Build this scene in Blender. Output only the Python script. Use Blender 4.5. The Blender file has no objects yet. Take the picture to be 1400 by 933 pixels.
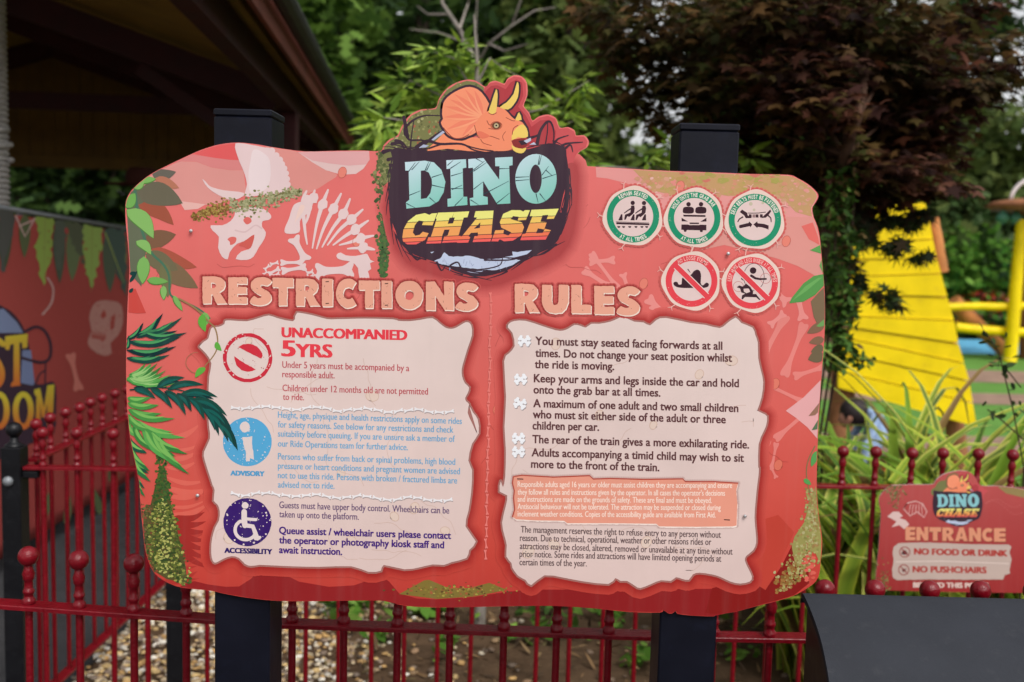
import bpy, math, random
import numpy as np
from mathutils import Vector, Matrix, geometry
R = math.radians
random.seed(7)
rng = np.random.default_rng(11)
scene = bpy.context.scene
COL = scene.collection

# ---------------------------------------------------------------- camera, sky, sun, exposure
CAM_H, PITCH, ROLL, FPX = 1.65, 5.5, 1.5, 1410.0
cd = bpy.data.cameras.new("Camera")
cam = bpy.data.objects.new("Camera", cd)
COL.objects.link(cam)
cam.location = (0, 0, CAM_H)
CAM_M = Matrix.Rotation(R(90 - PITCH), 3, 'X') @ Matrix.Rotation(R(ROLL), 3, 'Z')
cam.rotation_euler = CAM_M.to_euler()
cd.sensor_width = 36.0
cd.lens = 36.0 * FPX / 1400.0
cd.clip_start = 0.05
cd.clip_end = 500
cd.dof.use_dof = True
cd.dof.focus_distance = 1.78
cd.dof.aperture_fstop = 4.0
scene.camera = cam

SUN_EL, SUN_AZ = 52, 152          # azimuth measured from +Y clockwise: behind the camera, slightly right
w = bpy.data.worlds.new("World")
scene.world = w
w.use_nodes = True
nt = w.node_tree
nt.nodes.clear()
sky = nt.nodes.new("ShaderNodeTexSky")
sky.sky_type = 'NISHITA'
sky.sun_disc = False
sky.sun_elevation = R(SUN_EL)
sky.sun_rotation = R(SUN_AZ)
sky.air_density = 1.0
sky.dust_density = 3.0
bw = nt.nodes.new("ShaderNodeHueSaturation")
bw.inputs['Saturation'].default_value = 0.12      # overcast: the blue is almost gone
bw.inputs['Value'].default_value = 1.0
bg = nt.nodes.new("ShaderNodeBackground")
bg.inputs[1].default_value = 0.15
out = nt.nodes.new("ShaderNodeOutputWorld")
nt.links.new(sky.outputs[0], bw.inputs['Color'])
nt.links.new(bw.outputs[0], bg.inputs[0])
nt.links.new(bg.outputs[0], out.inputs[0])

sd = bpy.data.lights.new("Sun", 'SUN')
sd.energy = 1.3
sd.angle = R(25)
sd.color = (1.0, 0.96, 0.9)
sun = bpy.data.objects.new("Sun", sd)
COL.objects.link(sun)
_d = Vector((math.sin(R(SUN_AZ)) * math.cos(R(SUN_EL)), math.cos(R(SUN_AZ)) * math.cos(R(SUN_EL)), math.sin(R(SUN_EL))))
sun.rotation_euler = _d.to_track_quat('Z', 'Y').to_euler()
sun.location = _d * 30

scene.view_settings.view_transform = 'Standard'
scene.view_settings.look = 'None'
scene.view_settings.exposure = 0.3
scene.view_settings.gamma = 1.0
scene.view_settings.use_curve_mapping = False
scene.cycles.max_bounces = 6
scene.cycles.use_denoising = True

# ---------------------------------------------------------------- helpers
def lin(c):
    return tuple(((v / 255) / 12.92 if v / 255 <= 0.04045 else ((v / 255 + 0.055) / 1.055) ** 2.4) for v in c)

def ray(x, y):
    return CAM_M @ Vector(((x - 700) / FPX, -(y - 466.5) / FPX, -1.0))

def P(x, y, Y):                     # point of the vertical plane y = Y seen at a photo position
    d = ray(x, y)
    t = Y / d.y
    return Vector((d.x * t, Y, CAM_H + d.z * t))

def PX(x, y, X):                    # the same on a plane x = X
    d = ray(x, y)
    t = X / d.x
    return Vector((X, d.y * t, CAM_H + d.z * t))

def zm(x0, y0, s):
    return lambda pts: [(x0 + a / s, y0 + b / s) for a, b in pts]

ORG = {}
def org(o):
    return ORG.get(o.name, Vector((0, 0, 0))) if o is not None else Vector((0, 0, 0))

def tag(o, label=None, cat=None, group=None, kind=None):
    if label: o['label'] = label
    if cat: o['category'] = cat
    if group: o['group'] = group
    if kind: o['kind'] = kind
    return o

def thing(name, label, cat, loc=(0, 0, 0), group=None):
    o = bpy.data.objects.new(name, None)
    COL.objects.link(o)
    o.location = loc
    o.empty_display_size = 0.1
    ORG[o.name] = Vector(loc)
    return tag(o, label, cat, group)

def mobj(name, verts, faces, mat, parent=None, cols=None, smooth=False, local=False, base=None):
    """one mesh object from world-space vertices"""
    if parent is not None:
        og = org(parent)
    else:
        og = Vector(base) if base is not None else Vector((0, 0, 0))
    me = bpy.data.meshes.new(name)
    if not local:
        verts = [(v[0] - og.x, v[1] - og.y, v[2] - og.z) for v in verts]
    me.from_pydata(verts, [], faces)
    if cols is not None:
        a = me.color_attributes.new("Col", 'FLOAT_COLOR', 'POINT')
        arr = np.ones((len(verts), 4), dtype=np.float32)
        arr[:, :3] = np.asarray(cols, dtype=np.float32)
        a.data.foreach_set("color", arr.ravel())
    for m in (mat if isinstance(mat, (list, tuple)) else [mat]):
        me.materials.append(m)
    if smooth:
        me.polygons.foreach_set("use_smooth", [True] * len(me.polygons))
    o = bpy.data.objects.new(name, me)
    COL.objects.link(o)
    if parent is not None:
        o.parent = parent
    else:
        o.location = og
    ORG[o.name] = og
    return o

class MB:
    def __init__(s):
        s.v = []; s.f = []; s.c = []
    def add(s, vs, fs, col=None):
        n = len(s.v)
        s.v += [tuple(v) for v in vs]
        s.f += [tuple(i + n for i in f) for f in fs]
        if col is not None:
            s.c += [col] * len(vs)
        return s
    def box(s, lo, hi, bev=0.0, col=None):
        x0, y0, z0 = lo; x1, y1, z1 = hi
        if bev <= 0:
            vs = [(x, y, z) for z in (z0, z1) for y in (y0, y1) for x in (x0, x1)]
            return s.add(vs, [(0, 2, 3, 1), (4, 5, 7, 6), (0, 1, 5, 4), (2, 6, 7, 3), (0, 4, 6, 2), (1, 3, 7, 5)], col)
        b = bev
        ring = [(x0 + b, y0), (x1 - b, y0), (x1, y0 + b), (x1, y1 - b), (x1 - b, y1), (x0 + b, y1), (x0, y1 - b), (x0, y0 + b)]
        cx, cy = (x0 + x1) / 2, (y0 + y1) / 2
        sx = 1 - 2 * b / (x1 - x0); sy = 1 - 2 * b / (y1 - y0)
        inn = [(cx + (x - cx) * sx, cy + (y - cy) * sy) for x, y in ring]
        vs = [(x, y, z0) for x, y in inn] + [(x, y, z0 + b) for x, y in ring] + [(x, y, z1 - b) for x, y in ring] + [(x, y, z1) for x, y in inn]
        fs = [tuple(range(7, -1, -1)), tuple(range(24, 32))]
        for k in range(3):
            for i in range(8):
                j = (i + 1) % 8
                fs.append((k * 8 + i, k * 8 + j, k * 8 + 8 + j, k * 8 + 8 + i))
        return s.add(vs, fs, col)
    def tube(s, pts, rad, n=8, cap=True, col=None):
        pts = [Vector(p) for p in pts]
        if not isinstance(rad, (list, tuple)): rad = [rad] * len(pts)
        vs = []; fs = []
        u = None
        for i, p in enumerate(pts):
            t = (pts[min(i + 1, len(pts) - 1)] - pts[max(i - 1, 0)])
            t = t.normalized() if t.length > 1e-9 else Vector((0, 0, 1))
            if u is None:
                u = t.cross(Vector((0, 0, 1)) if abs(t.z) < 0.9 else Vector((1, 0, 0))).normalized()
            else:
                u = (u - t * u.dot(t)).normalized()
            v = t.cross(u)
            for k in range(n):
                a = 2 * math.pi * k / n
                vs.append(p + (u * math.cos(a) + v * math.sin(a)) * rad[i])
        for i in range(len(pts) - 1):
            for k in range(n):
                l = (k + 1) % n
                fs.append((i * n + k, i * n + l, (i + 1) * n + l, (i + 1) * n + k))
        if cap:
            fs.append(tuple(range(n - 1, -1, -1)))
            fs.append(tuple((len(pts) - 1) * n + k for k in range(n)))
        return s.add(vs, fs, col)
    def lathe(s, prof, c=(0, 0, 0), n=16, col=None):      # prof: (radius, z)
        vs = []; fs = []
        for r, z in prof:
            for k in range(n):
                a = 2 * math.pi * k / n
                vs.append((c[0] + r * math.cos(a), c[1] + r * math.sin(a), c[2] + z))
        for i in range(len(prof) - 1):
            for k in range(n):
                l = (k + 1) % n
                fs.append((i * n + k, i * n + l, (i + 1) * n + l, (i + 1) * n + k))
        fs.append(tuple(range(n - 1, -1, -1)))
        fs.append(tuple((len(prof) - 1) * n + k for k in range(n)))
        return s.add(vs, fs, col)
    def prism(s, poly, ext, col=None):       # poly: planar list of Vectors, ext: extrusion Vector
        n = len(poly)
        poly = [Vector(p) for p in poly]
        vs = poly + [p + ext for p in poly]
        tri = geometry.tessellate_polygon([poly])
        fs = [tuple(t) for t in tri] + [tuple(n + i for i in reversed(t)) for t in tri]
        fs += [(i, (i + 1) % n, n + (i + 1) % n, n + i) for i in range(n)]
        return s.add(vs, fs, col)
    def build(s, name, mat, parent=None, smooth=False, base=None):
        return mobj(name, s.v, s.f, mat, parent, s.c if s.c else None, smooth, base=base)

def autosmooth(o, ang=40):
    o.data.polygons.foreach_set("use_smooth", [True] * len(o.data.polygons))
    o.data.set_sharp_from_angle(angle=R(ang))
    return o

# ---------------------------------------------------------------- materials
def new_mat(name):
    m = bpy.data.materials.new(name)
    m.use_nodes = True
    n = m.node_tree
    b = n.nodes["Principled BSDF"]
    return m, n, b

def mat_plain(name, c, rough=0.5, spec=0.5, var=0.15, scale=20, metal=0.0, bump=0.0, bscale=60, dirt=None, dirt_amt=0.4):
    m, n, b = new_mat(name)
    tc = n.nodes.new("ShaderNodeTexCoord")
    nz = n.nodes.new("ShaderNodeTexNoise")
    nz.inputs['Scale'].default_value = scale
    nz.inputs['Detail'].default_value = 6
    n.links.new(tc.outputs['Object'], nz.inputs['Vector'])
    rp = n.nodes.new("ShaderNodeValToRGB")
    rp.color_ramp.elements[0].position = 0.3
    rp.color_ramp.elements[1].position = 0.7
    rp.color_ramp.elements[0].color = tuple(v * (1 - var) for v in c) + (1,)
    rp.color_ramp.elements[1].color = tuple(min(1, v * (1 + var)) for v in c) + (1,)
    n.links.new(nz.outputs['Fac'], rp.inputs[0])
    last = rp.outputs[0]
    if dirt:
        nd = n.nodes.new("ShaderNodeTexNoise")
        nd.inputs['Scale'].default_value = scale * 3.1
        nd.inputs['Detail'].default_value = 8
        nd.inputs['Roughness'].default_value = 0.75
        n.links.new(tc.outputs['Object'], nd.inputs['Vector'])
        r2 = n.nodes.new("ShaderNodeValToRGB")
        r2.color_ramp.elements[0].position = 0.55
        r2.color_ramp.elements[1].position = 0.75
        r2.color_ramp.elements[1].color = (dirt_amt,) * 3 + (1,)
        n.links.new(nd.outputs['Fac'], r2.inputs[0])
        mx = n.nodes.new("ShaderNodeMixRGB")
        n.links.new(r2.outputs[0], mx.inputs[0])
        n.links.new(last, mx.inputs[1])
        mx.inputs[2].default_value = tuple(dirt) + (1,)
        last = mx.outputs[0]
    n.links.new(last, b.inputs['Base Color'])
    mr = n.nodes.new("ShaderNodeMapRange")
    mr.inputs['To Min'].default_value = max(0.02, rough - 0.1)
    mr.inputs['To Max'].default_value = min(1, rough + 0.12)
    n.links.new(nz.outputs['Fac'], mr.inputs['Value'])
    n.links.new(mr.outputs[0], b.inputs['Roughness'])
    b.inputs['Metallic'].default_value = metal
    b.inputs['Specular IOR Level'].default_value = spec
    if bump:
        nb = n.nodes.new("ShaderNodeTexNoise")
        nb.inputs['Scale'].default_value = bscale
        nb.inputs['Detail'].default_value = 5
        n.links.new(tc.outputs['Object'], nb.inputs['Vector'])
        bp = n.nodes.new("ShaderNodeBump")
        bp.inputs['Strength'].default_value = bump
        bp.inputs['Distance'].default_value = 0.01
        n.links.new(nb.outputs['Fac'], bp.inputs['Height'])
        n.links.new(bp.outputs[0], b.inputs['Normal'])
    return m

def mat_attr(name, rough=0.5, spec=0.3, transl=0.0, grain=0.0, gscale=400, streak=0.0):
    m, n, b = new_mat(name)
    at = n.nodes.new("ShaderNodeAttribute")
    at.attribute_name = "Col"
    last = at.outputs['Color']
    if grain:
        tc = n.nodes.new("ShaderNodeTexCoord")
        nz = n.nodes.new("ShaderNodeTexNoise")
        nz.inputs['Scale'].default_value = gscale
        nz.inputs['Detail'].default_value = 4
        n.links.new(tc.outputs['Object'], nz.inputs['Vector'])
        mr = n.nodes.new("ShaderNodeMapRange")
        mr.inputs['From Min'].default_value = 0.3
        mr.inputs['From Max'].default_value = 0.7
        mr.inputs['To Min'].default_value = 1 - grain
        mr.inputs['To Max'].default_value = 1 + grain * 0.4
        n.links.new(nz.outputs['Fac'], mr.inputs['Value'])
        vm = n.nodes.new("ShaderNodeVectorMath")
        vm.operation = 'SCALE'
        n.links.new(last, vm.inputs[0])
        n.links.new(mr.outputs[0], vm.inputs['Scale'])
        last = vm.outputs[0]
    if streak:                       # faint rain streaks and dust on a panel that stands outdoors
        mp_ = n.nodes.new("ShaderNodeMapping")
        mp_.inputs['Scale'].default_value = (55, 1, 3.0)
        n.links.new(tc.outputs['Object'], mp_.inputs['Vector'])
        ns = n.nodes.new("ShaderNodeTexNoise")
        ns.inputs['Scale'].default_value = 1.0
        ns.inputs['Detail'].default_value = 5
        n.links.new(mp_.outputs[0], ns.inputs['Vector'])
        m2 = n.nodes.new("ShaderNodeMapRange")
        m2.inputs['From Min'].default_value = 0.5
        m2.inputs['From Max'].default_value = 0.8
        m2.inputs['To Min'].default_value = 0.0
        m2.inputs['To Max'].default_value = streak * 2.2
        n.links.new(ns.outputs['Fac'], m2.inputs['Value'])
        mx2 = n.nodes.new("ShaderNodeMixRGB")
        mx2.inputs[2].default_value = (0.42, 0.36, 0.32, 1)
        n.links.new(m2.outputs[0], mx2.inputs[0])
        n.links.new(last, mx2.inputs[1])
        last = mx2.outputs[0]
        m3 = n.nodes.new("ShaderNodeMapRange")
        m3.inputs['To Min'].default_value = rough - 0.16
        m3.inputs['To Max'].default_value = rough + 0.2
        n.links.new(ns.outputs['Fac'], m3.inputs['Value'])
        n.links.new(m3.outputs[0], b.inputs['Roughness'])
    else:
        b.inputs['Roughness'].default_value = rough
    n.links.new(last, b.inputs['Base Color'])
    b.inputs['Specular IOR Level'].default_value = spec
    if transl:
        tr = n.nodes.new("ShaderNodeBsdfTranslucent")
        n.links.new(last, tr.inputs['Color'])
        mx = n.nodes.new("ShaderNodeMixShader")
        mx.inputs[0].default_value = transl
        n.links.new(b.outputs[0], mx.inputs[1])
        n.links.new(tr.outputs[0], mx.inputs[2])
        n.links.new(mx.outputs[0], n.nodes["Material Output"].inputs[0])
    return m

M = {}
M['print'] = mat_attr('printed_panel', 0.45, 0.14, grain=0.06, gscale=9, streak=0.022)
M['cloth'] = mat_attr('banner_cloth', 0.8, 0.1, grain=0.12, gscale=220)
M['leaf'] = mat_attr('leaf', 0.55, 0.14, transl=0.3)
M['leafdark'] = mat_attr('leaf_dark', 0.6, 0.12, transl=0.3)
M['strap'] = mat_attr('strap_leaf', 0.5, 0.16, transl=0.25)
M['stone'] = mat_attr('pebble', 0.7, 0.3, grain=0.2, gscale=60)
M['litter'] = mat_attr('leaf_litter', 0.8, 0.15)
M['red_paint'] = mat_plain('red_paint', lin((116, 7, 22)), 0.3, 0.4, 0.18, 25, bump=0.25, bscale=110, dirt=lin((92, 40, 34)), dirt_amt=0.45)
M['black_paint'] = mat_plain('black_paint', lin((15, 15, 19)), 0.42, 0.3, 0.2, 15, bump=0.05, bscale=90, dirt=lin((70, 72, 76)), dirt_amt=0.25)
M['post_black'] = mat_plain('post_black', lin((15, 16, 27)), 0.42, 0.18, 0.25, 9, bump=0.05, bscale=40, dirt=lin((34, 38, 58)), dirt_amt=0.3)
M['lid'] = mat_plain('moulded_black', lin((50, 52, 58)), 0.7, 0.1, 0.12, 8, bump=0.15, bscale=300, dirt=lin((84, 84, 86)), dirt_amt=0.25)
M['alu'] = mat_plain('panel_edge', lin((215, 205, 205)), 0.4, 0.4, 0.05, 20)
M['screw'] = mat_plain('screw_metal', (0.62, 0.6, 0.6), 0.3, 0.5, 0.1, 200, metal=0.7)
M['bark'] = mat_plain('bark', lin((92, 80, 70)), 0.85, 0.2, 0.35, 14, bump=0.6, bscale=40)
M['greybark'] = mat_plain('grey_bark', lin((140, 132, 124)), 0.85, 0.2, 0.3, 20, bump=0.6, bscale=50, dirt=lin((90, 96, 70)), dirt_amt=0.5)
M['maplebark'] = mat_plain('maple_bark', lin((84, 62, 50)), 0.85, 0.15, 0.3, 20, bump=0.5, bscale=40)
M['darkbark'] = mat_plain('dark_bark', lin((60, 44, 38)), 0.85, 0.2, 0.3, 20, bump=0.5, bscale=40)
M['wood_dark'] = mat_plain('stained_beam', lin((62, 26, 26)), 0.6, 0.3, 0.25, 6, bump=0.2, bscale=30)
M['fascia'] = mat_plain('fascia_board', lin((120, 62, 48)), 0.55, 0.3, 0.25, 5, bump=0.2, bscale=30)
M['boarding'] = mat_plain('yellow_boarding', lin((112, 86, 34)), 0.65, 0.3, 0.2, 4, bump=0.2, bscale=30)
M['soffit'] = mat_plain('roof_lining', lin((150, 124, 58)), 0.75, 0.2, 0.2, 3)
M['roof'] = mat_plain('roof_covering', lin((58, 60, 52)), 0.85, 0.2, 0.3, 6, bump=0.5, bscale=20, dirt=lin((90, 105, 40)), dirt_amt=0.8)
M['gutter'] = mat_plain('gutter', lin((38, 36, 34)), 0.45, 0.4, 0.2, 6, dirt=lin((80, 95, 40)), dirt_amt=0.5)
M['rope'] = mat_plain('rope', lin((168, 164, 160)), 0.9, 0.1, 0.25, 60, bump=0.8, bscale=160)
M['yellow'] = mat_plain('yellow_paint', lin((242, 212, 4)), 0.45, 0.25, 0.1, 5, bump=0.15, bscale=30, dirt=lin((196, 160, 40)), dirt_amt=0.45)
M['log'] = mat_plain('orange_log', lin((196, 128, 72)), 0.6, 0.3, 0.25, 6, bump=0.25, bscale=20)
M['brown_post'] = mat_plain('brown_post', lin((150, 98, 66)), 0.65, 0.3, 0.25, 8, bump=0.3, bscale=30)
M['soil'] = mat_plain('soil', lin((84, 66, 50)), 0.95, 0.1, 0.4, 7, bump=0.9, bscale=25, dirt=lin((120, 100, 78)), dirt_amt=0.7)
M['tarmac'] = mat_plain('tarmac', lin((58, 58, 60)), 0.85, 0.3, 0.2, 5, bump=0.8, bscale=220, dirt=lin((90, 90, 90)), dirt_amt=0.4)
M['turf'] = mat_plain('turf', lin((98, 142, 66)), 0.9, 0.1, 0.12, 2, bump=0.5, bscale=120)
M['mulch'] = mat_plain('mulch', lin((150, 124, 108)), 0.95, 0.1, 0.2, 4, bump=0.6, bscale=60)
M['bluekerb'] = mat_plain('blue_rubber', lin((105, 178, 214)), 0.7, 0.2, 0.08, 4)
M['skin'] = mat_plain('skin', lin((190, 135, 115)), 0.55, 0.3, 0.08, 20)
M['hair'] = mat_plain('dark_hair', lin((36, 24, 26)), 0.5, 0.4, 0.3, 60, bump=0.4, bscale=200)
M['navy'] = mat_plain('navy_cloth', lin((48, 48, 72)), 0.9, 0.1, 0.15, 30)
M['paleblue'] = mat_plain('pale_blue_cloth', lin((150, 172, 205)), 0.9, 0.1, 0.2, 12)
M['redcloth'] = mat_plain('red_cloth', lin((190, 32, 52)), 0.8, 0.2, 0.15, 20)
M['hat'] = mat_plain('brown_felt', lin((62, 34, 28)), 0.9, 0.1, 0.2, 20)
M['grey_metal'] = mat_plain('galvanised', lin((130, 134, 138)), 0.45, 0.5, 0.15, 30, metal=0.3)
M['green_plastic'] = mat_plain('green_plastic', lin((70, 125, 100)), 0.4, 0.4, 0.1, 20)
# ---------------------------------------------------------------- printed artwork: flat coloured sheets on a sign face
LEV, MIC, NMIC = 6e-5, 1.5e-6, 40

def smooth(pts, n=4, closed=True):
    out = []
    N = len(pts)
    rg = range(N) if closed else range(N - 1)
    for i in rg:
        if closed:
            p0, p1, p2, p3 = pts[i - 1], pts[i], pts[(i + 1) % N], pts[(i + 2) % N]
        else:
            p0, p1, p2, p3 = pts[max(i - 1, 0)], pts[i], pts[i + 1], pts[min(i + 2, N - 1)]
        for k in range(n):
            t = k / n
            out.append(tuple(0.5 * (2 * b + (c - a) * t + (2 * a - 5 * b + 4 * c - d) * t * t + (3 * b - a - 3 * c + d) * t ** 3)
                             for a, b, c, d in zip(p0, p1, p2, p3)))
    if not closed: out.append(tuple(pts[-1]))
    return out

def ell(cx, cy, rx, ry=None, n=40, rot=0.0):
    ry = rx if ry is None else ry
    c, s = math.cos(rot), math.sin(rot)
    return [(cx + rx * math.cos(a) * c - ry * math.sin(a) * s, cy + rx * math.cos(a) * s + ry * math.sin(a) * c)
            for a in [2 * math.pi * k / n for k in range(n)]]

def clip_half(poly, y, below):      # keep points with (Y<=y) if below False else (Y>=y)
    out = []
    n = len(poly)
    for i in range(n):
        a, b = poly[i], poly[(i + 1) % n]
        ia = (a[1] >= y) if below else (a[1] <= y)
        ib = (b[1] >= y) if below else (b[1] <= y)
        if ia: out.append(a)
        if ia != ib:
            t = (y - a[1]) / (b[1] - a[1])
            out.append((a[0] + (b[0] - a[0]) * t, y))
    return out

def rough(poly, amp, step=3.0):
    out = []
    n = len(poly)
    for i in range(n):
        a, b = poly[i], poly[(i + 1) % n]
        L = math.hypot(b[0] - a[0], b[1] - a[1])
        k = max(1, int(L / step))
        for j in range(k):
            t = j / k
            out.append((a[0] + (b[0] - a[0]) * t + random.uniform(-amp, amp), a[1] + (b[1] - a[1]) * t + random.uniform(-amp, amp)))
    return out

def mixc(a, b, t):
    return tuple(x + (y - x) * t for x, y in zip(a, b))

_TXT = {}
def text_mesh(body, bold=0.0, shear=0.0):
    key = (body, bold, shear)
    if key in _TXT: return _TXT[key]
    cu = bpy.data.curves.new("text_tmp", 'FONT')
    cu.body = body
    cu.size = 1.0
    cu.offset = bold
    cu.shear = shear
    cu.resolution_u = 3
    ob = bpy.data.objects.new("text_tmp", cu)
    COL.objects.link(ob)
    dg = bpy.context.evaluated_depsgraph_get()
    me = bpy.data.meshes.new_from_object(ob.evaluated_get(dg))
    v = [(p.co.x, p.co.y) for p in me.vertices]
    f = [tuple(p.vertices) for p in me.polygons]
    bpy.data.objects.remove(ob)
    bpy.data.curves.remove(cu)
    bpy.data.meshes.remove(me)
    par = list(range(len(v)))
    def find(i):
        while par[i] != i:
            par[i] = par[par[i]]; i = par[i]
        return i
    for q in f:
        for k in q[1:]:
            par[find(k)] = find(q[0])
    ids = {}
    isl = [ids.setdefault(find(i), len(ids)) for i in range(len(v))]
    _TXT[key] = (v, f, isl)
    return _TXT[key]

CAPH = max(p[1] for p in text_mesh("H")[0])

class Art:
    """collects coloured 2-D shapes given in photo positions and lays them on one plane of the scene"""
    def __init__(s, Y=None, X=None):
        s.Y, s.X = Y, X
        s.v = []; s.f = []; s.c = []; s.k = 0; s.fit = None
    def pt(s, x, y, off):
        return P(x, y, s.Y - off) if s.Y is not None else PX(x, y, s.X + off)
    def off(s, L):
        s.k += 1
        return L * LEV + (s.k % NMIC) * MIC
    def raw(s, pts, faces, col, off):
        n = len(s.v)
        s.v += [s.pt(x, y, off) for x, y in pts]
        s.f += [tuple(n + i for i in q) for q in faces]
        if callable(col):
            s.c += [lin(col(x, y)) for x, y in pts]
        else:
            s.c += [lin(col)] * len(pts)
    def poly(s, pts, col, L, holes=()):
        if s.fit: pts = [s.fit(p) for p in pts]
        loops = [pts] + list(holes)
        flat = [p for l in loops for p in l]
        tri = geometry.tessellate_polygon([[Vector((a, b, 0)) for a, b in l] for l in loops])
        s.raw(flat, [tuple(t) for t in tri], col, s.off(L))
    def grad(s, pts, col, L, nb=16, holes=()):
        ys = [p[1] for p in pts]
        a, b = min(ys), max(ys)
        s.banded(pts, [(a + (b - a) * i / nb, a + (b - a) * (i + 1) / nb, col) for i in range(nb)], L, holes)
    def banded(s, pts, bands, L, holes=(), sk=None, us=None):
        """cut the shape into horizontal bands (lo, hi, colour)"""
        o = s.off(L)
        loops = [sk(l) if sk else list(l) for l in [pts] + list(holes)]
        flat = [p for l in loops for p in l]
        for t in geometry.tessellate_polygon([[Vector((x, y, 0)) for x, y in l] for l in loops]):
            tp = [flat[i] for i in t]
            for lo, hi, col in bands:
                if max(p[1] for p in tp) <= lo or min(p[1] for p in tp) >= hi: continue
                q = clip_half(clip_half(tp, lo, True), hi, False)
                if len(q) < 3: continue
                if us: q = us(q)
                s.raw(q, [(0, k, k + 1) for k in range(1, len(q) - 1)], col, o)
    def stroke(s, pts, w, col, L, w1=None, sm=0, cap=True):
        if sm: pts = smooth(pts, sm, False)
        w1 = w if w1 is None else w1
        n = len(pts)
        l, r = [], []
        for i, p in enumerate(pts):
            a, b = pts[max(i - 1, 0)], pts[min(i + 1, n - 1)]
            dx, dy = b[0] - a[0], b[1] - a[1]
            d = math.hypot(dx, dy) or 1
            h = (w + (w1 - w) * i / max(1, n - 1)) / 2
            l.append((p[0] - dy / d * h, p[1] + dx / d * h))
            r.append((p[0] + dy / d * h, p[1] - dx / d * h))
        s.raw(l + r, [(i, i + 1, n + i + 1, n + i) for i in range(n - 1)], col, s.off(L))
        if cap and w > 1.2:
            s.poly(ell(pts[0][0], pts[0][1], w / 2, n=10), col, L)
            if w1 > 1: s.poly(ell(pts[-1][0], pts[-1][1], w1 / 2, n=10), col, L)
    def loop(s, pts, w, col, L):
        s.stroke(list(pts) + [pts[0], pts[1]], w, col, L, cap=False)
    def halo(s, pts, rings, basef, dark, L, step=3.0, off=(0, 0)):
        q = rough(pts, 0, step)
        for i, (r, a) in enumerate(rings):
            for p in q:
                x, y = p[0] + off[0], p[1] + off[1]
                s.poly(ell(x, y, r, n=12), mixc(basef(x, y), dark, a), L + i)
    def leaf(s, a, b, w, col, L, bend=0.0):
        dx, dy = b[0] - a[0], b[1] - a[1]
        nx, ny = -dy, dx
        d = math.hypot(dx, dy) or 1
        up, dn = [], []
        for i in range(9):
            t = i / 8
            h = w / 2 * (math.sin(math.pi * t ** 0.75) ** 0.8 if 0 < t < 1 else 0)
            cx, cy = a[0] + dx * t + nx * bend * math.sin(math.pi * t), a[1] + dy * t + ny * bend * math.sin(math.pi * t)
            up.append((cx + nx / d * h, cy + ny / d * h)); dn.append((cx - nx / d * h, cy - ny / d * h))
        s.poly(up + dn[-2:0:-1], col, L)
    def bone(s, a, b, w, col, L):
        dx, dy = b[0] - a[0], b[1] - a[1]
        d = math.hypot(dx, dy) or 1
        nx, ny = -dy / d, dx / d
        ux, uy = dx / d, dy / d
        prof = [(-.0, .55), (.02, .95), (.08, 1.0), (.16, .8), (.28, .5), (.5, .42), (.72, .5), (.84, .8), (.92, 1.0), (.98, .95), (1.0, .55)]
        l = [(a[0] + dx * t + nx * w / 2 * h, a[1] + dy * t + ny * w / 2 * h) for t, h in prof]
        r = [(a[0] + dx * t - nx * w / 2 * h, a[1] + dy * t - ny * w / 2 * h) for t, h in prof]
        m0 = (a[0] + ux * w * .12, a[1] + uy * w * .12); m1 = (b[0] - ux * w * .12, b[1] - uy * w * .12)
        s.poly(smooth(l + [m1] + r[::-1] + [m0], 2), col, L)
    def blobs(s, n, sampler, r0, r1, cols, L, asp=0.7):
        for i in range(n):
            x, y = sampler()
            r = random.uniform(r0, r1)
            k = random.randint(5, 8)
            pts = [(x + r * random.uniform(.6, 1.1) * math.cos(2 * math.pi * j / k), y + asp * r * random.uniform(.6, 1.1) * math.sin(2 * math.pi * j / k)) for j in range(k)]
            s.poly(pts, random.choice(cols), L)
    def text(s, body, p0, p1, h, col, L, bold=0.0, shear=0.0):
        # weight: the line is laid down several times, each shifted by a fraction of a stroke
        b = bold * 26
        shifts = [(0, 0)] if b < .05 else ([(-b / 2, 0), (b / 2, 0)] if b < .7 else [(-b / 2, -.2), (0, .2), (b / 2, -.1), (-b / 2, .35), (b / 2, .35)])
        v, f, isl = text_mesh(body, 0.0, shear)
        x0 = min(p[0] for p in v); x1 = max(p[0] for p in v)
        ux, uy = (p1[0] - p0[0]) / (x1 - x0), (p1[1] - p0[1]) / (x1 - x0)
        d = math.hypot(p1[0] - p0[0], p1[1] - p0[1])
        vx, vy = (p1[1] - p0[1]) / d * h / CAPH, -(p1[0] - p0[0]) / d * h / CAPH
        vx *= 0.3                                        # verticals stay nearly upright
        for m, (ddx, ddy) in enumerate(shifts):
            n = len(s.v)
            for (x, y), i in zip(v, isl):
                X, Yy = p0[0] + (x - x0) * ux + y * vx + ddx, p0[1] + (x - x0) * uy + y * vy + ddy
                s.v.append(s.pt(X, Yy, L * LEV + (i % 8 + 8 * m) * MIC))
                s.c.append(lin(col(X, Yy) if callable(col) else col))
            s.f += [tuple(n + i for i in q) for q in f]
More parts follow.
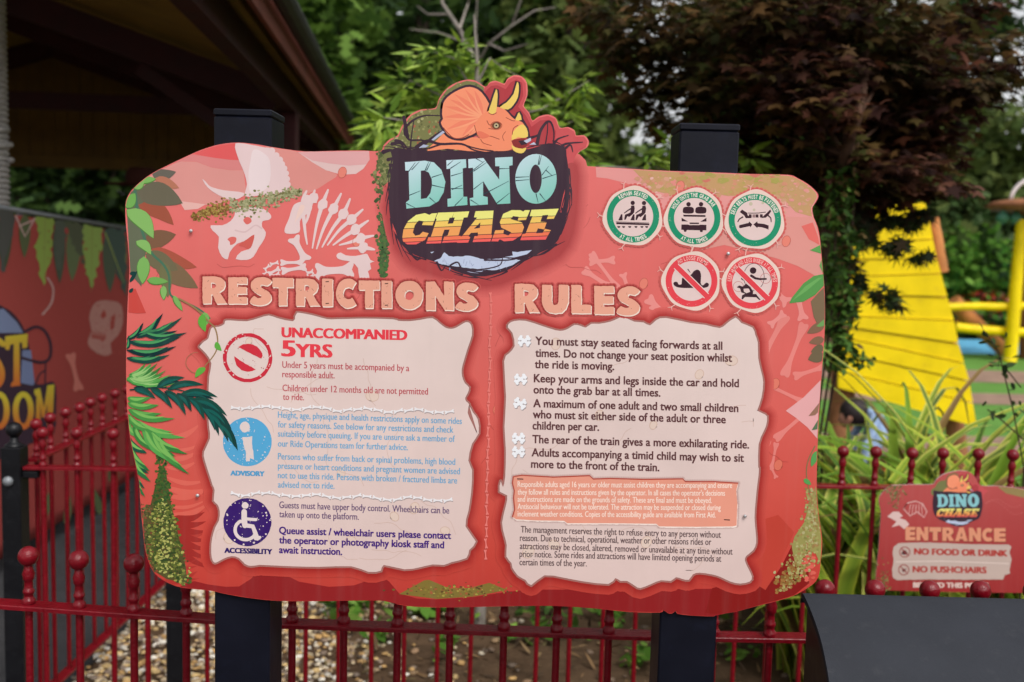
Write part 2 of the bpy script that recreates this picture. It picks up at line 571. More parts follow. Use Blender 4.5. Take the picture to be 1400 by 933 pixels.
    def arc_text(s, body, c, r, a0, a1, h, col, L, inside=False, bold=0.03):
        """characters spread over an arc; angles in degrees clockwise from the top"""
        n = len(body)
        wd = {' ': .5, 'I': .5, 'M': 1.2, 'W': 1.3}
        ws = [wd.get(ch, 0.9) for ch in body]
        tot = sum(ws); acc = 0
        for ch, wch in zip(body, ws):
            t = (acc + wch / 2) / tot; acc += wch
            if ch == ' ': continue
            a = R(a0 + (a1 - a0) * t)
            v, f, isl = text_mesh(ch, bold)
            x0 = min(p[0] for p in v); x1 = max(p[0] for p in v)
            arcw = abs(R(a1 - a0)) * r * wch / tot * 0.8
            sx = arcw / (x1 - x0); sy = h / CAPH
            up = -1 if inside else 1
            ox, oy = math.sin(a), -math.cos(a)           # outward
            tx, ty = math.cos(a), math.sin(a)
            if inside: ox, oy, tx, ty = -ox, -oy, -tx, -ty
            bx, by = c[0] + math.sin(a) * r, c[1] - math.cos(a) * r
            pts = [(bx + tx * (x - (x0 + x1) / 2) * sx + ox * (y * sy - h / 2), by + ty * (x - (x0 + x1) / 2) * sx + oy * (y * sy - h / 2)) for x, y in v]
            s.raw(pts, f, col, s.off(L))
    def build(s, name, parent, mat='print'):
        return mobj(name, s.v, s.f, M[mat], parent, s.c)

# heavy block capitals in a unit box
def _st(pts, th, ths=None):
    n = len(pts); l = []; r = []
    for i, p in enumerate(pts):
        a, b = pts[max(i - 1, 0)], pts[min(i + 1, n - 1)]
        dx, dy = b[0] - a[0], b[1] - a[1]; d = math.hypot(dx, dy)
        l.append((p[0] - dy / d * th / 2, p[1] + dx / d * th / 2)); r.append((p[0] + dy / d * th / 2, p[1] - dx / d * th / 2))
    return l + r[::-1]
def _norm(p):
    x0 = min(a for a, b in p); x1 = max(a for a, b in p); y0 = min(b for a, b in p); y1 = max(b for a, b in p)
    return [((a - x0) / (x1 - x0), (b - y0) / (y1 - y0)) for a, b in p]
GL = {
 'R': ([(0, 0), (0, 1), (.55, 1), (.76, .96), (.9, .84), (.93, .68), (.86, .53), (.7, .42), (1, 0), (.58, 0), (.4, .33), (.36, .33), (.36, 0)], [[(.36, .57), (.36, .77), (.47, .77), (.55, .72), (.55, .62), (.47, .57)]]),
 'E': ([(0, 0), (0, 1), (1, 1), (1, .75), (.48, .75), (.48, .64), (.98, .64), (.98, .37), (.48, .37), (.48, .26), (1, .26), (1, 0)], []),
 'S': (_norm([(x, -y) for x, y in smooth([(1175, 150), (1130, 188), (1088, 179), (1072, 192), (1084, 212), (1130, 235), (1163, 270), (1170, 312), (1145, 345), (1095, 367), (1040, 366), (972, 340), (1012, 284), (1045, 301), (1074, 300), (1082, 285), (1060, 270), (1015, 245), (988, 215), (985, 175), (1005, 140), (1045, 118), (1090, 112), (1135, 122)], 2)]), []),
 'T': ([(0, 1), (1, 1), (1, .66), (.7, .66), (.7, 0), (.3, 0), (.3, .66), (0, .66)], []),
 'I': ([(0, 0), (0, 1), (1, 1), (1, 0)], []),
 'C': (_norm(_st([(.55 + .37 * math.cos(R(a)), .5 + .36 * math.sin(R(a))) for a in range(48, 313, 12)], .3)), []),
 'O': (ell(.5, .5, .5, .5, 26), [ell(.5, .5, .17, .17, 14)]),
 'N': ([(0, 0), (0, 1), (.33, 1), (.66, .5), (.66, 1), (1, 1), (1, 0), (.68, 0), (.34, .5), (.34, 0)], []),
 'U': ([(0, 1), (.37, 1), (.37, .42), (.42, .33), (.5, .3), (.58, .33), (.63, .42), (.63, 1), (1, 1), (1, .4), (.92, .18), (.75, .04), (.5, 0), (.25, .04), (.08, .18), (0, .4)], []),
 'L': ([(0, 0), (0, 1), (.5, 1), (.5, .3), (1, .3), (1, 0)], []),
}
def glyph(ch, x0, y0, x1, y1, amp=0.35):
    o, hs = GL[ch]
    f = lambda l: rough([(x0 + a * (x1 - x0), y1 - b * (y1 - y0)) for a, b in l], amp, 4.0)
    return f(o), [f(h) for h in hs]
# ---------------------------------------------------------------- the setting
def sheet(name, pts, z, mat, kind='structure', label=None, cat=None):
    o = mobj(name, [(x, y, z) for x, y in pts], [tuple(range(len(pts)))], mat)
    return tag(o, label, cat, None, kind)
sheet('ground', [(-150, -60), (150, -60), (150, 250), (-150, 250)], 0.0, M['soil'])
sheet('path', [(-2.6, 2.6), (-1.56, 2.6), (-1.62, 9), (-1.9, 16), (-2.9, 16), (-2.6, 9)], 0.004, M['tarmac'])
sheet('paving', [(-12, -4), (12, -4), (12, 2.35), (-12, 2.35)], 0.006, M['tarmac'])
sheet('lawn', [(0.9, 7.2), (14, 7.2), (16, 18.2), (2.0, 18.2)], 0.008, M['turf'])
for (xa, xb, ya, yb) in [(2.2, 12, 8.3, 9.1), (2.4, 13, 11.35, 12.0), (2.5, 13, 13.3, 14.4)]:
    sheet('mulch_strip', smooth([(xa, ya), ((xa + xb) / 2, ya - .15), (xb, ya + .1), (xb, yb), ((xa + xb) / 2, yb + .1), (xa, yb)], 4), 0.012, M['mulch'])
sheet('play_surface', [(6.6, 16.9), (16, 16.9), (16, 19.7), (7.6, 19.7)], 0.016, M['bluekerb'])

# pebbles of the gravel bed, and the fallen leaves and twigs of the soil bed
def pebbles(name, n, samp, s0, s1, cols, mat, flat=0.6):
    ico_v = np.array([(0, 0, 1), (.89, 0, .45), (.28, .85, .45), (-.72, .53, .45), (-.72, -.53, .45), (.28, -.85, .45), (.72, .53, -.45), (-.28, .85, -.45), (-.89, 0, -.45), (-.28, -.85, -.45), (.72, -.53, -.45), (0, 0, -1)])
    ico_f = [(0, 1, 2), (0, 2, 3), (0, 3, 4), (0, 4, 5), (0, 5, 1), (1, 6, 2), (2, 7, 3), (3, 8, 4), (4, 9, 5), (5, 10, 1), (2, 6, 7), (3, 7, 8), (4, 8, 9), (5, 9, 10), (1, 10, 6), (6, 11, 7), (7, 11, 8), (8, 11, 9), (9, 11, 10), (10, 11, 6)]
    V = []; F = []; C = []
    for i in range(n):
        x, y = samp()
        s = random.uniform(s0, s1)
        sc = np.array([s * random.uniform(.8, 1.3), s * random.uniform(.6, 1), s * flat * random.uniform(.6, 1)])
        a = random.uniform(0, 6.3); ca, sa = math.cos(a), math.sin(a)
        v = ico_v * sc * (1 + rng.uniform(-.18, .18, (12, 1)))
        v = np.stack([v[:, 0] * ca - v[:, 1] * sa + x, v[:, 0] * sa + v[:, 1] * ca + y, v[:, 2] + random.uniform(0, .012)], 1)
        k = len(V); V += v.tolist(); F += [tuple(j + k for j in f) for f in ico_f]
        c = lin(random.choice(cols)); m = random.uniform(.75, 1.2)
        C += [tuple(min(1, q * m) for q in c)] * 12
    o = mobj(name, V, F, mat, None, C)
    o.data.polygons.foreach_set("use_smooth", [True] * len(o.data.polygons))
    return tag(o, None, None, None, 'stuff')
GC = [(206, 186, 152), (176, 150, 118), (224, 210, 186), (200, 160, 104), (150, 130, 112), (232, 224, 210), (216, 184, 128), (134, 118, 104)]
def gs():
    while True:
        x, y = random.uniform(-1.62, 0.1), random.uniform(3.3, 6.6)
        if x < -1.57 - .02 * (y - 3): continue
        if x > -.62 + .35 * random.gauss(0, .4) + (y - 4.2) * -.1: 
            if random.random() > .06: continue
        return x, y
pebbles('gravel', 7000, gs, .008, .02, GC, M['stone'])
pebbles('stones', 420, lambda: (random.uniform(-.6, 1.9), random.uniform(3.4, 6.4)), .008, .026, [(150, 120, 92), (120, 100, 84), (170, 140, 105), (96, 82, 70)], M['stone'])

# ---------------------------------------------------------------- leaves as many small faces
def leaf_arrays(pos, size, tmpl, cols, up=0.5, droop=0.0, bend=0.0, dirs=None):
    N = len(pos); k = len(tmpl)
    pos = np.asarray(pos, dtype=np.float64)
    size = np.broadcast_to(np.asarray(size, dtype=np.float64), (N,))
    d = rng.normal(size=(N, 3)) if dirs is None else np.asarray(dirs, dtype=np.float64) + rng.normal(scale=.35, size=(N, 3))
    d[:, 2] = d[:, 2] * .6 - droop
    d /= np.linalg.norm(d, axis=1)[:, None] + 1e-9
    n = rng.normal(size=(N, 3)); n[:, 2] = np.abs(n[:, 2]) + up * 2
    s = np.cross(n, d); s /= np.linalg.norm(s, axis=1)[:, None] + 1e-9
    n = np.cross(d, s)
    t = np.asarray(tmpl, dtype=np.float64)
    v = pos[:, None, :] + size[:, None, None] * (t[None, :, 0:1] * d[:, None, :] + t[None, :, 1:2] * s[:, None, :])
    if bend:
        v = v - size[:, None, None] * bend * (t[None, :, 0:1] ** 2) * n[:, None, :] * rng.uniform(.2, 1.2, (N, 1, 1)) - size[:, None, None] * bend * np.abs(t[None, :, 1:2]) * n[:, None, :]
    c = np.repeat(np.asarray(cols), k, axis=0)
    return v.reshape(-1, 3), c, N, k

def leaf_obj(name, parts, mat, parent=None, base=None):
    og = org(parent) if parent is not None else Vector(base or (0, 0, 0))
    V = np.concatenate([p[0] for p in parts]) - np.array(og)
    C = np.concatenate([p[1] for p in parts])
    me = bpy.data.meshes.new(name)
    nv = len(V)
    me.vertices.add(nv)
    me.vertices.foreach_set("co", V.astype(np.float32).ravel())
    me.loops.add(nv)
    me.loops.foreach_set("vertex_index", np.arange(nv, dtype=np.int32))
    tot = np.concatenate([np.full(p[2], p[3], dtype=np.int32) for p in parts])
    st = np.concatenate([[0], np.cumsum(tot)[:-1]]).astype(np.int32)
    me.polygons.add(len(tot))
    me.polygons.foreach_set("loop_start", st)
    me.polygons.foreach_set("loop_total", tot)
    me.update(calc_edges=True)
    a = me.color_attributes.new("Col", 'FLOAT_COLOR', 'POINT')
    arr = np.ones((nv, 4), dtype=np.float32); arr[:, :3] = C
    a.data.foreach_set("color", arr.ravel())
    me.materials.append(mat)
    o = bpy.data.objects.new(name, me)
    COL.objects.link(o)
    if parent is not None: o.parent = parent
    else: o.location = og
    ORG[o.name] = og
    return o

OVAL = [(0, 0), (.3, .22), (.65, .2), (1, 0), (.65, -.2), (.3, -.22)]
LANCE = [(0, 0), (.2, .085), (.55, .08), (1, 0), (.55, -.08), (.2, -.085)]
PALM = [(0, .03), (-.16, .30), (.12, .2), (.05, .62), (.3, .26), (.5, .62), (.5, .2), (1, 0), (.5, -.2), (.5, -.62), (.3, -.26), (.05, -.62), (.12, -.2), (-.16, -.30), (0, -.03)]
FING = [(0, .02), (-.05, .34), (.12, .12), (.3, .5), (.36, .1), (.8, .36), (.5, .05), (1, 0), (.5, -.05), (.8, -.36), (.36, -.1), (.3, -.5), (.12, -.12), (-.05, -.34), (0, -.02)]
WIDE = [(0, 0), (.2, .12), (.5, .13), (1, 0), (.5, -.13), (.2, -.12)]
SPRAY = [(0, .02), (.18, .28), (.3, .1), (.5, .36), (.58, .1), (.82, .24), (1, 0), (.82, -.24), (.58, -.1), (.5, -.36), (.3, -.1), (.18, -.28), (0, -.02)]

def pick(cols, n, jit=.25):
    L_ = np.array([lin(c) for c in cols])
    c = L_[rng.integers(0, len(cols), n)] * rng.uniform(1 - jit, 1 + jit, (n, 1))
    return np.clip(c, 0, 1)

def cloud(c, r, n, shell=.55):
    d = rng.normal(size=(n, 3)); d /= np.linalg.norm(d, axis=1)[:, None]
    rad = shell + (1 - shell) * rng.random(n) ** .7
    rad = np.where(rng.random(n) < .25, rng.random(n) ** .5, rad)
    return np.asarray(c) + d * rad[:, None] * np.asarray(r) * rng.uniform(.85, 1.12, (n, 1))

def tree(name, label, base, clumps, nleaf, size, cols, tmpl=SPRAY, trunk=.18, bark='bark', group=None, up=.4, droop=.1, mat='leafdark', cat='tree', trunk_top=None):
    t = thing(name, label, cat, base, group)
    b = Vector(base)
    cs = [(Vector(c), r) for c, r in clumps]
    top = Vector(trunk_top) if trunk_top else max((c for c, r in cs), key=lambda c: c.z)
    m = MB()
    pts = [b + (top - b) * k / 6 + Vector((random.uniform(-.05, .05), random.uniform(-.05, .05), 0)) * (1 if k else 0) for k in range(7)]
    m.tube(pts, [trunk * (1 - .8 * k / 6) for k in range(7)], 9)
    for c, r in cs:
        k = min(5, max(1, int(6 * max(.15, (c.z - b.z) / max(.1, top.z - b.z) - .25))))
        p0 = pts[k]
        mid = p0.lerp(c, .5) + Vector((0, 0, .12 * (c - p0).length))
        m.tube([p0, mid, c], [trunk * .35, trunk * .22, trunk * .08], 6)
    autosmooth(m.build('trunk', M[bark], t), 60)
    vol = [r[0] * r[1] * r[2] for c, r in cs]; tv = sum(v ** .667 for v in vol)
    parts = []
    for (c, r), v in zip(cs, vol):
        n = max(20, int(nleaf * v ** .667 / tv))
        pos = cloud(c, r, n)
        bright = rng.uniform(.75, 1.2)
        parts.append(leaf_arrays(pos, rng.uniform(size * .6, size * 1.25, n), tmpl, pick(cols, n) * bright, up, droop, .15))
    leaf_obj('crown', parts, M[mat], t)
    return t

# ---------------------------------------------------------------- woods behind
DG = [(58, 80, 38), (70, 94, 44), (46, 66, 36), (80, 106, 50), (60, 82, 46)]
MG = [(86, 116, 48), (100, 130, 56), (70, 98, 44), (112, 142, 64)]
OG = [(88, 102, 50), (104, 116, 60), (74, 88, 46), (94, 112, 62)]
def at(px, Y, py=None):
    p = P(px, py if py is not None else 500, Y)
    return p
def wood_tree(px, Y, top, wd, cols, nleaf, label, size=.34, low=.2, seed=0, bark='bark', nm='evergreen_tree'):
    random.seed(100 + seed)
    x = at(px, Y).x
    cl = []
    n = 13
    for k in range(n):
        f = k / (n - 1)
        z = low + .6 + (top - low - 1.0) * f
        rr = wd * (1.05 - .55 * f) * .5
        a = k * 2.4
        cl.append(((x + rr * .8 * math.cos(a), Y + rr * .6 * math.sin(a), z), (rr * random.uniform(.75, 1.05), rr * random.uniform(.7, 1), (top - low) / n * random.uniform(1.3, 2.0))))
    cl.append(((x, Y, low + .8), (wd * .5, wd * .4, .9)))
    return tree(nm, label, (x, Y, 0), cl, nleaf, size, cols, SPRAY, .2, bark, 'trees in the wood behind the sign', trunk_top=(x, Y, top))
EV = [
 (-60, 17.0, 7.5, 5.0, DG, 'dark tree seen under the shelter roof at the far left'),
 (120, 19.0, 7.5, 4.6, DG, 'dark tree seen under the roof behind the hatted person'),
 (290, 20.5, 8.5, 4.6, DG, 'dark green tree rising behind the right eave of the shelter'),
 (372, 15.0, 7.2, 2.7, MG, 'mid green tree just right of the shelter eave'),
 (462, 17.5, 6.3, 3.0, DG, 'dark tree between the shelter eave and the dinosaur emblem'),
 (566, 19.0, 8.8, 3.4, DG, 'dark tree straight behind the bright sapling, left of the emblem'),
 (690, 16.5, 5.9, 2.9, DG, 'dark tree behind the horns of the dinosaur emblem'),
 (764, 15.5, 6.9, 1.7, OG, 'dark olive tree between the emblem and the right post'),
 (1024, 21.0, 8.0, 3.2, DG, 'dark tree hidden mostly by the purple maple, behind the right post'),
 (1130, 22.0, 8.0, 4.4, OG, 'dark olive tree behind the purple maple and the yellow panel'),
 (1290, 23.0, 5.4, 4.0, OG, 'olive green tree right of the purple maple, behind the yellow rails'),
 (1432, 22.0, 4.7, 3.6, OG, 'grey green tree at the right edge above the yellow rails'),
]
for i, (px, Y, top, wd, cols, lab) in enumerate(EV):
    wood_tree(px, Y, top, wd, cols, 4300, lab, seed=i)
# a second, farther row reads as one mass
random.seed(5)
parts = []
for k in range(34):
    x = -19 + k * 1.2 + random.uniform(-.5, .5); y = 26 + random.uniform(-1.5, 3)
    h = random.uniform(5.5, 8.5) if not (2.7 < x < 4.4 or -7.2 < x < -5.6 or -4.9 < x < -4.1 or x > 11.6 or -1.6 < x < .6) else random.uniform(3.2, 3.9)
    for j in range(5):
        c = (x + random.uniform(-.4, .4), y, .5 + h * (j + .5) / 5)
        n = 190
        parts.append(leaf_arrays(cloud(c, (1.15, 1.0, h / 5), n), rng.uniform(.35, .7, n), SPRAY, pick(DG, n) * random.uniform(.7, 1.2), .4, .1))
tag(leaf_obj('far_wood', parts, M['leafdark']), 'dark mass of far woodland behind the nearer trees', 'woodland', None, 'stuff')
# low bushes right of the panel and flower bed
def bush(name, label, px, Y, r, h, cols, n, size, tm=OVAL, group=None, z0=0.0):
    x = at(px, Y).x
    b = thing(name, label, 'bush', (x, Y, 0), group)
    m = MB()
    for k in range(5):
        a = k * 1.26
        m.tube([(x, Y, 0), (x + .25 * r * math.cos(a), Y + .25 * r * math.sin(a), h * .4), (x + .6 * r * math.cos(a), Y + .6 * r * math.sin(a), h * .75)], [.02, .014, .006], 5)
    m.build('stem', M['darkbark'], b)
    pa = []
    for k in range(7):
        a = k * .9
        c = (x + r * .45 * math.cos(a), Y + r * .45 * math.sin(a), h * (.3 + .5 * (k % 3) / 2))
        pa.append(leaf_arrays(cloud(c, (r * .6, r * .6, h * .32), n // 7), rng.uniform(size * .6, size * 1.3, n // 7), tm, pick(cols, n // 7), .3, .05, .1))
    leaf_obj('foliage', pa, M['leaf'], b)
    return b
bush('bush', 'bright green bush low behind the yellow rails', 1312, 20.6, 1.4, 2.0, [(96, 140, 50), (80, 122, 44), (120, 160, 64)], 2400, .2)
bush('bush', 'dull green bush behind the yellow leaning log', 1378, 21.0, 1.7, 2.2, [(70, 92, 54), (84, 104, 66)], 2400, .2)
bush('bush', 'dark bush at the foot of the wood, just right of the yellow panel', 1286, 21.5, 1.5, 2.6, [(58, 80, 44), (70, 94, 52)], 2400, .2)
for i, (px, lab) in enumerate([(1330, 'orange flowering plant behind the upper yellow rail'), (1356, 'orange and red flowers nearest the yellow leaning log')]):
    x = at(px, 20.0).x
    t = thing('flowering_plant', lab, 'plant', (x, 20.0, 0), 'flower bed plants behind the yellow rails')
    n = 500
    m_ = 130
    leaf_obj('foliage', [leaf_arrays(cloud((x, 20.0, .4), (.5, .3, .4), n), .13, OVAL, pick([(70, 100, 50), (90, 116, 60)], n)),
                         leaf_arrays(cloud((x, 19.85, .62), (.5, .3, .35), m_), .13, OVAL, pick([(214, 92, 40), (190, 60, 50), (220, 120, 130)], m_), 1)], M['leaf'], t)

# ---------------------------------------------------------------- purple maple on the right
random.seed(21)
MX = 1.38; MY = 4.75
mp = thing('maple_tree', 'purple leaved maple with drooping layered crown above the right end of the sign', 'tree', (MX, MY, 0))
m = MB()
trunk_pts = [Vector((MX - .1, MY + .05, 0)), Vector((MX - .06, MY, .7)), Vector((MX, MY, 1.4)), Vector((MX + .06, MY, 1.9)), P(1156, 212, MY - .42), P(1172, 160, MY - .5), P(1182, 110, MY - .3), P(1190, 20, MY), P(1170, -90, MY)]
m.tube(trunk_pts, [.05, .045, .038, .03, .024, .022, .018, .014, .008], 9)
crown = []
lay = []
# sprays of foliage: flat layered clumps (photo position, depth offset, size px)
for (px, py, dy, rx, rz) in [(835, 12, .3, 62, 26), (900, 40, .1, 80, 36), (850, 70, .4, 50, 30), (935, 95, .2, 75, 34), (880, 130, .3, 50, 24), (1000, 30, -.2, 90, 40), (985, 120, .0, 85, 36), (930, 165, .3, 60, 26), (1040, 170, .2, 90, 36), (1100, 20, -.3, 100, 44), (1085, 100, -.4, 100, 38), (1120, 150, -.5, 80, 30), (1210, 30, -.2, 100, 44), (1180, 100, -.1, 110, 40), (1255, 80, .0, 76, 36), (1320, 20, .2, 40, 22), (1362, 96, .2, 36, 12), (1330, 122, .0, 60, 16), (1280, 140, .1, 80, 28), (1230, 170, .1, 90, 32), (1130, 215, -.1, 90, 26), (1060, 225, .2, 70, 26), (1190, 232, -.2, 90, 28), (1110, 260, .3, 60, 24), (1240, 225, .1, 70, 26), (1275, 258, -.1, 46, 10), (1190, 268, .1, 70, 20), (1150, 290, .35, 36, 24), (1010, 215, .4, 50, 22), (1255, 195, .2, 60, 22), (1370, 58, .3, 26, 9), (1180, 180, .5, 100, 40), (1100, 120, .6, 130, 50), (1240, 110, .6, 110, 50), (980, 80, .6, 100, 50), (1130, 60, .5, 120, 50), (1080, 40, .9, 150, 60), (1200, 60, .9, 130, 60), (960, 30, .9, 100, 50),
    (1000, -60, 0, 150, 50), (1150, -70, 0, 150, 60), (1290, -60, .1, 90, 36), (1080, -150, .1, 150, 60), (1200, -150, .2, 120, 60)]:
    Y = MY + dy
    c = P(px, py, Y); s = Y / FPX
    crown.append((c, (rx * s, .32 + .1 * random.random(), rz * s)))
PC = [(66, 38, 28), (78, 44, 30), (56, 34, 30), (74, 54, 30), (46, 30, 26), (92, 60, 48), (70, 58, 30)]
PO = [(84, 66, 36), (74, 70, 36), (98, 72, 42), (70, 54, 34), (64, 68, 34)]
parts = []
for c, r in crown:
    n = int(185 * (r[0] / .2) ** 1.05)
    pos = cloud(c, r, n, .3)
    dirs = pos - np.array(c) + np.array([0, -.12, 0])
    dirs /= np.linalg.norm(dirs, axis=1)[:, None]
    lum = rng.uniform(.6, 1.45)
    left_ = (c.x / c.y * FPX + 700 < 1010) or random.random() < .25
    parts.append(leaf_arrays(pos, rng.uniform(.04, .085, n), PALM, pick(PO if left_ else PC, n) * lum, .9, .25, .25, dirs))
    k = random.choice([3, 4, 5, 6])
    p0 = trunk_pts[k]
    m.tube([p0, p0.lerp(c, .4) + Vector((0, .22, .04)), c], [.011, .007, .003], 5)
autosmooth(m.build('trunk', M['maplebark'], mp), 60)
# greener, lower drooping leaves over the panel and beside the sign
gp = []
for (px, py, dy, rx, rz, n) in [(1186, 318, -.2, 18, 16, 26), (1225, 330, -.2, 22, 14, 20), (1256, 350, -.2, 16, 14, 10), (1205, 405, -.2, 22, 14, 14), (1222, 420, -.2, 10, 18, 8), (1172, 380, .0, 10, 36, 26), (1262, 292, -.1, 24, 8, 20), (1230, 300, 0, 40, 10, 36), (1180, 300, 0, 26, 16, 36)]:
    c = P(px, py, MY + dy); s = MY / FPX
    pos = cloud(c, (rx * s, .1, rz * s), int(n * 1.6), .2); n = len(pos)
    gp.append(leaf_arrays(pos, rng.uniform(.05, .1, n), FING, pick([(50, 62, 34), (58, 74, 38), (44, 50, 32), (66, 54, 40)], n), .4, .9, .2))
leaf_obj('crown', parts + gp, M['leafdark'], mp)

# green climbing shrub beside the sign's right edge
x = at(1152, 4.4).x
sh = thing('green_shrub', 'small leaved green shrub climbing between the sign edge and the yellow panel', 'shrub', (x, 4.4, 0))
m = MB()
for k in range(4):
    m.tube([(x - .12 + .02 * k, 4.4, 0), (x - .12 + .02 * k, 4.42, .8), P(1128 + 10 * k, 420, 4.4), P(1132 + 12 * k, 270, 4.4)], [.007, .006, .005, .003], 6)
m.build('stem', M['darkbark'], sh)
pa = []
for (px, py, rx, rz, n) in [(1150, 250, 26, 36, 160), (1146, 300, 22, 30, 140), (1160, 330, 22, 24, 110), (1145, 370, 22, 30, 150), (1152, 410, 26, 26, 160), (1142, 450, 20, 24, 120), (1158, 470, 14, 14, 50), (1146, 490, 18, 20, 90), (1178, 492, 22, 8, 40), (1168, 430, 10, 18, 40), (1110, 310, 20, 40, 120)]:
    c = P(px, py, 4.4); s = 4.4 / FPX
    pa.append(leaf_arrays(cloud(c, (rx * s, .08, rz * s), n, .2), rng.uniform(.028, .055, n), OVAL, pick([(64, 96, 40), (80, 116, 48), (52, 74, 36), (100, 134, 60), (92, 74, 44)], n), .3, .3, .2))
leaf_obj('foliage', pa, M['leaf'], sh)

# ---------------------------------------------------------------- bright sapling behind the emblem
SY = 4.25
x = P(655, 900, SY).x
sp_ = thing('sapling', 'slim sapling with bright narrow leaves standing behind the dinosaur emblem', 'tree', (x, SY, 0))
m = MB()
m.tube([(x, SY, 0), (x + .01, SY, .6), (x - .01, SY + .02, 1.3), P(650, 200, SY), P(652, 80, SY), P(648, 20, SY)], [.024, .021, .018, .013, .008, .003], 9)
tw = []
def twig(pts, r=.006):
    q = [P(px, py, SY + dy) for px, py, dy in pts]
    m.tube(q, [r * (1 - .8 * i / (len(q) - 1)) for i in range(len(q))], 5)
    return q
L1 = []
for pts in [[(652, 170, 0), (600, 130, .1), (560, 110, .1), (548, 128, .1)], [(652, 190, 0), (580, 170, -.1), (520, 160, -.1), (505, 190, -.1)], [(650, 130, 0), (620, 80, .1), (590, 70, .1)], [(650, 120, 0), (670, 80, 0), (690, 95, .1), (720, 110, .1)], [(652, 170, 0), (740, 150, .2), (790, 120, .2), (806, 110, .2)], [(655, 180, 0), (740, 185, .1), (785, 165, .1)], [(652, 200, 0), (560, 200, .2), (510, 210, .2)], [(652, 210, 0), (760, 215, .2), (800, 205, .2)], [(655, 220, 0), (840, 235, .3), (930, 225, .3), (915, 205, .3)], [(655, 220, 0), (960, 235, .4), (1030, 225, .4)]]:
    L1.append(twig(pts))
autosmooth(m.build('trunk', M['greybark'], sp_), 60)
BG = [(160, 186, 72), (140, 170, 60), (178, 200, 100), (118, 150, 56), (148, 176, 84), (98, 130, 50)]
pa = []
for (px, py, dy, rx, rz, n) in [(600, 80, .1, 40, 20, 80), (625, 70, .1, 24, 16, 46), (560, 120, .1, 40, 24, 90), (590, 140, .2, 30, 20, 60), (530, 170, -.1, 36, 26, 90), (555, 180, .1, 34, 22, 80), (515, 190, 0, 24, 20, 60), (660, 92, .1, 40, 14, 50), (700, 104, .1, 34, 12, 44), (740, 150, .2, 26, 14, 40), (775, 148, .2, 30, 16, 56), (795, 118, .2, 16, 20, 44), (760, 172, .1, 30, 14, 44), (785, 200, .2, 26, 14, 40), (730, 178, .2, 20, 18, 30), (800, 228, .2, 30, 8, 30), (915, 205, .3, 18, 20, 60), (890, 222, .3, 26, 10, 40), (1024, 215, .4, 18, 18, 46), (620, 110, .2, 40, 20, 40)]:
    c = P(px, py, SY + dy); s = SY / FPX
    pos = cloud(c, (rx * s, .12, rz * s), n, .2)
    dirs = pos - np.array(c); dirs /= np.linalg.norm(dirs, axis=1)[:, None]
    n = int(n * .95); pos = cloud(c, (rx * s, .12, rz * s), n, .2); dirs = pos - np.array(c); dirs /= np.linalg.norm(dirs, axis=1)[:, None]
    pa.append(leaf_arrays(pos, rng.uniform(.055, .11, n), WIDE, pick(BG, n), .4, .15, .2, dirs))
leaf_obj('crown', pa, M['leaf'], sp_)
# bare grey branches above it
by = 9.0
x = P(640, 400, by).x
bb = thing('bare_tree', 'bare grey branching tree top above the dinosaur emblem', 'tree', (x, by, 0))
m = MB()
q = [Vector((x, by, 0)), Vector((x, by, 1.8)), P(655, 150, by), P(652, 90, by), P(628, 40, by), P(605, 5, by), P(590, -60, by)]
m.tube(q, [.06, .05, .035, .026, .018, .013, .008], 8)
for pts in [[(652, 90), (668, 60), (700, 35), (730, 15), (760, 10)], [(655, 100), (650, 40), (655, -40)], [(640, 60), (600, 45), (560, 40)], [(668, 60), (690, 70), (722, 60)], [(700, 35), (712, 0), (715, -50)], [(628, 40), (640, 5), (650, -40)], [(615, 20), (585, 20), (570, 8)]]:
    m.tube([P(a, b_, by + random.uniform(-.2, .2)) for a, b_ in pts], [.012 * (1 - .75 * i / (len(pts) - 1)) for i in range(len(pts))], 6)
autosmooth(m.build('trunk', M['greybark'], bb), 60)

# ---------------------------------------------------------------- strap leaved plants on the right
def blade(V, F, C, b, az, L_, lean, wd, cg, cy):
    n = 9
    b = Vector(b); h = Vector((math.cos(az), math.sin(az), 0)); s = Vector((-math.sin(az), math.cos(az), 0))
    tw_ = random.uniform(-.5, .5)
    base_i = len(V)
    p = b.copy(); an = random.uniform(1.25, 1.5)
    for i in range(n + 1):
        t = i / n
        wv = wd * (.55 + .45 * math.sin(math.pi * min(1, t * 1.3 + .15))) * (1 - t ** 3) + .001
        up = Vector((0, 0, 1)) * math.cos(an) * -1 + h * math.sin(an)
        up = (h * -math.sin(an) + Vector((0, 0, 1)) * math.cos(an))
        sd_ = (s * math.cos(tw_ * t) + up * math.sin(tw_ * t))
        for k, (u_, dz) in enumerate([(-1, .25), (-.6, .12), (0, 0), (.6, .12), (1, .25)]):
            V.append(p + sd_ * (u_ * wv / 2) + up * dz * wv * .5)
            C.append(cy if k in (0, 4) else (mixc(cg, cy, .25) if k in (1, 3) else cg))
        if i < n:
            for k in range(4):
                a = base_i + i * 5 + k
                F.append((a, a + 1, a + 6, a + 5))
        p = p + (h * math.cos(an) + Vector((0, 0, 1)) * math.sin(an)) * (L_ / n)
        an -= lean / n * (.5 + 1.2 * t)
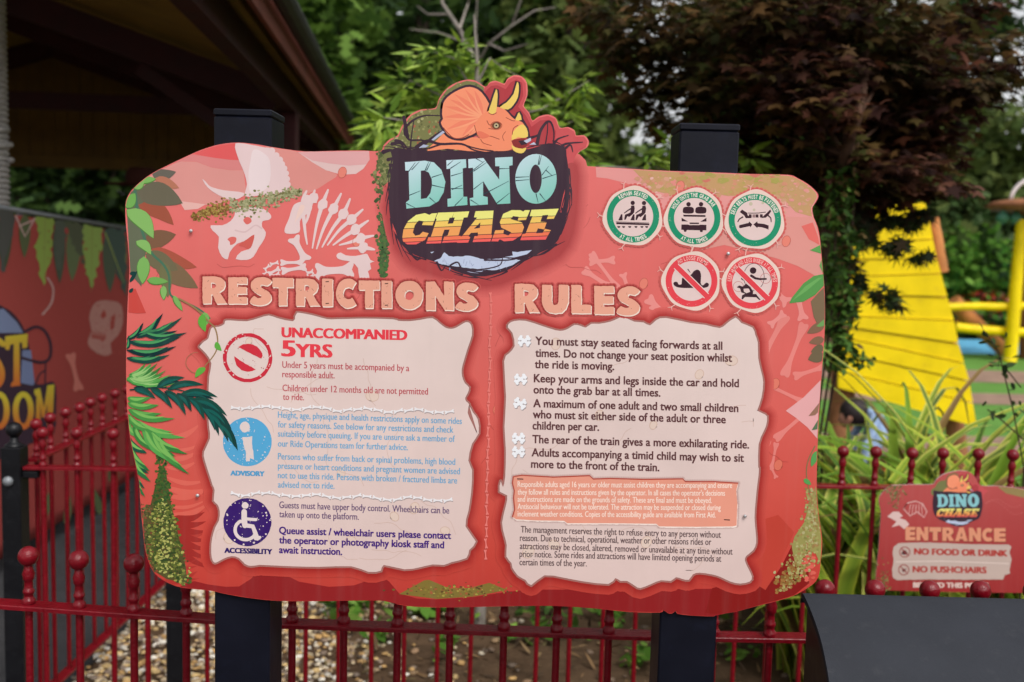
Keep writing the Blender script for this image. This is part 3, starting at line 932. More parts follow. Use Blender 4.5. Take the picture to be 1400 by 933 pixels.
def strap_plant(x, y, n, L_, label, bright=1.15):
    V, F, C = [], [], []
    for k in range(n):
        cg = mixc(lin(random.choice([(104, 136, 40), (84, 118, 38), (124, 150, 48), (66, 98, 40)])), (0, 0, 0), 0)
        cy = lin(random.choice([(214, 208, 90), (192, 196, 70), (222, 216, 116), (128, 158, 56)]))
        cg = tuple(v * bright for v in cg); cy = tuple(v * bright for v in cy)
        if random.random() < .07: cg, cy = lin((130, 104, 62)), lin((150, 122, 76))
        blade(V, F, C, (x + random.uniform(-.07, .07), y + random.uniform(-.07, .07), 0), random.uniform(-.35, 3.5), L_ * random.uniform(.55, 1.1), random.uniform(1.3, 3.0), random.uniform(.05, .085), cg, cy)
    o = mobj('strap_leaf_plant', V, F, M['strap'], None, C, True, base=(x, y, 0))
    return tag(o, label, 'plant', 'variegated strap leaved plants behind the red fence')
random.seed(33)
SPL = [(1122, 3.75, 1.15, 'strap leaved plant right beside the lower right edge of the sign'), (1165, 4.25, 1.3, 'tall strap leaved plant in front of the crouching child'), (1190, 3.7, 1.15, 'strap leaved plant between the sign and the entrance sign'), (1240, 4.1, 1.35, 'tall strap leaved plant below the yellow panel'), (1262, 3.65, 1.2, 'strap leaved plant behind the top left corner of the entrance sign'), (1320, 4.2, 1.25, 'arching strap leaved plant above the emblem of the entrance sign'), (1335, 3.6, 1.15, 'strap leaved plant behind the middle of the entrance sign'), (1395, 3.9, 1.3, 'strap leaved plant at the right edge behind the entrance sign'), (1095, 4.2, .9, 'low strap leaved plant showing under the right corner of the sign'), (1440, 3.6, 1.15, 'strap leaved plant cut off by the right edge of the picture'), (1150, 3.55, .95, 'pale strap leaved plant nearest the fence by the sign'), (1215, 3.5, 1.0, 'strap leaved plant left of the entrance sign, close behind the fence')]
for px, Y, L_, lab in SPL:
    strap_plant(P(px, 700, Y).x, Y + .12, 25, L_ * (1.42 if not 1140 < px < 1230 else 1.22), lab)
# little weeds and fallen leaves in the bed below the sign
random.seed(44)
for i, (px, py, n, s, lab) in enumerate([(478, 838, 30, .11, 'broad leaved green weed at the edge of the gravel'), (520, 880, 14, .07, 'small pale green seedling right of the gravel'), (608, 905, 12, .06, 'green seedling in the soil left of the sapling trunk'), (720, 880, 16, .09, 'yellow green seedling right of the sapling trunk'), (845, 850, 26, .08, 'bright low weed left of the right post'), (868, 915, 20, .07, 'weed in the soil beside the foot of the right post'), (1010, 905, 14, .07, 'small weed under the right corner of the sign'), (760, 835, 24, .08, 'weed patch below the middle of the right panel'), (590, 838, 30, .11, 'dark green weed below the moss strip of the sign')]):
    d = ray(px, py); t = -CAM_H / d.z
    g = Vector((d.x * t, d.y * t, 0))
    pos = cloud((g.x, g.y, .06), (.09, .07, .06), n, .1)
    o = leaf_obj('weed', [leaf_arrays(pos, rng.uniform(s * .6, s * 1.3, n), OVAL, pick([(96, 140, 52), (80, 120, 44), (124, 160, 70)], n), .5, 0, .2)], M['leaf'], None, (g.x, g.y, 0))
    tag(o, lab, 'weed', 'weeds in the bed below the sign')
n = 2600
pos = np.stack([rng.uniform(-.75, 2.3, n), rng.uniform(3.5, 8.0, n), rng.uniform(.004, .03, n)], 1)
tag(leaf_obj('leaf_litter', [leaf_arrays(pos, rng.uniform(.03, .09, n), LANCE, pick([(120, 94, 66), (92, 72, 52), (146, 120, 86), (70, 56, 44), (104, 92, 62)], n), 2.0, 0, .1)], M['litter']), 'dry fallen leaves on the soil under the sign', 'leaf litter', None, 'stuff')
n = 6500
pos = np.stack([rng.uniform(-.8, 2.2, n), 4.1 + 4.2 * rng.random(n) ** .9, rng.uniform(.02, .22, n)], 1)
pos = pos[(np.sin(pos[:, 0] * 7) + np.sin(pos[:, 1] * 5 + 1) + rng.normal(0, .6, n)) > .1 - .6 * (pos[:, 1] > 5.6)]; n = len(pos)
tag(leaf_obj('ground_cover', [leaf_arrays(pos, rng.uniform(.04, .11, n), OVAL, pick([(70, 100, 40), (90, 124, 50), (58, 80, 38), (112, 142, 60)], n), .6, 0, .1)], M['leaf']), 'low green ground cover under the trees behind the bed', 'ground cover', None, 'stuff')
# overhanging leafy sprig near the right edge
sx, syy = P(1375, 560, 3.6).x, 3.6
sg = thing('sprig_plant', 'thin dark stemmed plant with round leaves in front of the turf at the right edge', 'plant', (sx + .1, syy, 0))
m = MB()
for pts in [[(1400, 640), (1385, 560), (1365, 480), (1345, 452)], [(1398, 600), (1370, 575), (1350, 560)], [(1396, 530), (1372, 500), (1352, 500)]]:
    m.tube([P(a, b_, syy) for a, b_ in pts], .0025, 5)
m.tube([P(1400, 640, syy), (sx + .1, syy, .5), (sx + .1, syy, 0)], .004, 5)
m.build('stem', M['darkbark'], sg)
pp = [P(a + random.uniform(-8, 8), b_ + random.uniform(-8, 8), syy + random.uniform(-.05, .05)) for a, b_ in [(1345, 452), (1352, 460), (1360, 468), (1366, 480), (1372, 490), (1378, 505), (1384, 530), (1350, 500), (1360, 500), (1350, 560), (1362, 566), (1375, 575), (1388, 590), (1380, 470), (1390, 480), (1392, 560), (1340, 470), (1386, 545)] for _ in (0, 1)]
leaf_obj('foliage', [leaf_arrays(pp, rng.uniform(.025, .045, len(pp)), OVAL, pick([(62, 84, 46), (50, 68, 42), (78, 100, 56)], len(pp)), .3, .1, .1)], M['leaf'], sg)
# ---------------------------------------------------------------- open-sided shelter at the left
D0 = Vector((-1.33, 4.6, 0)); DV = Vector((-.78, 7.9, 0)); PV = Vector((-1, -.09, 0)).normalized()
EZ, RZ, HW = 2.80, 3.85, 3.3
sh = thing('shelter', 'open dark shelter with a low gabled roof and maroon beams at the upper left', 'shelter', tuple(D0))
def cp(t, u, z): return D0 + DV * t + PV * u + Vector((0, 0, z))
def beam(name, a, b, w_, h, mat, parent=sh):
    a, b = Vector(a), Vector(b)
    d = (b - a).normalized(); s = d.cross(Vector((0, 0, 1))).normalized() * w_ / 2; u = s.cross(d).normalized() * h / 2
    m = MB().add([a - s - u, a + s - u, a + s + u, a - s + u, b - s - u, b + s - u, b + s + u, b - s + u], [(0, 1, 2, 3), (7, 6, 5, 4), (0, 4, 5, 1), (1, 5, 6, 2), (2, 6, 7, 3), (3, 7, 4, 0)])
    return m.build(name, M[mat], parent)
t0, t1 = -.1, 1.03
roof = MB()
for sgn in (0, 1):
    u0, u1 = (0 - .12, HW) if sgn == 0 else (HW, 2 * HW + .12)
    za, zb = (EZ - .03, RZ) if sgn == 0 else (RZ, EZ - .03)
    roof.prism([cp(t0, u0, za + .05), cp(t1, u0, za + .05), cp(t1, u1, zb + .05), cp(t0, u1, zb + .05)], Vector((0, 0, .06)))
rf = roof.build('roof', M['roof'], sh)
so = MB()
for sgn in (0, 1):
    u0, u1 = (0, HW) if sgn == 0 else (HW, 2 * HW)
    za, zb = (EZ, RZ) if sgn == 0 else (RZ, EZ)
    so.prism([cp(t0, u0, za + .0), cp(t1 - .01, u0, za + .0), cp(t1 - .01, u1, zb + .0), cp(t0, u1, zb + .0)], Vector((0, 0, .045)))
so.build('ceiling', M['soffit'], sh)
beam('fascia', cp(t0, -.13, EZ - .03), cp(t1, -.13, EZ - .03), .025, .16, 'fascia')
beam('eave_beam', cp(t0, .1, EZ - .1), cp(t1 - .01, .1, EZ - .1), .1, .18, 'wood_dark')
g = MB().tube([cp(t0, -.21, EZ + .035), cp(t1, -.21, EZ + .035)], .055, 10)
g.build('gutter', M['gutter'], sh)
for k, t in ((1, .43), (3, .72), (4, .985)):
    beam('rafter', cp(t, .16, EZ - .12), cp(t, HW, RZ - .12), .09, .2, 'wood_dark')
    beam('rafter', cp(t, 2 * HW - .16, EZ - .12), cp(t, HW, RZ - .12), .09, .2, 'wood_dark')
    if k in (1, 3, 4):
        beam('tie_beam', cp(t + .006, .9, EZ + .08), cp(t + .006, 2 * HW - .9, EZ + .08), .07, .16, 'wood_dark') if k == 3 else None
        beam('brace', cp(t + .006, .25, EZ - .55), cp(t + .006, 1.2, EZ + .08), .07, .1, 'wood_dark')
for t in (.46, .98):
    p = cp(t, .1, 0)
    MB().box((p.x - .06, p.y - .06, 0), (p.x + .06, p.y + .06, EZ - .19), .006).build('post', M['wood_dark'], sh)
    p = cp(t, 2 * HW - .1, 0)
    MB().box((p.x - .06, p.y - .06, 0), (p.x + .06, p.y + .06, EZ - .19), .006).build('post', M['wood_dark'], sh)
# boarded gable at the far end
gb = MB()
nb = 46
for k in range(nb):
    ua, ub = 2 * HW * k / nb + .003, 2 * HW * (k + 1) / nb - .003
    zf = lambda u: (EZ + (RZ - EZ) * (u / HW) if u < HW else EZ + (RZ - EZ) * (2 - u / HW)) - .02
    gb.prism([cp(1.0, ua, EZ - .30), cp(1.0, ub, EZ - .30), cp(1.0, ub, max(EZ - .2, zf(ub))), cp(1.0, ua, max(EZ - .2, zf(ua)))], Vector((0, .02, 0)))
gb.build('gable_boarding', M['boarding'], sh)
beam('gable_trim', cp(.997, 0, EZ - .36), cp(.997, 2 * HW, EZ - .36), .05, .14, 'boarding')

# ---------------------------------------------------------------- playground pieces at the right
PYY = 7.6
ps = thing('climbing_panel', 'bright yellow slanted plank panel on brown posts behind the maple', 'play panel', (P(1240, 600, PYY).x, PYY, 0))
zq = zm(1080, 250, 2.331)
left = [(275, 75), (240, 122), (205, 195), (199, 245), (195, 300), (190, 355), (182, 425), (172, 458), (164, 492), (158, 542), (155, 600), (154, 655)]
right = [(430, 60), (442, 108), (456, 180), (468, 240), (482, 290), (502, 364), (523, 440), (538, 512), (556, 576), (572, 632), (583, 702), (596, 780)]
for k in range(len(left) - 1):
    a, b, c, d = left[k], right[k], right[k + 1], left[k + 1]
    q = zq([(a[0], a[1] + 2.2), (b[0], b[1] + 2.2), (c[0], c[1] - 1.4), (d[0], d[1] - 1.4)])
    Yk = PYY + .012 * (k % 2) + random.uniform(0, .006)
    MB().prism([P(x, y, Yk) for x, y in q], Vector((0, .03, 0))).build('plank', M['yellow'], ps)
bkp = zq([(285, 90), (425, 75), (455, 200), (490, 340), (530, 500), (570, 690), (560, 720), (175, 640), (185, 480), (205, 320), (215, 200)])
MB().prism([P(x, y, PYY + .052) for x, y in bkp], Vector((0, .02, 0))).build('backing', M['log'], ps)
def rod(name, a, b, r0, r1, mat, parent, n=10, wob=0.0):
    a, b = Vector(a), Vector(b)
    pts = [a.lerp(b, k / 6) + Vector((random.uniform(-wob, wob), 0, random.uniform(-wob, wob))) for k in range(7)]
    o = MB().tube(pts, [r0 + (r1 - r0) * k / 6 for k in range(7)], n).build(name, M[mat], parent)
    return autosmooth(o, 50)
b0 = P(1158, 420, PYY + .2)
rod('post', (P(1146, 640, PYY + .2).x, PYY + .2, 0), b0, .1, .09, 'brown_post', ps, 12)
rod('post', (P(1312, 640, PYY + .2).x, PYY + .2, 0), P(1298, 520, PYY + .2), .075, .07, 'brown_post', ps, 12)
rod('log_edge', P(1276, 298, PYY + .12), P(1286, 372, PYY + .12), .045, .055, 'log', ps, 10, .006)
# yellow rails, tower post and leaning log
RY = 15.9
lf_ = thing('log_rail', 'yellow log rail fence with two rails right of the slanted panel', 'rail fence', (P(1350, 500, RY).x, RY, 0))
rod('rail', P(1295, 420, RY), P(1440, 418, RY), .06, .062, 'yellow', lf_, 10, .008)
rod('rail', P(1305, 448, RY + .06), P(1440, 458, RY + .06), .075, .07, 'yellow', lf_, 10, .008)
rod('post', P(1381, 492, RY - .08), P(1397, 300, RY - .08), .1, .085, 'yellow', lf_, 12, .008)
MB().tube([P(1381, 491, RY - .08), (P(1380, 500, RY - .08).x, RY - .08, 0)], .1, 12).build('post', M['yellow'], lf_, True)
tw_ = thing('play_tower', 'brown post carrying a weathered wooden disc and a pale arch at the right edge', 'play tower', (P(1425, 500, 16.4).x, 16.4, 0))
rod('post', (P(1412, 500, 16.4).x, 16.4, 0), P(1412, 285, 16.4), .21, .19, 'brown_post', tw_, 14)
dc = P(1430, 283, 16.0)
MB().lathe([(.02, .12), (.5, .11), (.74, .07), (.88, 0), (.76, -.07), (.1, -.09)], (dc.x, dc.y, dc.z), 26).build('disc', M['brown_post'], tw_, True)
MB().tube([(dc.x - .55 * math.cos(a), dc.y, dc.z + .08 + .4 * math.sin(a)) for a in [k * math.pi / 14 for k in range(15)]], .03, 8).build('arch', M['alu'], tw_, True)
for k in range(5):
    MB().lathe([(.02, -.1), (.09, -.05), (.1, 0), (.05, .07), (.015, .12)], (dc.x - .72 + k * .2, dc.y - .15, dc.z - .18), 10).build('bell', M['green_plastic'], tw_, True)
ln = thing('leaning_log', 'orange log leaning down behind the yellow rails', 'log', (P(1340, 470, 16.3).x, 16.3, 0))
rod('log', P(1302, 412, 16.3), P(1374, 482, 16.3), .13, .11, 'log', ln, 12, .01)
rod('branch_stub', P(1304, 449, 16.4), P(1318, 434, 16.4), .075, .07, 'log', ln, 10)

# ---------------------------------------------------------------- people
def body(name, joints, edges, parent, mat, lev=2):
    me = bpy.data.meshes.new(name)
    og = org(parent)
    me.from_pydata([tuple(Vector(p) - og) for p, r in joints], edges, [])
    o = bpy.data.objects.new(name, me); COL.objects.link(o); o.parent = parent
    ORG[o.name] = og
    me.materials.append(M[mat])
    s = o.modifiers.new('skin', 'SKIN'); s.use_smooth_shade = True
    for v, (p, r) in zip(me.skin_vertices[0].data, joints):
        v.radius = r if isinstance(r, tuple) else (r, r)
    me.skin_vertices[0].data[0].use_root = True
    u = o.modifiers.new('subd', 'SUBSURF'); u.levels = lev; u.render_levels = lev
    return o
def head_mesh(name, c, r, parent, mat, fwd):
    """egg shaped head with nose, brow and ears facing fwd"""
    c = Vector(c); f = Vector(fwd).normalized(); s = f.cross(Vector((0, 0, 1))).normalized()
    V = []; F = []; nu, nv = 20, 14
    for j in range(nv + 1):
        th = math.pi * j / nv
        for i in range(nu):
            ph = 2 * math.pi * i / nu
            d = f * math.sin(th) * math.cos(ph) + s * math.sin(th) * math.sin(ph) * .82 + Vector((0, 0, 1.18)) * math.cos(th)
            k = 1.0
            fr = math.sin(th) * math.cos(ph)
            if fr > .9 and 1.6 < th < 1.95: k = 1.14
            if abs(math.sin(ph)) > .95 and 1.4 < th < 1.8: k = 1.12
            if th > 2.2: k = .92 if fr < .3 else 1.0
            V.append(c + d * r * k)
    for j in range(nv):
        for i in range(nu):
            l = (i + 1) % nu
            F.append((j * nu + i, j * nu + l, j * nu + nu + l, j * nu + nu + i))
    return mobj(name, V, F, M[mat], parent, None, True)
def person(label, x, y, z0, sc, fwd):
    t = thing('person', label, 'person', (x, y, z0))
    f = Vector(fwd).normalized(); s = f.cross(Vector((0, 0, 1)))
    q = lambda a, b, h: Vector((x, y, z0)) + s * a * sc + f * b * sc + Vector((0, 0, h * sc))
    J = [(q(0, 0, .95), (.15 * sc, .11 * sc)), (q(0, 0, 1.2), (.15 * sc, .11 * sc)), (q(0, 0, 1.42), (.16 * sc, .1 * sc)), (q(0, .01, 1.52), .06 * sc),
         (q(.19, 0, 1.43), .065 * sc), (q(.26, .0, 1.15), .05 * sc), (q(.25, .12, .92), .04 * sc), (q(-.19, 0, 1.43), .065 * sc), (q(-.26, 0, 1.15), .05 * sc), (q(-.25, .12, .92), .04 * sc),
         (q(.1, 0, .85), .1 * sc), (q(.11, .02, .48), .07 * sc), (q(.11, -.01, .08), .05 * sc), (q(.12, .13, .04), .045 * sc), (q(-.1, 0, .85), .1 * sc), (q(-.11, .02, .48), .07 * sc), (q(-.11, -.01, .08), .05 * sc), (q(-.12, .13, .04), .045 * sc)]
    E = [(0, 1), (1, 2), (2, 3), (2, 4), (4, 5), (5, 6), (2, 7), (7, 8), (8, 9), (0, 10), (10, 11), (11, 12), (12, 13), (0, 14), (14, 15), (15, 16), (16, 17)]
    body('body', J, E, t, 'navy')
    head_mesh('head', q(0, .03, 1.66), .105 * sc, t, 'skin', fwd)
    for sg in (-1, 1):
        hb = q(sg * .25, .13, .9)
        for k in range(4):
            a = q(sg * .25 + (k - 1.5) * .018, .15, .89); MB().tube([hb, a, a + f * .02 * sc - Vector((0, 0, .06 * sc))], [.02 * sc, .011 * sc, .008 * sc], 6).build('finger', M['skin'], t, True)
        MB().tube([hb, q(sg * .22, .17, .87), q(sg * .215, .19, .83)], [.02 * sc, .012 * sc, .009 * sc], 6).build('thumb', M['skin'], t, True)
    hc = q(0, .02, 1.76)
    MB().lathe([(.245 * sc, .01), (.24 * sc, .02), (.11 * sc, .025), (.105 * sc, .1 * sc), (.08 * sc, .13 * sc), (.01, .125 * sc)], tuple(hc), 28).build('hat', M['hat'], t, True)
    return t
hp = P(192, 240, 7.2)
pl2 = MB().box((-4.6, 6.75, 0), (-2.55, 9.5, .2), .01).build('platform', M['tarmac']); tag(pl2, None, None, None, 'structure')
person('person in dark navy clothes and a wide brown hat, standing behind the banner', hp.x, 7.2, .2, 1.0, (.75, -.65, 0))

# crouching child
cy = 7.05
g0 = P(1188, 612, cy)
ch = thing('person', 'child in pale blue crouching on the lawn behind the strap leaved plants', 'person', (g0.x, cy, 0))
B0 = Vector((g0.x, cy, 0))
q = lambda a, b, h: B0 + Vector((a, b, h))
zc_ = lambda px, py: P(px, py, cy) - Vector((0, 0, 0))
hip = P(1205, 592, cy); chest = P(1190, 566, cy); neck = P(1176, 560, cy); headc = P(1164, 566, cy)
J = [(hip, (.085, .075)), (hip.lerp(chest, .5) + Vector((0, 0, .02)), (.085, .075)), (chest, (.085, .07)), (neck, .035),
     (chest + Vector((0, -.08, 0)), .04), (chest + Vector((-.03, -.13, -.13)), .03), (chest + Vector((-.1, -.15, -.22)), .022),
     (chest + Vector((0, .08, 0)), .04), (chest + Vector((-.04, .12, -.13)), .03), (chest + Vector((-.11, .1, -.22)), .022),
     (hip + Vector((-.03, -.07, -.02)), .06), (Vector((hip.x - .18, cy - .09, .2)), .045), (Vector((hip.x - .04, cy - .09, .05)), .034), (Vector((hip.x - .12, cy - .09, .03)), .028),
     (hip + Vector((-.03, .07, -.02)), .06), (Vector((hip.x - .18, cy + .09, .2)), .045), (Vector((hip.x - .04, cy + .09, .05)), .034), (Vector((hip.x - .12, cy + .09, .03)), .028)]
E = [(0, 1), (1, 2), (2, 3), (2, 4), (4, 5), (5, 6), (2, 7), (7, 8), (8, 9), (0, 10), (10, 11), (11, 12), (12, 13), (0, 14), (14, 15), (15, 16), (16, 17)]
body('body', J, E, ch, 'paleblue')
head_mesh('head', headc, .085, ch, 'skin', (-1, .2, -.35))
hv = [(headc + Vector((.015, 0, .02)) + Vector(v) * .1) for v in []]
m = MB(); nu, nv = 18, 10
V = []; F = []
for j in range(nv + 1):
    th = math.pi * .78 * j / nv
    for i in range(nu):
        ph = 2 * math.pi * i / nu
        d = Vector((math.sin(th) * math.cos(ph), math.sin(th) * math.sin(ph) * .9, math.cos(th)))
        V.append(headc + Vector((.022, 0, .012)) + d * .1 * (1 + .05 * math.sin(7 * ph)))
for j in range(nv):
    for i in range(nu):
        l = (i + 1) % nu; F.append((j * nu + i, j * nu + l, j * nu + nu + l, j * nu + nu + i))
mobj('hair', V, F, M['hair'], ch, None, True)
rb = thing('red_bag', 'small red drawstring bag on the lawn beside the crouching child', 'bag', (P(1213, 612, cy - .15).x, cy - .15, 0))
c = P(1213, 612, cy - .15)
MB().lathe([(.02, 0), (.075, .01), (.085, .07), (.07, .14), (.03, .18), (.045, .2), (.02, .21)], (c.x, cy - .15, P(1213, 606, cy - .15).z - .1 if False else 0.0), 16).build('body', M['redcloth'], rb, True)
# ---------------------------------------------------------------- the big ride sign
YS = 1.745                        # front face of its panel
PW = 0.1                          # its posts
sign = thing('ride_sign', 'large red dinosaur ride sign of restrictions and rules on two square black posts', 'sign', (P(650, 500, YS).x, 1.8, 0))

def sign_post(px0, px1, py, pxb):
    y0, y1 = YS + 0.007, YS + 0.007 + PW
    x0, x1 = P(px0, py, y0).x, P(px1, py, y0).x
    top = P((px0 + px1) / 2, py, y0).z
    b = MB().box((x0, y0, 0), (x1, y1, top - 0.012), 0.003)
    p = b.build('post', M['post_black'], sign)
    autosmooth(p, 30)
    c = MB().box((x0 - 0.0006, y0 - 0.0006, top - 0.0118), (x1 + 0.0006, y1 + 0.0006, top), 0.0022).build('post_cap', M['post_black'], p)
    autosmooth(c, 30)
    return p
sign_post(292, 371, 149, 290)
sign_post(930, 1012, 169, 917)

z1 = zm(160, 90, 3.889); zl = zm(520, 90, 4.667); z5 = zm(800, 150, 3.889); z6 = zm(800, 330, 3.889)
OUT = (z1([(45, 740), (60, 690), (90, 650), (140, 605), (200, 565), (300, 515), (400, 468), (470, 440), (550, 418), (640, 409), (740, 418), (850, 437), (1000, 456), (1150, 453), (1300, 451)])
    + zl([(0, 545), (20, 510), (60, 470), (110, 445), (140, 380), (190, 315), (260, 280), (350, 270), (375, 210), (420, 150), (480, 110), (550, 90), (610, 97), (670, 135), (700, 105), (740, 97), (790, 115), (810, 85), (850, 62), (900, 68), (935, 110), (938, 190), (915, 255), (950, 300), (970, 350), (1010, 325), (1070, 312), (1120, 335), (1145, 395), (1200, 392), (1240, 415), (1250, 445), (1300, 445), (1330, 480), (1320, 520), (1270, 550), (1245, 590), (1235, 632)])
    + z5([(250, 315), (420, 325), (700, 335), (900, 343), (1080, 347), (1130, 365), (1190, 400), (1232, 440), (1240, 465), (1225, 495), (1208, 525), (1215, 570), (1235, 620), (1248, 680), (1255, 750), (1262, 830)])
    + [(1127.5, 400), (1127.7, 450), (1125, 490), (1122, 530), (1119, 580), (1117, 640)]
    + zm(960, 640, 4.444)([(697, 130), (705, 250), (715, 330), (728, 420), (728, 500), (720, 570), (712, 640), (690, 690), (640, 730), (560, 775), (450, 810), (330, 840), (200, 875), (80, 893)])
    + zm(680, 630, 3.889)([(1150, 828), (1050, 825), (960, 815), (950, 800), (930, 812), (910, 812), (880, 795), (865, 808), (700, 805), (500, 785), (250, 772)])
    + zm(340, 780, 2.917)([(800, 148), (660, 145), (590, 135), (530, 121), (300, 123), (120, 122), (0, 110)])
    + zm(170, 640, 4.91)([(700, 850), (580, 825), (460, 812), (370, 800), (300, 775), (240, 740), (190, 690), (155, 610), (135, 520), (125, 420), (115, 330), (105, 200), (95, 80)])
    + [(178, 600), (174, 560), (172.5, 520), (172.5, 480), (173.5, 440), (175, 405), (177, 370), (175, 335), (172, 305)])
OUTS = smooth(OUT, 3)

# body of the panel: a thin sheet
fr = [P(x, y, YS) for x, y in OUTS]
b = MB().prism(fr, Vector((0, 0.005, 0)))
board = b.build('panel', M['alu'], sign)

GR = [(190, (225, 115, 112)), (400, (219, 106, 101)), (560, (213, 96, 88)), (680, (206, 82, 71)), (760, (196, 69, 58)), (840, (182, 58, 51))]  # print gradient; its paler top partly paints in the sky's reflection
EDGE = rough(OUTS, 0, 2.0)
def inside(x, y):
    c = False
    j = len(OUTS) - 1
    for i in range(len(OUTS)):
        (xi, yi), (xj, yj) = OUTS[i], OUTS[j]
        if (yi > y) != (yj > y) and x < (xj - xi) * (y - yi) / (yj - yi) + xi: c = not c
        j = i
    return c
def keep_in(p):
    """print ends at the cut edge of the panel"""
    x, y = p
    if (215 < x < 1090 and 250 < y < 790) or inside(x, y): return p
    q = min(EDGE, key=lambda e: (e[0] - x) ** 2 + (e[1] - y) ** 2)
    return (q[0] + (650 - q[0]) * .0015, q[1] + (500 - q[1]) * .0015)
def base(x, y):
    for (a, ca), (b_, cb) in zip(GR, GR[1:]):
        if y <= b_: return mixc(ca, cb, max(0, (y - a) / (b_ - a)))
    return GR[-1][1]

A = Art(Y=YS)
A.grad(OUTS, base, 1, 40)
A.fit = keep_in
# wave bands along the top
A.poly(z1([(405, 468), (470, 443), (550, 421), (638, 412), (652, 470), (660, 503), (600, 500), (520, 490), (450, 478)]), (221, 92, 92), 2)
A.poly(z1([(300, 520), (395, 472), (450, 480), (520, 491), (600, 501), (660, 504), (672, 555), (600, 555), (500, 540), (420, 510), (350, 508)]), (214, 130, 128), 2)
A.poly(z1([(120, 625), (200, 570), (300, 522), (345, 509), (420, 511), (500, 541), (600, 556), (672, 556), (690, 690), (560, 730), (470, 742), (345, 722), (250, 690), (180, 660)]), (216, 146, 139), 2)
A.poly(z1([(330, 720), (400, 728), (470, 738), (430, 762), (360, 768)]), (226, 176, 168), 3)
A.poly(smooth(z1([(790, 430), (850, 441), (955, 457), (1060, 520), (1120, 560), (1172, 582), (1120, 620), (1060, 658), (990, 690), (900, 700), (860, 600)]), 3), (219, 143, 135), 2)
A.poly(z1([(960, 458), (1150, 456), (1340, 454), (1343, 500), (1310, 548), (1270, 576), (1190, 580), (1110, 556), (1040, 515)]), (224, 190, 187), 3)
A.poly(z1([(960, 458), (1150, 456), (1340, 454), (1343, 500), (1325, 525), (1230, 532), (1130, 520), (1040, 505)]), (222, 165, 165), 4)
# top right
A.poly(z5([(60, 300), (250, 318), (420, 328), (700, 338), (900, 346), (1080, 350), (1130, 368), (1190, 404), (1229, 442), (1236, 465), (1222, 495), (1205, 525), (1212, 570), (1232, 622), (1245, 680), (1252, 750), (1259, 830), (1262, 900), (1130, 830), (1020, 790), (740, 690), (500, 600), (400, 520), (330, 440), (220, 392), (120, 367), (60, 360)]), (225, 150, 146), 2)
A.poly(z5([(560, 760), (620, 660), (740, 560), (900, 560), (1060, 570), (1212, 572), (1232, 622), (1245, 680), (1252, 750), (1259, 830), (1262, 905), (1130, 832), (1020, 792), (740, 720)]), (219, 147, 138), 3)
A.poly(z5([(255, 320), (420, 330), (700, 340), (900, 348), (1080, 352), (1128, 368), (1188, 405), (1226, 442), (1232, 465), (1220, 490), (1200, 522), (1206, 570), (1120, 545), (1060, 480), (960, 450), (760, 460), (640, 440), (480, 460), (360, 430)]), (194, 152, 106), 4)
RCT = z5([(1150, 620), (1210, 600), (1240, 680), (1246, 720), (1190, 690)])
A.poly(RCT, (224, 108, 100), 5)
def boxs(x0, y0, x1, y1):
    return lambda: (random.uniform(x0, x1), random.uniform(y0, y1))
A.blobs(150, boxs(885, 239, 1090, 268), 1.5, 6, [(188, 154, 98), (178, 156, 92), (202, 150, 116), (206, 142, 114), (192, 146, 100), (212, 158, 134), (184, 158, 98)], 5)
A.blobs(26, boxs(930, 236, 1075, 250), 3, 9, [(176, 158, 92), (168, 158, 84), (184, 150, 94), (204, 118, 102)], 6, .5)
A.blobs(50, boxs(1060, 250, 1112, 292), 1.5, 5, [(208, 146, 122), (216, 158, 140), (194, 152, 108), (200, 156, 122), (220, 146, 138)], 6)
A.blobs(34, boxs(868, 242, 930, 268), 2, 5, [(226, 176, 168), (206, 150, 120), (222, 140, 130)], 6)

# bottom bands
B4_ = zm(340, 780, 2.917); G6 = zm(960, 640, 4.444); G4 = zm(170, 640, 4.91); z8 = zm(680, 630, 3.889)
DK, DK2 = (143, 34, 36), (132, 26, 24)
A.poly(G4([(372, 798), (430, 770), (470, 760), (560, 782), (680, 798), (770, 796), (850, 745), (900, 690), (940, 668), (985, 690), (1060, 740), (1060, 905), (850, 872), (700, 847), (580, 822), (460, 809)]), DK, 2)
A.poly(B4_([(100, 20), (130, 10), (200, 45), (320, 66), (420, 60), (500, 32), (535, 26), (560, 45), (600, 92), (670, 112), (750, 116), (900, 106), (1040, 84), (1250, 80), (1400, 78), (1400, 154), (1250, 149), (1050, 142), (800, 147), (660, 144), (590, 134), (530, 120), (300, 122), (120, 121), (0, 109), (0, 60)]), DK, 3)
A.poly(z8([(-30, 715), (100, 692), (250, 686), (700, 686), (1180, 681), (1240, 656), (1295, 640), (1400, 640), (1400, 690), (1400, 780), (1280, 800), (1150, 826), (1050, 823), (960, 812), (951, 798), (930, 809), (910, 809), (880, 792), (865, 805), (700, 802), (500, 783), (250, 770), (-30, 768)]), (140, 30, 32), 4)
A.poly(G6([(60, 730), (170, 706), (310, 690), (385, 742), (480, 600), (590, 385), (630, 400), (640, 480), (650, 700), (560, 772), (450, 806), (330, 836), (200, 871), (80, 889), (20, 880)]), DK2, 5)
A.poly(G6([(330, 325), (462, 286), (560, 392), (470, 585), (385, 742), (300, 690), (270, 560), (330, 470)]), (190, 66, 53), 5)
A.poly(B4_([(600, 95), (700, 40), (720, 38), (800, 72), (880, 70), (960, 50), (1030, 78), (900, 104), (750, 114)]), (128, 110, 52), 4)
A.blobs(170, lambda: (random.gauss(628, 40), random.gauss(808, 4.5)), .8, 2.6, [(140, 125, 55), (110, 95, 45), (165, 150, 70), (160, 90, 55), (95, 70, 40)], 5)

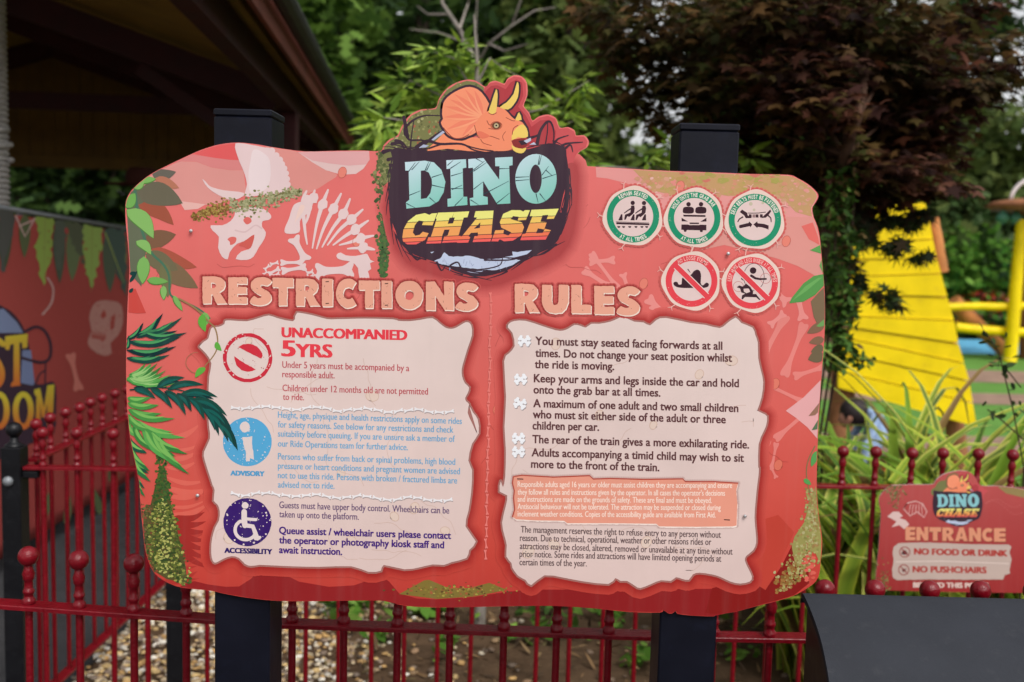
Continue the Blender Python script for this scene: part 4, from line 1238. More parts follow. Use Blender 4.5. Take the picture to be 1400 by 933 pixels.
# ghost shapes: pale fronds low on the left, pale bones on the right
for i in range(16):
    y = 600 + i * 13
    A.leaf((222 + random.uniform(-6, 6), y), (268 + random.uniform(0, 22), y + random.uniform(-22, 12)), random.uniform(5, 9), mixc(base(0, y), (235, 130, 110) if i < 9 else (140, 30, 28), .35), 3, .12)
for i in range(7):
    A.leaf((238, 706 + i * 4), (280 + i * 2, 700 + i * 13), 9, mixc(base(0, 720), (130, 25, 25), .6), 4, .15)
GB = (228, 140, 132)
G5 = zm(960, 420, 3.889)
for a, b_, w_ in [((445, 40), (310, 290), 60), ((545, 85), (435, 370), 52), ((660, 315), (485, 370), 46), ((320, 400), (560, 515), 40), ((590, 530), (385, 705), 44), ((350, 705), (325, 870), 36), ((395, 720), (370, 860), 30), ((365, 850), (395, 910), 26)]:
    A.bone(G5([a])[0], G5([b_])[0], w_ / 3.889, mixc(GB, base(0, G5([a])[0][1]), .25), 3)
A.poly(G5([(445, 552), (540, 480), (634, 385), (628, 450), (618, 560), (612, 700), (560, 640), (500, 590)]), (226, 166, 166), 4)
for a, b_, w_ in [((30, 60), (180, 260), 40), ((-10, 150), (140, 250), 50), ((330, 300), (460, 420), 60), ((350, 340), (440, 425), 40), ((160, 100), (20, 110), 46), ((200, 170), (230, 260), 44), ((1000, 260), (1080, 330), 70), ((1130, 290), (1160, 420), 60), ((980, 450), (1060, 380), 46)]:
    q = z6([a, b_])
    A.bone(q[0], q[1], w_ / 3.889, (230, 142, 136), 4)
A.bone((700, 330), (716, 420), 9, (226, 128, 120), 3)
# thin drawn roots and pebbles
for i in range(46):
    x, y = random.uniform(195, 1110), random.uniform(250, 790)
    pts = [(x, y)]
    a = random.uniform(0, 6.3)
    for k in range(6):
        a += random.uniform(-.7, .7)
        x += 9 * math.cos(a); y += 9 * math.sin(a); pts.append((x, y))
    if all(190 < p[0] < 1105 and 255 < p[1] < 800 for p in pts):
        A.stroke(pts, .6, mixc(base(0, y), (120, 40, 40), .3), 5, sm=3)
for x, y in [(880, 388), (468, 236), (680, 560), (1060, 525), (1064, 636), (686, 448), (930, 255), (1010, 480), (488, 330), (1075, 330)]:
    A.poly(ell(x, y, 5.5, 7.5, 16, .3), mixc(base(x, y), (240, 176, 130), .3), 5)
    A.loop(ell(x, y, 5.7, 7.7, 16, .3), .6, mixc(base(x, y), (150, 70, 50), .45), 6)

# skeleton
SK = (225, 198, 197); SK2 = (214, 182, 182)
zs = zm(270, 180, 4.442)
def sp(pts, col=SK, L=6, n=3): A.poly(smooth(zs(pts), n) if n else zs(pts), col, L)
sp([(230, 72), (330, 82), (410, 97), (440, 102), (465, 130), (495, 155), (500, 185), (525, 200), (530, 230), (545, 262), (540, 290), (550, 320), (540, 365), (380, 388), (290, 392), (300, 320), (280, 240), (250, 170)], (226, 198, 198))
for x_, y_, r_ in [(452, 118, 20), (478, 146, 20), (500, 172, 20), (514, 198, 18), (528, 224, 18), (538, 254, 18), (542, 288, 20), (546, 322, 20)]:
    A.poly(ell(*zs([(x_, y_)])[0], r_ / 4.442, None, 14), (226, 198, 198), 6)
sp([(340, 110), (400, 130), (440, 180), (440, 300), (400, 360), (320, 370), (310, 260), (320, 190)], (230, 210, 211), 7)
sp([(30, 290), (50, 305), (80, 335), (160, 357), (280, 372), (262, 402), (200, 415), (120, 382), (60, 338)])
sp([(240, 465), (330, 460), (400, 470), (440, 500), (448, 522), (430, 538), (395, 545), (393, 580), (415, 612), (405, 655), (372, 705), (340, 760), (300, 780), (232, 775), (265, 730), (312, 715), (332, 690), (346, 625), (300, 662), (240, 682), (195, 735), (184, 776), (150, 762), (125, 705), (130, 640), (92, 602), (80, 570), (150, 570), (200, 545), (225, 510)], SK, 6, 2)
sp([(278, 540), (295, 520), (320, 525), (328, 548), (300, 565)], (216, 105, 98), 7)
sp([(182, 655), (205, 640), (235, 645), (230, 675), (200, 690), (196, 670)], (216, 105, 98), 7)
sp([(250, 690), (300, 655), (345, 628), (330, 690), (310, 715), (280, 700)], (205, 92, 84), 7)
A.stroke(zs([(230, 600), (290, 610), (350, 570), (390, 590)]), 2, SK2, 7, sm=4)
sp([(590, 442), (640, 425), (690, 432), (692, 480), (650, 512), (622, 545), (618, 612), (540, 620), (530, 590), (555, 530), (570, 480)])
sp([(620, 455), (650, 450), (640, 490), (600, 540), (590, 560)], (232, 200, 190), 7)
for pts in [[(662, 362), (640, 420), (645, 520), (655, 620), (666, 684)], [(712, 358), (690, 430), (670, 520), (655, 560)], [(793, 355), (760, 440), (725, 560), (698, 708)], [(872, 378), (825, 470), (765, 590), (724, 712)], [(926, 410), (885, 500), (820, 590), (757, 702)], [(1003, 475), (935, 535), (860, 600), (790, 690)], [(1036, 542), (960, 595), (890, 640), (824, 690)], [(1068, 633), (990, 650), (930, 672), (862, 690)], [(1074, 717), (1005, 706), (912, 712)]]:
    q = smooth(zs(pts), 4, False)
    k = len(q) // 3
    A.stroke(q[:k + 1], 2.6, SK, 6, 6)
    A.stroke(q[k:], 6, SK, 6, 2)
for x, y in [(760, 445), (825, 470), (885, 500), (935, 535), (960, 595), (990, 650), (1005, 706), (660, 415), (705, 405)]:
    A.poly(rough(ell(*zs([(x, y)])[0], 6.5, 8, 14, .5), .8), SK, 7)
def bo(a, b_, w_, L=7): A.bone(zs([a])[0], zs([b_])[0], w_ / 4.442, SK, L)
bo((580, 640), (660, 790), 78); bo((502, 797), (640, 795), 40); bo((508, 848), (662, 822), 48)
bo((405, 840), (440, 812), 26); bo((430, 868), (500, 830), 34); bo((440, 808), (492, 795), 26); bo((450, 880), (500, 862), 30); bo((400, 870), (425, 850), 22)
bo((715, 850), (950, 838), 100); bo((660, 862), (705, 850), 34); bo((670, 885), (705, 875), 26); bo((725, 860), (745, 905), 60)
sp([(845, 748), (870, 735), (900, 752), (960, 756), (1010, 745), (1032, 745), (1050, 780), (1075, 790), (1048, 800), (1055, 835), (1035, 850), (1045, 892), (985, 893), (975, 830), (935, 792), (880, 782), (850, 770)], SK, 6, 2)
# moss across the skull
for i in range(760):
    t = random.random()
    x = 262 + t * 150; y = 296 - 36 * t ** .8 + random.gauss(0, 3.0 + 3.2 * math.sin(math.pi * t)) + (4 if .4 < t < .85 else 2)
    c = random.choice([(150, 150, 110), (160, 160, 120), (136, 138, 96), (120, 116, 74), (172, 168, 128)]) if t > .35 else random.choice([(150, 124, 60), (130, 100, 48), (168, 142, 76), (120, 84, 44)])
    A.poly([(x + random.uniform(.9, 2.6) * math.cos(2 * math.pi * j / 6), y + random.uniform(.9, 2.0) * math.sin(2 * math.pi * j / 6)) for j in range(6)], c, 8)
# moss column left of the logo
for i in range(620):
    y = 208 + 170 * random.random() ** 1.25
    wd = 15 * (1 - (y - 208) / 200) + 2.5
    x = 527 - (y - 208) * .02 + random.gauss(0, wd * .45)
    if y < 225: x += 4
    c = random.choice([(118, 122, 76), (96, 104, 62), (140, 138, 92), (82, 92, 54)]) if y < 262 else random.choice([(72, 96, 60), (60, 84, 50), (88, 108, 62), (70, 110, 60)])
    r = random.uniform(1.2, 3.4)
    A.poly([(x + r * random.uniform(.7, 1.1) * math.cos(2 * math.pi * j / 7), y + r * random.uniform(.7, 1.1) * math.sin(2 * math.pi * j / 7)) for j in range(7)], c, 8)
A.poly([(516, 212), (536, 206), (548, 215), (546, 240), (536, 262), (526, 256), (520, 236)], (116, 120, 74), 7)

# foliage printed on the left edge
z7 = zm(160, 180, 3.586)
def lf(a, b_, w_, col, L=8, bend=0.0):
    q = z7([a, b_]); A.leaf(q[0], q[1], w_ / 3.586, col, L, bend)
OL = (112, 100, 82)
A.poly(z7([(48, 380), (60, 300), (100, 255), (130, 330), (150, 420), (150, 560), (130, 640), (120, 760), (66, 700), (58, 560)]), (98, 104, 82), 7)
lf((165, 205), (290, 198), 60, (104, 98, 88), 7, .1); lf((185, 230), (305, 278), 52, (180, 116, 92), 7); lf((100, 300), (322, 352), 118, (104, 98, 80), 8, -.08)
lf((105, 360), (278, 458), 80, (156, 82, 62), 7, -.12); lf((130, 560), (290, 505), 90, (122, 88, 66), 7, -.05); lf((170, 575), (392, 666), 78, (168, 84, 66), 7, .06); lf((185, 640), (398, 768), 100, (124, 100, 74), 8)
lf((140, 600), (300, 680), 90, (110, 102, 76), 8); lf((230, 640), (250, 815), 60, (112, 110, 74), 8)
VG = (122, 174, 92); VG2 = (104, 158, 78)
A.stroke(z7([(88, 290), (98, 380), (120, 480), (165, 590), (225, 650), (255, 710), (262, 800), (320, 830), (400, 870), (450, 910), (480, 960)]), 4.2, (70, 112, 88), 9, 1.6, 4)
def lf2(a, b_, w_, bend=0.0):
    q = z7([a, b_])
    A.leaf(q[0], q[1], w_ / 3.586, (84, 130, 60), 10, bend)
    A.leaf((q[0][0] + .6, q[0][1] - .6), (q[1][0] - .4, q[1][1] - .8), w_ / 3.586 - 1.6, random.choice([VG, (130, 178, 98), (112, 168, 84)]), 11, bend)
lf2((100, 240), (192, 236), 40); lf2((80, 280), (136, 232), 56); lf2((42, 375), (90, 305), 60); lf2((46, 385), (180, 526), 84, -.12); lf2((92, 540), (168, 606), 50, -.15); lf2((130, 614), (126, 750), 66); lf2((146, 730), (252, 738), 40); lf2((226, 758), (230, 828), 36); lf2((275, 806), (322, 882), 30); lf2((425, 888), (440, 960), 46)
A.poly(z7([(58, 780), (90, 770), (142, 890), (100, 892), (56, 888)]), (198, 72, 64), 6)
for a, b_ in [((62, 740), (100, 682)), ((60, 700), (96, 690)), ((60, 790), (80, 768))]:
    lf(a, b_, 18, (22, 60, 58), 9)
# vine over the left panel
g3 = zm(160, 320, 3.889)
A.stroke(g3([(330, 345), (390, 378), (445, 420), (490, 470), (520, 500), (535, 560), (528, 620), (500, 665), (470, 700), (440, 745)]), 2.6, (150, 120, 80), 22, 1.2, 4)
A.stroke(g3([(440, 740), (400, 735), (368, 700), (372, 660), (400, 635), (430, 630)]), 1.2, (170, 110, 84), 13, .8, 4)
for a, b_, w_ in [((455, 425), (470, 520), 44), ((525, 575), (556, 622), 30), ((470, 712), (415, 765), 34)]:
    q = g3([a, b_]); A.leaf(q[0], q[1], w_ / 3.889, (96, 168, 66), 23, .1)
# palm fronds
zp = zm(160, 420, 3.889)
PD = [(20, 62, 58), (24, 72, 62), (16, 50, 52)]; PG = [(70, 140, 66), (86, 160, 78), (56, 122, 58)]
def pl(a, b_, w_, cols, hi, L, bend=0.1, twin=True):
    if twin:
        pl((a[0] + random.uniform(-9, 9), a[1] + random.uniform(-9, 9)), (b_[0] + (a[0] - b_[0]) * random.uniform(.12, .3) + random.uniform(-8, 8), b_[1] + (a[1] - b_[1]) * random.uniform(.12, .3) + random.uniform(-16, 16)), w_ * .9, cols, mixc(hi, cols[0], .35), L - .5, bend, False)
    w_ *= 1.02
    a = (max(50, a[0] - 22), a[1] + 6)
    q = zp([a, b_])
    A.leaf(q[0], q[1], w_ / 3.889, random.choice(cols), L, bend)
    m = mixc(q[0], q[1], .12); e = mixc(q[0], q[1], .8)
    A.leaf(m, e, w_ * .42 / 3.889, hi, L + 1, bend)
LP = 22
for tip, b0, w_ in [((245, 32), (120, 150), 30), ((346, 54), (150, 135), 28), ((372, 136), (140, 130), 32), ((140, 82), (75, 170), 26), ((341, 156), (80, 175), 36), ((316, 208), (60, 225), 34), ((280, 254), (55, 262), 34), ((60, 150), (52, 220), 20)]:
    pl(b0, tip, w_, PD, (74, 150, 92), LP)
for k, tip in enumerate([(242, 312), (262, 335), (288, 358), (322, 398), (230, 402), (178, 398), (150, 408), (215, 298), (180, 300), (150, 345), (120, 380)]):
    pl((48 + k * 5, 385 - k * 3), tip, 22, PG, (150, 196, 120), LP + 2, .12)
for tip, b0 in [((360, 374), (230, 425)), ((462, 414), (290, 432)), ((536, 480), (360, 455)), ((586, 580), (420, 480)), ((610, 652), (470, 520)), ((642, 764), (540, 590)), ((592, 718), (500, 545)), ((542, 686), (462, 505)), ((466, 602), (400, 470)), ((396, 556), (340, 450)), ((366, 576), (280, 435)), ((294, 540), (200, 430)), ((205, 488), (110, 430))]:
    pl(b0, tip, 36, PD, (22, 92, 84), LP + 4, -.1)
A.stroke(zp([(70, 440), (250, 428), (400, 465), (520, 560), (560, 620)]), 2, (20, 60, 56), LP + 4, 1, 4)
for k, (tip, b0) in enumerate([((224, 520), (50, 500)), ((308, 592), (70, 540)), ((362, 694), (110, 590)), ((376, 782), (180, 640)), ((386, 890), (220, 660)), ((336, 852), (190, 650)), ((268, 816), (160, 630)), ((182, 762), (110, 620)), ((192, 668), (60, 560)), ((160, 778), (70, 690)), ((176, 874), (80, 720)), ((180, 930), (86, 760)), ((150, 1010), (95, 820)), ((180, 480), (50, 478)), ((100, 690), (62, 600))]):
    pl(b0, tip, 36, PG if k < 9 or k > 12 else [(40, 110, 60), (24, 80, 62)], (120, 180, 90), LP + 6, .1)
# moss column in the lower left corner
A.poly([(219, 640), (226, 640), (234, 690), (246, 740), (254, 775), (256, 798), (228, 792), (208, 780), (196, 758), (190, 725), (196, 700), (206, 690), (212, 665)], (84, 78, 42), 7)
A.blobs(420, lambda: (random.uniform(182, 216), random.uniform(690, 782)), 1, 3, [(92, 88, 48), (120, 84, 50), (70, 70, 40), (134, 72, 52), (110, 108, 60), (60, 64, 36)], 8)
for i in range(1500):
    t = random.random() ** .7
    y = 596 + t * 205
    hw = 4 + 36 * t ** 1.3
    cx = 219 + 8 * t if t < .6 else 223 + (t - .6) * 14
    x = cx + random.uniform(-1, 1) * hw * random.random() ** .3 * .95
    lo = 176 + max(0, (y - 640)) * .13 + max(0, (y - 740)) * .55
    if x < lo or y > 770 + (x - 200) * .6: continue
    g = random.random()
    c = random.choice([(66, 82, 38), (84, 98, 44), (50, 68, 34), (106, 112, 52)]) if g < .72 else random.choice([(150, 152, 74), (172, 170, 92), (130, 136, 60)])
    if t < .45 and random.random() < .5: continue
    if t < .45: c = random.choice([(46, 78, 38), (60, 92, 44), (76, 100, 44)])
    if abs(x - cx) < hw * .25 and g > .6 and t > .4: c = (176, 176, 98)
    r = random.uniform(1.2, 3.2)
    A.poly([(x + r * random.uniform(.6, 1.1) * math.cos(2 * math.pi * j / 6), y + r * .8 * random.uniform(.6, 1.1) * math.sin(2 * math.pi * j / 6)) for j in range(6)], c, 8 + (i // 300))
# right edge
q = z6([(1085, 330), (1262, 178)])
A.poly(z6([(1085, 330), (1100, 300), (1160, 225), (1215, 185), (1266, 175), (1270, 235), (1225, 285), (1160, 322)]), (88, 150, 78), 9)
A.poly(z6([(1100, 318), (1170, 240), (1240, 195), (1262, 192), (1180, 262)]), (108, 168, 92), 10)
A.poly(z6([(1200, 320), (1240, 275), (1272, 245), (1274, 330), (1272, 450), (1240, 455), (1215, 400)]), (126, 106, 80), 8)
for a, b_, w_ in [((1272, 440), (1180, 490), 50), ((1270, 520), (1190, 540), 44), ((1270, 600), (1185, 630), 66), ((1272, 560), (1200, 590), 44)]:
    q = z6([a, b_]); A.leaf(q[0], q[1], w_ / 3.889, random.choice([(120, 92, 76), (132, 100, 78), (110, 96, 72)]), 8)
q = z6([(1198, 50), (1252, 20)]); A.poly(z6([(1195, 48), (1250, 20), (1255, 66)]), (92, 156, 82), 9)
A.poly(z6([(1228, 452), (1270, 415), (1272, 450), (1245, 456)]), (110, 160, 90), 10)
A.poly(z6([(1246, 130), (1262, 100), (1265, 170)]), (110, 160, 90), 9)
A.poly(G5([(565, 580), (622, 510), (616, 560), (600, 575)]), (150, 110, 90), 9); A.poly(G5([(582, 655), (616, 600), (612, 650)]), (90, 116, 84), 9)
A.stroke(G5([(600, 740), (570, 800), (555, 860), (560, 930), (575, 1000)]), 1.4, (120, 120, 80), 9, 1, 3)
for a, b_, w_ in [((612, 765), (580, 850), 36), ((540, 915), (580, 945), 26), ((640, 920), (620, 960), 22)]:
    q = G5([a, b_]); A.leaf(q[0], q[1], w_ / 3.889, (88, 156, 84), 10)
A.poly(G6([(560, 420), (620, 330), (660, 180), (692, 110), (700, 260), (712, 340), (724, 430), (724, 500), (716, 580), (690, 520), (650, 500), (600, 560), (580, 640), (560, 560), (545, 480)]), (152, 146, 84), 6)
for i in range(520):
    t = random.random()
    cx = 1110 - 28 * max(0, t - .45) / .55 - (0 if t > .45 else 0)
    y = 668 + t * 140
    x = cx + random.gauss(0, 4 + 9 * t)
    if x > 1121 - max(0, y - 778) * 1.6 or x < 1046: continue
    c = mixc(random.choice([(150, 150, 84), (168, 166, 100), (128, 130, 68), (180, 176, 116), (150, 110, 66), (196, 190, 150), (170, 120, 80)]), (152, 142, 84), .4)
    r = random.uniform(1, 2.8)
    A.poly([(x + r * random.uniform(.6, 1.1) * math.cos(2 * math.pi * j / 6), y + r * random.uniform(.6, 1.1) * math.sin(2 * math.pi * j / 6)) for j in range(6)], c, 7 + i // 260)
for i in range(120):
    x = random.gauss(1082, 13); y = 806 - (x - 1050) * .55 + random.gauss(0, 9)
    if y > 822 - (x - 1060) * .35 or x > 1105: continue
    A.poly(rough(ell(x, y, random.uniform(1, 3), None, 7), .4), random.choice([(140, 100, 50), (124, 92, 46), (156, 112, 60)]), 7)
A.blobs(16, lambda: (random.uniform(1094, 1112), random.uniform(758, 800)), 2, 5, [(214, 98, 84), (206, 90, 74)], 9)
A.build('printed_scenery', board)

# ---- text panels
zi1, zi2 = zm(270, 420, 6.665), zm(460, 420, 5.183)
LEFTP = (zi1([(20, 355), (60, 315), (100, 285), (122, 200), (150, 185), (200, 178), (245, 155), (252, 127), (300, 122), (450, 130), (560, 100), (650, 77), (730, 102), (870, 130), (890, 85), (905, 58), (925, 52), (1050, 75), (1180, 110)])
    + zi2([(0, 86), (100, 84), (200, 82), (400, 87), (440, 98), (520, 100), (600, 90), (680, 79), (730, 115), (770, 145), (810, 155), (850, 145), (900, 115), (930, 107), (955, 130), (960, 200), (930, 290), (900, 390), (888, 440), (890, 490), (910, 540), (940, 570), (930, 610), (912, 645), (920, 670), (940, 690), (930, 750), (960, 820), (1000, 900)])
    + zm(360, 540, 3.889)([(1095, 60), (1115, 95), (1140, 130), (1145, 205), (1110, 260), (1090, 350), (1110, 400), (1105, 520), (1090, 620), (1075, 700), (1130, 780), (1095, 825), (1080, 868), (1000, 890), (960, 905), (900, 902), (830, 918), (750, 928), (640, 905), (625, 935), (560, 942), (470, 912), (300, 915), (150, 912), (0, 905)])
    + G4([(900, 652), (850, 658), (810, 645), (770, 605), (720, 592), (665, 610), (620, 634), (600, 632), (586, 600), (583, 540), (590, 470), (610, 400), (636, 350), (640, 290), (625, 245), (600, 220), (606, 150), (592, 115)])
    + [(288, 655), (280, 630), (279, 618), (287, 600), (286, 585), (284, 560), (285, 540), (286, 515), (289, 497), (282, 484), (274, 476)])
RIGHTP = (zm(500, 300, 3.889)([(755, 575), (762, 555), (790, 541), (850, 540), (930, 565), (1010, 590), (1050, 592), (1080, 580), (1110, 562), (1140, 566), (1170, 576), (1200, 556), (1240, 556), (1300, 545), (1340, 528)])
    + z6([(190, 405), (225, 412), (262, 428), (310, 432), (345, 448), (380, 418), (430, 408), (560, 435), (640, 445), (715, 462), (750, 440), (800, 406), (830, 435), (890, 460), (905, 500), (918, 540), (920, 620), (935, 690), (947, 750), (938, 830), (915, 900)])
    + G5([(290, 550), (320, 565), (345, 582), (340, 630), (325, 665), (300, 730), (298, 850)])
    + G6([(345, 0), (342, 50), (335, 100), (325, 200), (318, 300), (326, 400), (328, 455), (310, 500), (268, 535), (260, 565), (280, 610), (302, 660), (290, 690), (230, 703), (170, 690), (110, 662)])
    + z8([(1140, 605), (1075, 596), (1040, 605), (1018, 634), (985, 630), (950, 620), (922, 640), (870, 636), (820, 655), (760, 678), (730, 665), (690, 640), (655, 640), (627, 625), (590, 656), (450, 641), (350, 622), (250, 610), (180, 662), (150, 635), (110, 612), (80, 570), (75, 545), (48, 510), (50, 450), (38, 400), (25, 330), (45, 240), (52, 185), (12, 165), (18, 110)])
    + zm(680, 440, 3.889)([(30, 880), (42, 820), (45, 680), (38, 560), (46, 400), (36, 210), (60, 170), (92, 130), (80, 60)]))
RINGS = [(15, .07), (12.5, .16), (10.3, .27), (8.3, .38), (6.5, .5), (5, .6)]
CREAM = (221, 198, 191)
def cream(x, y): return mixc((224, 203, 197), (219, 193, 187), min(1, max(0, (y - 440) / 350)))
def doodles(a, poly_box, n, L):
    for i in range(n):
        x, y = random.uniform(poly_box[0], poly_box[2]), random.uniform(poly_box[1], poly_box[3])
        an = random.uniform(0, 6.3); pts = [(x, y)]
        for k in range(7):
            an += random.uniform(-.6, .6); x += 10 * math.cos(an); y += 10 * math.sin(an)
            x = min(max(x, poly_box[0]), poly_box[2]); y = min(max(y, poly_box[1]), poly_box[3]); pts.append((x, y))
        a.stroke(pts, .7, (208, 178, 166), L, sm=3, cap=False)
    for i in range(n // 2):
        x, y = random.uniform(poly_box[0], poly_box[2]), random.uniform(poly_box[1], poly_box[3])
        r = random.uniform(4, 7.5); rot = random.uniform(0, 3)
        a.poly(ell(x, y, r, r * 1.25, 16, rot), (223, 199, 186), L)
        a.loop(ell(x, y, r, r * 1.25, 16, rot), .7, (206, 172, 152), L + 1)
panels = []
for poly, bx in [(LEFTP, (295, 450, 625, 765)), (RIGHTP, (700, 452, 1030, 780))]:
    A = Art(Y=YS)
    ps = smooth(poly, 2)
    A.halo(ps, RINGS, base, (140, 26, 26), 9)
    A.halo(ps, [(2.6, .55)], lambda x, y: (232, 200, 190), (110, 40, 34), 16, 2.0)
    A.loop(ps, 2.2, (160, 104, 98), 17)
    A.grad(ps, cream, 18, 20)
    doodles(A, bx, 16, 19)
    panels.append(A.build('text_panel', board))

def para(parent, lines, f, h, col, bold=0.0, name='paragraph', L=21, label=None):
    a = Art(Y=YS)
    for body, s, e in lines:
        q = f([s, e])
        a.text(body, q[0], q[1], h, col, L, bold)
    o = a.build(name, parent)
    return tag(o, label)
zb4, zb5 = zm(360, 540, 3.889), zm(680, 440, 3.889)
idt = lambda p: p
para(panels[0], [("UNACCOMPANIED", (385.8, 461), (555.9, 465))], idt, 13.2, (226, 62, 74), .085, 'heading')
para(panels[0], [("5", (386.3, 487), (402.6, 487.4))], idt, 21.5, (226, 62, 74), .14, 'heading')
para(panels[0], [("YRS", (405, 488), (453.3, 489))], idt, 17.6, (226, 62, 74), .11, 'heading')
RED2 = (186, 72, 84)
para(panels[0], [("Under 5 years must be accompanied by a", (386, 503), (559.4, 507.8)), ("responsible adult.", (386, 516), (457.5, 517.6))], idt, 9.0, RED2, .012)
para(panels[0], [("Children under 12 months old are not permitted", (386.3, 535), (585, 539.8)), ("to ride.", (386.9, 547), (415.5, 547.6))], idt, 9.0, RED2, .012)
BL = (98, 164, 204)
para(panels[0], [("Height, age, physique and health restrictions apply on some rides", (78, 122), (1055, 156)), ("for safety reasons. See below for any restrictions and check", (78, 173), (1010, 202)), ("suitability before queuing. If you are unsure ask a member of", (78, 222), (1018, 251)), ("our Ride Operations team for further advice.", (78, 275), (768, 295))], zb4, 8.7, BL, .012)
para(panels[0], [("Persons who suffer from back or spinal problems, high blood", (78, 343), (1020, 373)), ("pressure or heart conditions and pregnant women are advised", (78, 393), (1045, 423)), ("not to use this ride. Persons with broken / fractured limbs are", (78, 443), (1030, 472)), ("advised not to ride.", (78, 493), (378, 500))], zb4, 8.7, BL, .012)
para(panels[0], [("Guests must have upper body control. Wheelchairs can be", (85, 602), (988, 632)), ("taken up onto the platform.", (85, 651), (507, 665))], zb4, 9.0, (98, 72, 112), .012)
para(panels[0], [("Queue assist / wheelchair users please contact", (85, 738), (997, 766)), ("the operator or photography kiosk staff and", (85, 789), (960, 816)), ("await instruction.", (85, 841), (418, 851))], zb4, 9.4, (72, 38, 122), .032)
BR = (96, 58, 60)
para(panels[1], [("You must stay seated facing forwards at all", (203, 122), (1195, 149)), ("times. Do not change your seat position whilst", (203, 186), (1247, 213)), ("the ride is moving.", (200, 246), (620, 257))], zb5, 10.9, BR, .03)
para(panels[1], [("Keep your arms and legs inside the car and hold", (195, 321), (1283, 348)), ("onto the grab bar at all times.", (193, 381), (866, 398))], zb5, 10.9, BR, .03)
para(panels[1], [("A maximum of one adult and two small children", (192, 454), (1280, 480)), ("who must sit either side of the adult or three", (190, 512), (1213, 540)), ("children per car.", (188, 572), (540, 580))], zb5, 10.9, BR, .03)
para(panels[1], [("The rear of the train gives a more exhilarating ride.", (187, 645), (1337, 674))], zb5, 10.9, BR, .03)
para(panels[1], [("Adults accompanying a timid child may wish to sit", (183, 715), (1310, 745)), ("more to the front of the train.", (180, 776), (860, 795))], zb5, 10.9, BR, .03)
para(panels[1], [("The management reserves the right to refuse entry to any person without", (125, 382), (1188, 411)), ("reason. Due to technical, operational, weather or other reasons rides or", (120, 427), (1137, 449)), ("attractions may be closed, altered, removed or unavailable at any time without", (120, 470), (1250, 500)), ("prior notice. Some rides and attractions will have limited opening periods at", (118, 512), (1190, 538)), ("certain times of the year.", (118, 556), (475, 563))], z8, 9.0, (92, 70, 72), .012)
# salmon notice
A = Art(Y=YS)
NB = z8([(85, 85), (130, 78), (300, 88), (490, 80), (510, 98), (600, 95), (780, 100), (985, 97), (1000, 112), (1150, 112), (1280, 120), (1270, 160), (1276, 230), (1272, 345), (1250, 350), (1050, 352), (860, 350), (845, 336), (600, 333), (370, 333), (355, 320), (200, 318), (100, 312), (80, 300), (92, 260), (86, 200), (90, 160), (80, 120)])
A.halo(NB, [(3.4, .12), (2.2, .25)], cream, (110, 50, 44), 20)
A.poly([(x + .4, y + 1.6) for x, y in rough(NB, .4)], (244, 226, 216), 22)
A.poly(NB, (228, 152, 130), 23)
A.stroke(NB[:11], 1.6, (176, 70, 54), 24, cap=False); A.stroke([NB[i] for i in (23, 24, 25, 26, 27, 0)], 1.6, (176, 70, 54), 24, cap=False)
for body, s, e in [("Responsible adults aged 16 years or older must assist children they are accompanying and ensure", (108, 140), (1248, 146)), ("they follow all rules and instructions given by the operator. In all cases the operator's decisions", (108, 181), (1210, 187)), ("and instructions are made on the grounds of safety. These are final and must be obeyed.", (108, 219), (1140, 226)), ("Antisocial behaviour will not be tolerated. The attraction may be suspended or closed during", (108, 258), (1187, 264)), ("inclement weather conditions. Copies of the accessibility guide are available from First Aid.", (108, 297), (1160, 303))]:
    q = z8([s, e]); A.text(body, q[0], q[1], 7.7, (247, 222, 208), 25, .01)
for a, b_ in [((105, 97), (138, 99)), ((1205, 314), (1236, 316))]:
    A.stroke(z8([a, b_]), 1.4, (70, 40, 36), 25, cap=False)
A.build('notice', panels[1])
# bone bullets
for i, (x, y) in enumerate([(143, 102), (123, 306), (120, 435), (112, 620), (112, 692)]):
    c = zb5([(x, y)])[0]
    a = Art(Y=YS)
    d = 6.9
    ro = .25 if i == 2 else 0.0
    for dx, dy, col, L in [(.7, 1.1, (158, 146, 146), 20), (0, 0, (238, 238, 242), 22)]:
        for s_ in (1, -1):
            an = math.atan2(.72 * s_, 1) + ro
            ca, sa = math.cos(an), math.sin(an)
            a.stroke([(c[0] + dx - d * ca, c[1] + dy - d * sa), (c[0] + dx + d * ca, c[1] + dy + d * sa)], 4.0, col, L)
            for e_ in (1, -1):
                for k_ in (1, -1):
                    a.poly(rough(ell(c[0] + dx + e_ * d * ca - k_ * 1.9 * sa, c[1] + dy + e_ * d * sa + k_ * 1.9 * ca, 2.3, None, 10), .2), col, L)
    a.build('bullet', panels[1])
# bone dividers
def divider(x0, y0, x1, y1, n, w_, col, sh, parent, L=21):
    a = Art(Y=YS)
    for k in range(n):
        t0, t1 = k / n, (k + 1) / n - .004
        j0, j1 = random.uniform(-1.2, 1.2), random.uniform(-1.2, 1.2)
        if abs(x1 - x0) > abs(y1 - y0):
            p0 = (x0 + (x1 - x0) * t0, y0 + (y1 - y0) * t0 + j0 + 2.4 * math.sin(k * 1.3)); p1 = (x0 + (x1 - x0) * t1, y0 + (y1 - y0) * t1 + j1 + 2.4 * math.sin((k + 1) * 1.3))
        else:
            p0 = (x0 + (x1 - x0) * t0 + j0, y0 + (y1 - y0) * t0); p1 = (x0 + (x1 - x0) * t1 + j1, y0 + (y1 - y0) * t1)
        if sh: a.bone((p0[0] + .4, p0[1] + 1.2), (p1[0] + .4, p1[1] + 1.2), w_, sh, L)
        a.bone(p0, p1, w_, col, L + 1)
    return a.build('bone_divider', parent)
divider(315.5, 556.5, 622, 563, 22, 5.0, (232, 228, 230), (168, 152, 150), panels[0])
